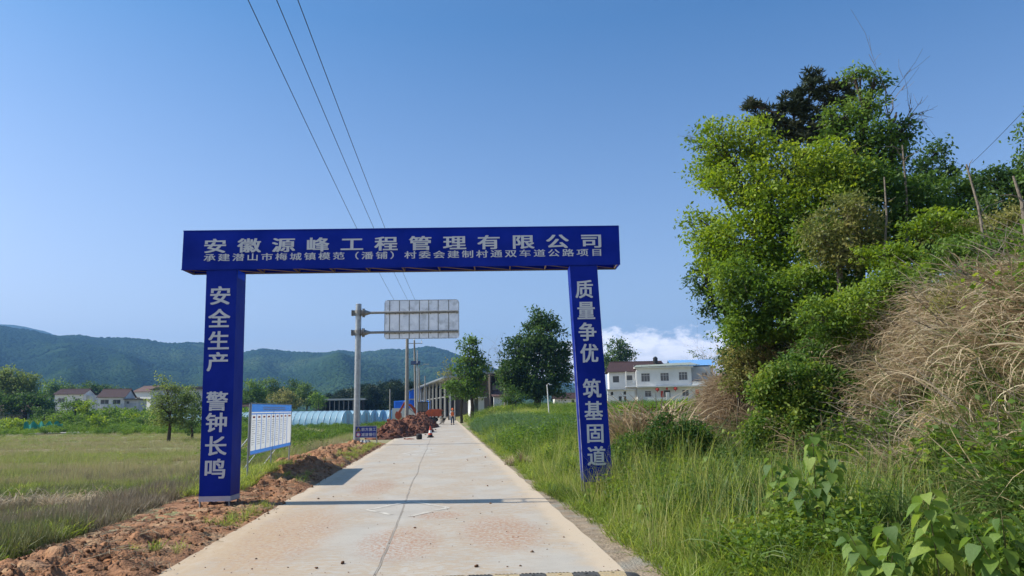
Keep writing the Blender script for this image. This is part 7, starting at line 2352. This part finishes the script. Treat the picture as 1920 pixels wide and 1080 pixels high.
skin_figure('trousers', [vb[0], (0, 0, 0.98), vb[7], vb[8], (0.12, 0.02, 0.13), vb[11], vb[12], (-0.12, 0.0, 0.13)], [(0, 1), (0, 2), (2, 3), (3, 4), (0, 5), (5, 6), (6, 7)], [(0.17, 0.13), (0.16, 0.12), 0.105, 0.085, 0.075, 0.105, 0.085, 0.075], m_cloth, W_)
skin_figure('vest', [(0, 0, 0.90), (0, 0, 1.05), (0, -0.01, 1.25), (0, -0.01, 1.40)], [(0, 1), (1, 2), (2, 3)], [(0.175, 0.135), (0.18, 0.13), (0.20, 0.135), (0.13, 0.1)], m_vest, W_)
skin_figure('sleeves', [(0, -0.01, 1.36), vb[15], vb[16], (0.14, -0.2, 0.965), vb[19], vb[20], (-0.252, -0.22, 0.985)], [(0, 1), (1, 2), (2, 3), (0, 4), (4, 5), (5, 6)], [0.08, 0.075, 0.06, 0.045, 0.075, 0.06, 0.045], m_shirt, W_)
mb = MB(); mb.tube([(0, -0.03, 1.58), (0, -0.03, 1.60), (0, -0.03, 1.68), (0, -0.03, 1.73), (0, -0.03, 1.75)], [0.17, 0.115, 0.11, 0.08, 0.03], 14); mb.build('hat', m_vest, W_, smooth=True)
mb = MB(); mb.tube([(-0.24, -0.32, 0.97), (-0.29, -0.36, 0.93)], [0.035, 0.02], 6); mb.tube([(0.06, -0.27, 0.93), (0.0, -0.31, 0.90)], [0.035, 0.02], 6); mb.build('hands', m_skin, W_)
for s in (-0.12, 0.12):
    mb = MB(); mb.box(s - 0.05, s + 0.05, -0.2 if s > 0 else -0.22, 0.07, 0.0, 0.09); mb.build('shoe', BK, W_, bevel=0.02)
# broom: bundle of twigs on a stick, swung to the worker's left
pe = np.array(pf) + np.array([-0.25, -0.30, 0.95]); ph = at(831, 786, 78.5)
bro = empty('twig_broom', (ph[0], ph[1], 0.01), 0, 'twig broom with a bushy brown head held by the road worker', 'broom')
hp = pe - np.array([ph[0], ph[1], 0.01])
mb = MB(); mb.tube([hp * 1.02, hp * 0.35 + np.array([0, 0, 0.35])], 0.016, 6); mb.build('handle', M['bark_pale'], bro)
mb = MB(); rs = np.random.RandomState(3); s = hp * 0.35 + np.array([0, 0, 0.35])
for k in range(90):
    t = np.array([rs.uniform(-0.48, 0.12), rs.normal(0, 0.15), rs.uniform(0.0, 0.75)])
    m_ = (s + t) / 2 + rs.normal(0, 0.03, 3)
    mb.tube([s, m_, t], [0.012, 0.009, 0.004], 3, cap=False)
mb.build('twigs', M['bark'], bro)

# ------------------------------------------------------------------ mountains
RX = [-900, -300, 0, 65, 107, 120, 150, 200, 235, 275, 320, 342, 382, 455, 490, 542, 605, 637, 662, 680, 730, 755, 800, 805, 830, 860, 900, 960, 1100, 1400, 2400]
RY = [640, 618, 612, 622, 632, 630.5, 629.5, 634, 634.5, 637.5, 644.5, 642.5, 643.5, 661, 654.5, 660, 663, 657, 661, 661, 655, 657, 650.5, 650.5, 656, 667, 685, 700, 735, 750, 755]


def mountain(name, d_ridge, d_foot, RX, RY, z0, seed, mat, azr, na, nr, label_kind='structure', back=500):
    """ridge whose skyline follows the pixel profile; slopes carry spurs and gullies"""
    pxs = np.linspace(azr[0], azr[1], na)
    prof = np.interp(pxs, RX, RY)
    dirs = np.array([ray(p, y) for p, y in zip(pxs, prof)])
    hd = np.hypot(dirs[:, 0], dirs[:, 1]); ux, uy = dirs[:, 0] / hd, dirs[:, 1] / hd
    tanel = dirs[:, 2] / hd
    rr_ = np.concatenate([np.linspace(d_foot, d_ridge, nr), np.linspace(d_ridge * 1.03, d_ridge + back, 6)])
    X = rr_[:, None] * ux[None]; Y = rr_[:, None] * uy[None]
    zr = 1.6 + tanel * d_ridge
    t = np.clip((rr_ - d_foot) / (d_ridge - d_foot), 0, 1)[:, None]
    base = t ** 0.9
    az_ = np.arctan2(X, Y)
    spur = (fbm(az_ * 11 + Y / 3000, Y / 1400, seed, 3) - 0.5) * 1.0
    fine = fbm(X / 70, Y / 90, seed + 5, 3) - 0.5
    prof_r = z0 + (zr[None, :] - z0) * np.clip(base + spur * 1.1 * t * (1 - t) * 1.6 + fine * 0.25 * t * (1 - t), -0.1, 1.3)
    # never above the skyline as seen from the road
    lim = 1.6 + (tanel[None, :] * rr_[:, None]) * 0.985
    Z = np.where(t < 1, np.minimum(prof_r, np.maximum(lim, z0)), zr[None, :] - (rr_[:, None] - d_ridge) * 0.25)
    ii = np.arange(X.size).reshape(X.shape)
    q = np.stack([ii[:-1, :-1].ravel(), ii[:-1, 1:].ravel(), ii[1:, 1:].ravel(), ii[1:, :-1].ravel()], 1)
    o = link(name, np_mesh(name, np.stack([X, Y, Z], -1).reshape(-1, 3), q, True, mat))
    tag(o, kind='structure')
    return X, Y, Z, t


m_hill = pmat('hill_forest_floor', (0.025, 0.05, 0.02), (0.035, 0.06, 0.022), 0.012, 1.0, spec=0.0, c3=(0.05, 0.068, 0.026), s3=0.006)
HXm, HYm, HZm, Tm = mountain('hills', 2300, 950, RX, RY, -2, 7, m_hill, (-900, 1500), 620, 70)
mountain('far_mountain', 4300, 3000, [-1500, -400, 0, 25, 50, 65, 85, 107, 150, 260, 900, 905, 925, 945, 990, 1100, 1200, 2400], [640, 616, 608, 609, 613, 617, 621, 630, 645, 690, 705, 700, 696, 697, 705, 722, 740, 750], 30, 17,
         pmat('far_hill', (0.03, 0.05, 0.025), (0.045, 0.065, 0.03), 0.008, 1.0, spec=0.0), (-1500, 2400), 420, 30)
P_canopy = []
G_hill = leafmat('hill_trees', [(0, (0.016, 0.038, 0.02)), (0.45, (0.028, 0.058, 0.024)), (0.8, (0.045, 0.08, 0.027)), (1, (0.09, 0.11, 0.04))], 0.0)
for s in range(5):
    r_ = np.random.RandomState(800 + s); V = []; n1, n2 = 7, 5
    for i in range(n2 + 1):
        th = math.pi * i / n2 * 0.62
        for j in range(n1):
            ph_ = 2 * math.pi * (j + 0.5 * (i % 2)) / n1; r = 0.5 * r_.uniform(0.75, 1.2)
            V.append((r * math.sin(th) * math.cos(ph_) * 1.15, r * math.sin(th) * math.sin(ph_) * 1.15, r * math.cos(th) * (0.5 + 0.25 * (s > 2))))
    F_ = np.array([(i * n1 + j, i * n1 + (j + 1) % n1, (i + 1) * n1 + (j + 1) % n1, (i + 1) * n1 + j)[::-1] for i in range(n2) for j in range(n1)])
    G_hill.node_tree.nodes['Principled BSDF'].inputs['Specular IOR Level'].default_value = 0.0; G_hill.node_tree.nodes['Principled BSDF'].inputs['Roughness'].default_value = 1.0
    P_canopy.append(proto('canopy', np_mesh('canopy', np.array(V), F_[:, ::-1], True, G_hill, vattr={'rnd': r_.rand(len(V))})))
rs = np.random.RandomState(21)
nr_, na_ = HXm.shape
n = 170000
fi = rs.rand(n) ** 1.0 * 69; fj = rs.uniform(60, 575, n)
i0 = np.floor(fi).astype(int); j0 = np.floor(fj).astype(int); a = fi - i0; b = fj - j0
def bil(A): return (A[i0, j0] * (1 - a) * (1 - b) + A[i0 + 1, j0] * a * (1 - b) + A[i0, j0 + 1] * (1 - a) * b + A[i0 + 1, j0 + 1] * a * b)
x, y, z = bil(HXm), bil(HYm), bil(HZm)
clear = fbm(x / 130, y / 130, 401, 3)
k = clear + 0.12 * rs.rand(n) < 0.74
tt_ = np.clip(0.42 + 2.0 * (fbm(x / 220, y / 260, 402, 3) - 0.5) + rs.normal(0, 0.12, n), 0, 1)
tag(scatter('hill_forest', np.stack([x, y, z], 1)[k], rs.rand(k.sum()) * 6.28, rs.uniform(5, 9.5, k.sum()) * (0.8 + 0.4 * (y[k] > 1500)), tt_[k], P_canopy, seed=11), 'forest covering the mountain slopes behind the village', 'forest')
# valley scrub and low woods between houses and hills
n = 2600
px_ = rs.uniform(-200, 1250, n); d_ = rs.uniform(260, 900, n)
k = ~((px_ > 560) & (d_ < 300))
pts = np.array([at(a_, 765, b_) for a_, b_ in zip(px_[k], d_[k])])
tag(scatter('valley_trees', np.stack([pts[:, 0], pts[:, 1], np.full(len(pts), -1.2)], 1), rs.rand(len(pts)) * 6.28, rs.uniform(5, 10, len(pts)) * (0.7 + 0.5 * (d_[k] > 500)), np.clip(0.5 + rs.normal(0, 0.2, len(pts)), 0, 1), P_canopy, seed=12),
    'low woods in the valley between the village and the hills', 'woods')

# ------------------------------------------------------------------ haze
hz_m = bpy.data.materials.new('haze'); hz_m.use_nodes = True
t = hz_m.node_tree; t.nodes.remove(t.nodes['Principled BSDF'])
pv = t.nodes.new('ShaderNodeVolumePrincipled'); pv.inputs['Color'].default_value = (0.25, 0.53, 1.0, 1); pv.inputs['Density'].default_value = 0.00018
pv.inputs['Anisotropy'].default_value = 0.1
t.links.new(pv.outputs[0], t.nodes['Material Output'].inputs['Volume'])
mb = MB(); mb.box(-6500, 6500, -80, 6200, -6, 620)
hz = mb.build('haze', hz_m); tag(hz, kind='stuff', label='thin blue air haze over the whole valley', cat='haze')
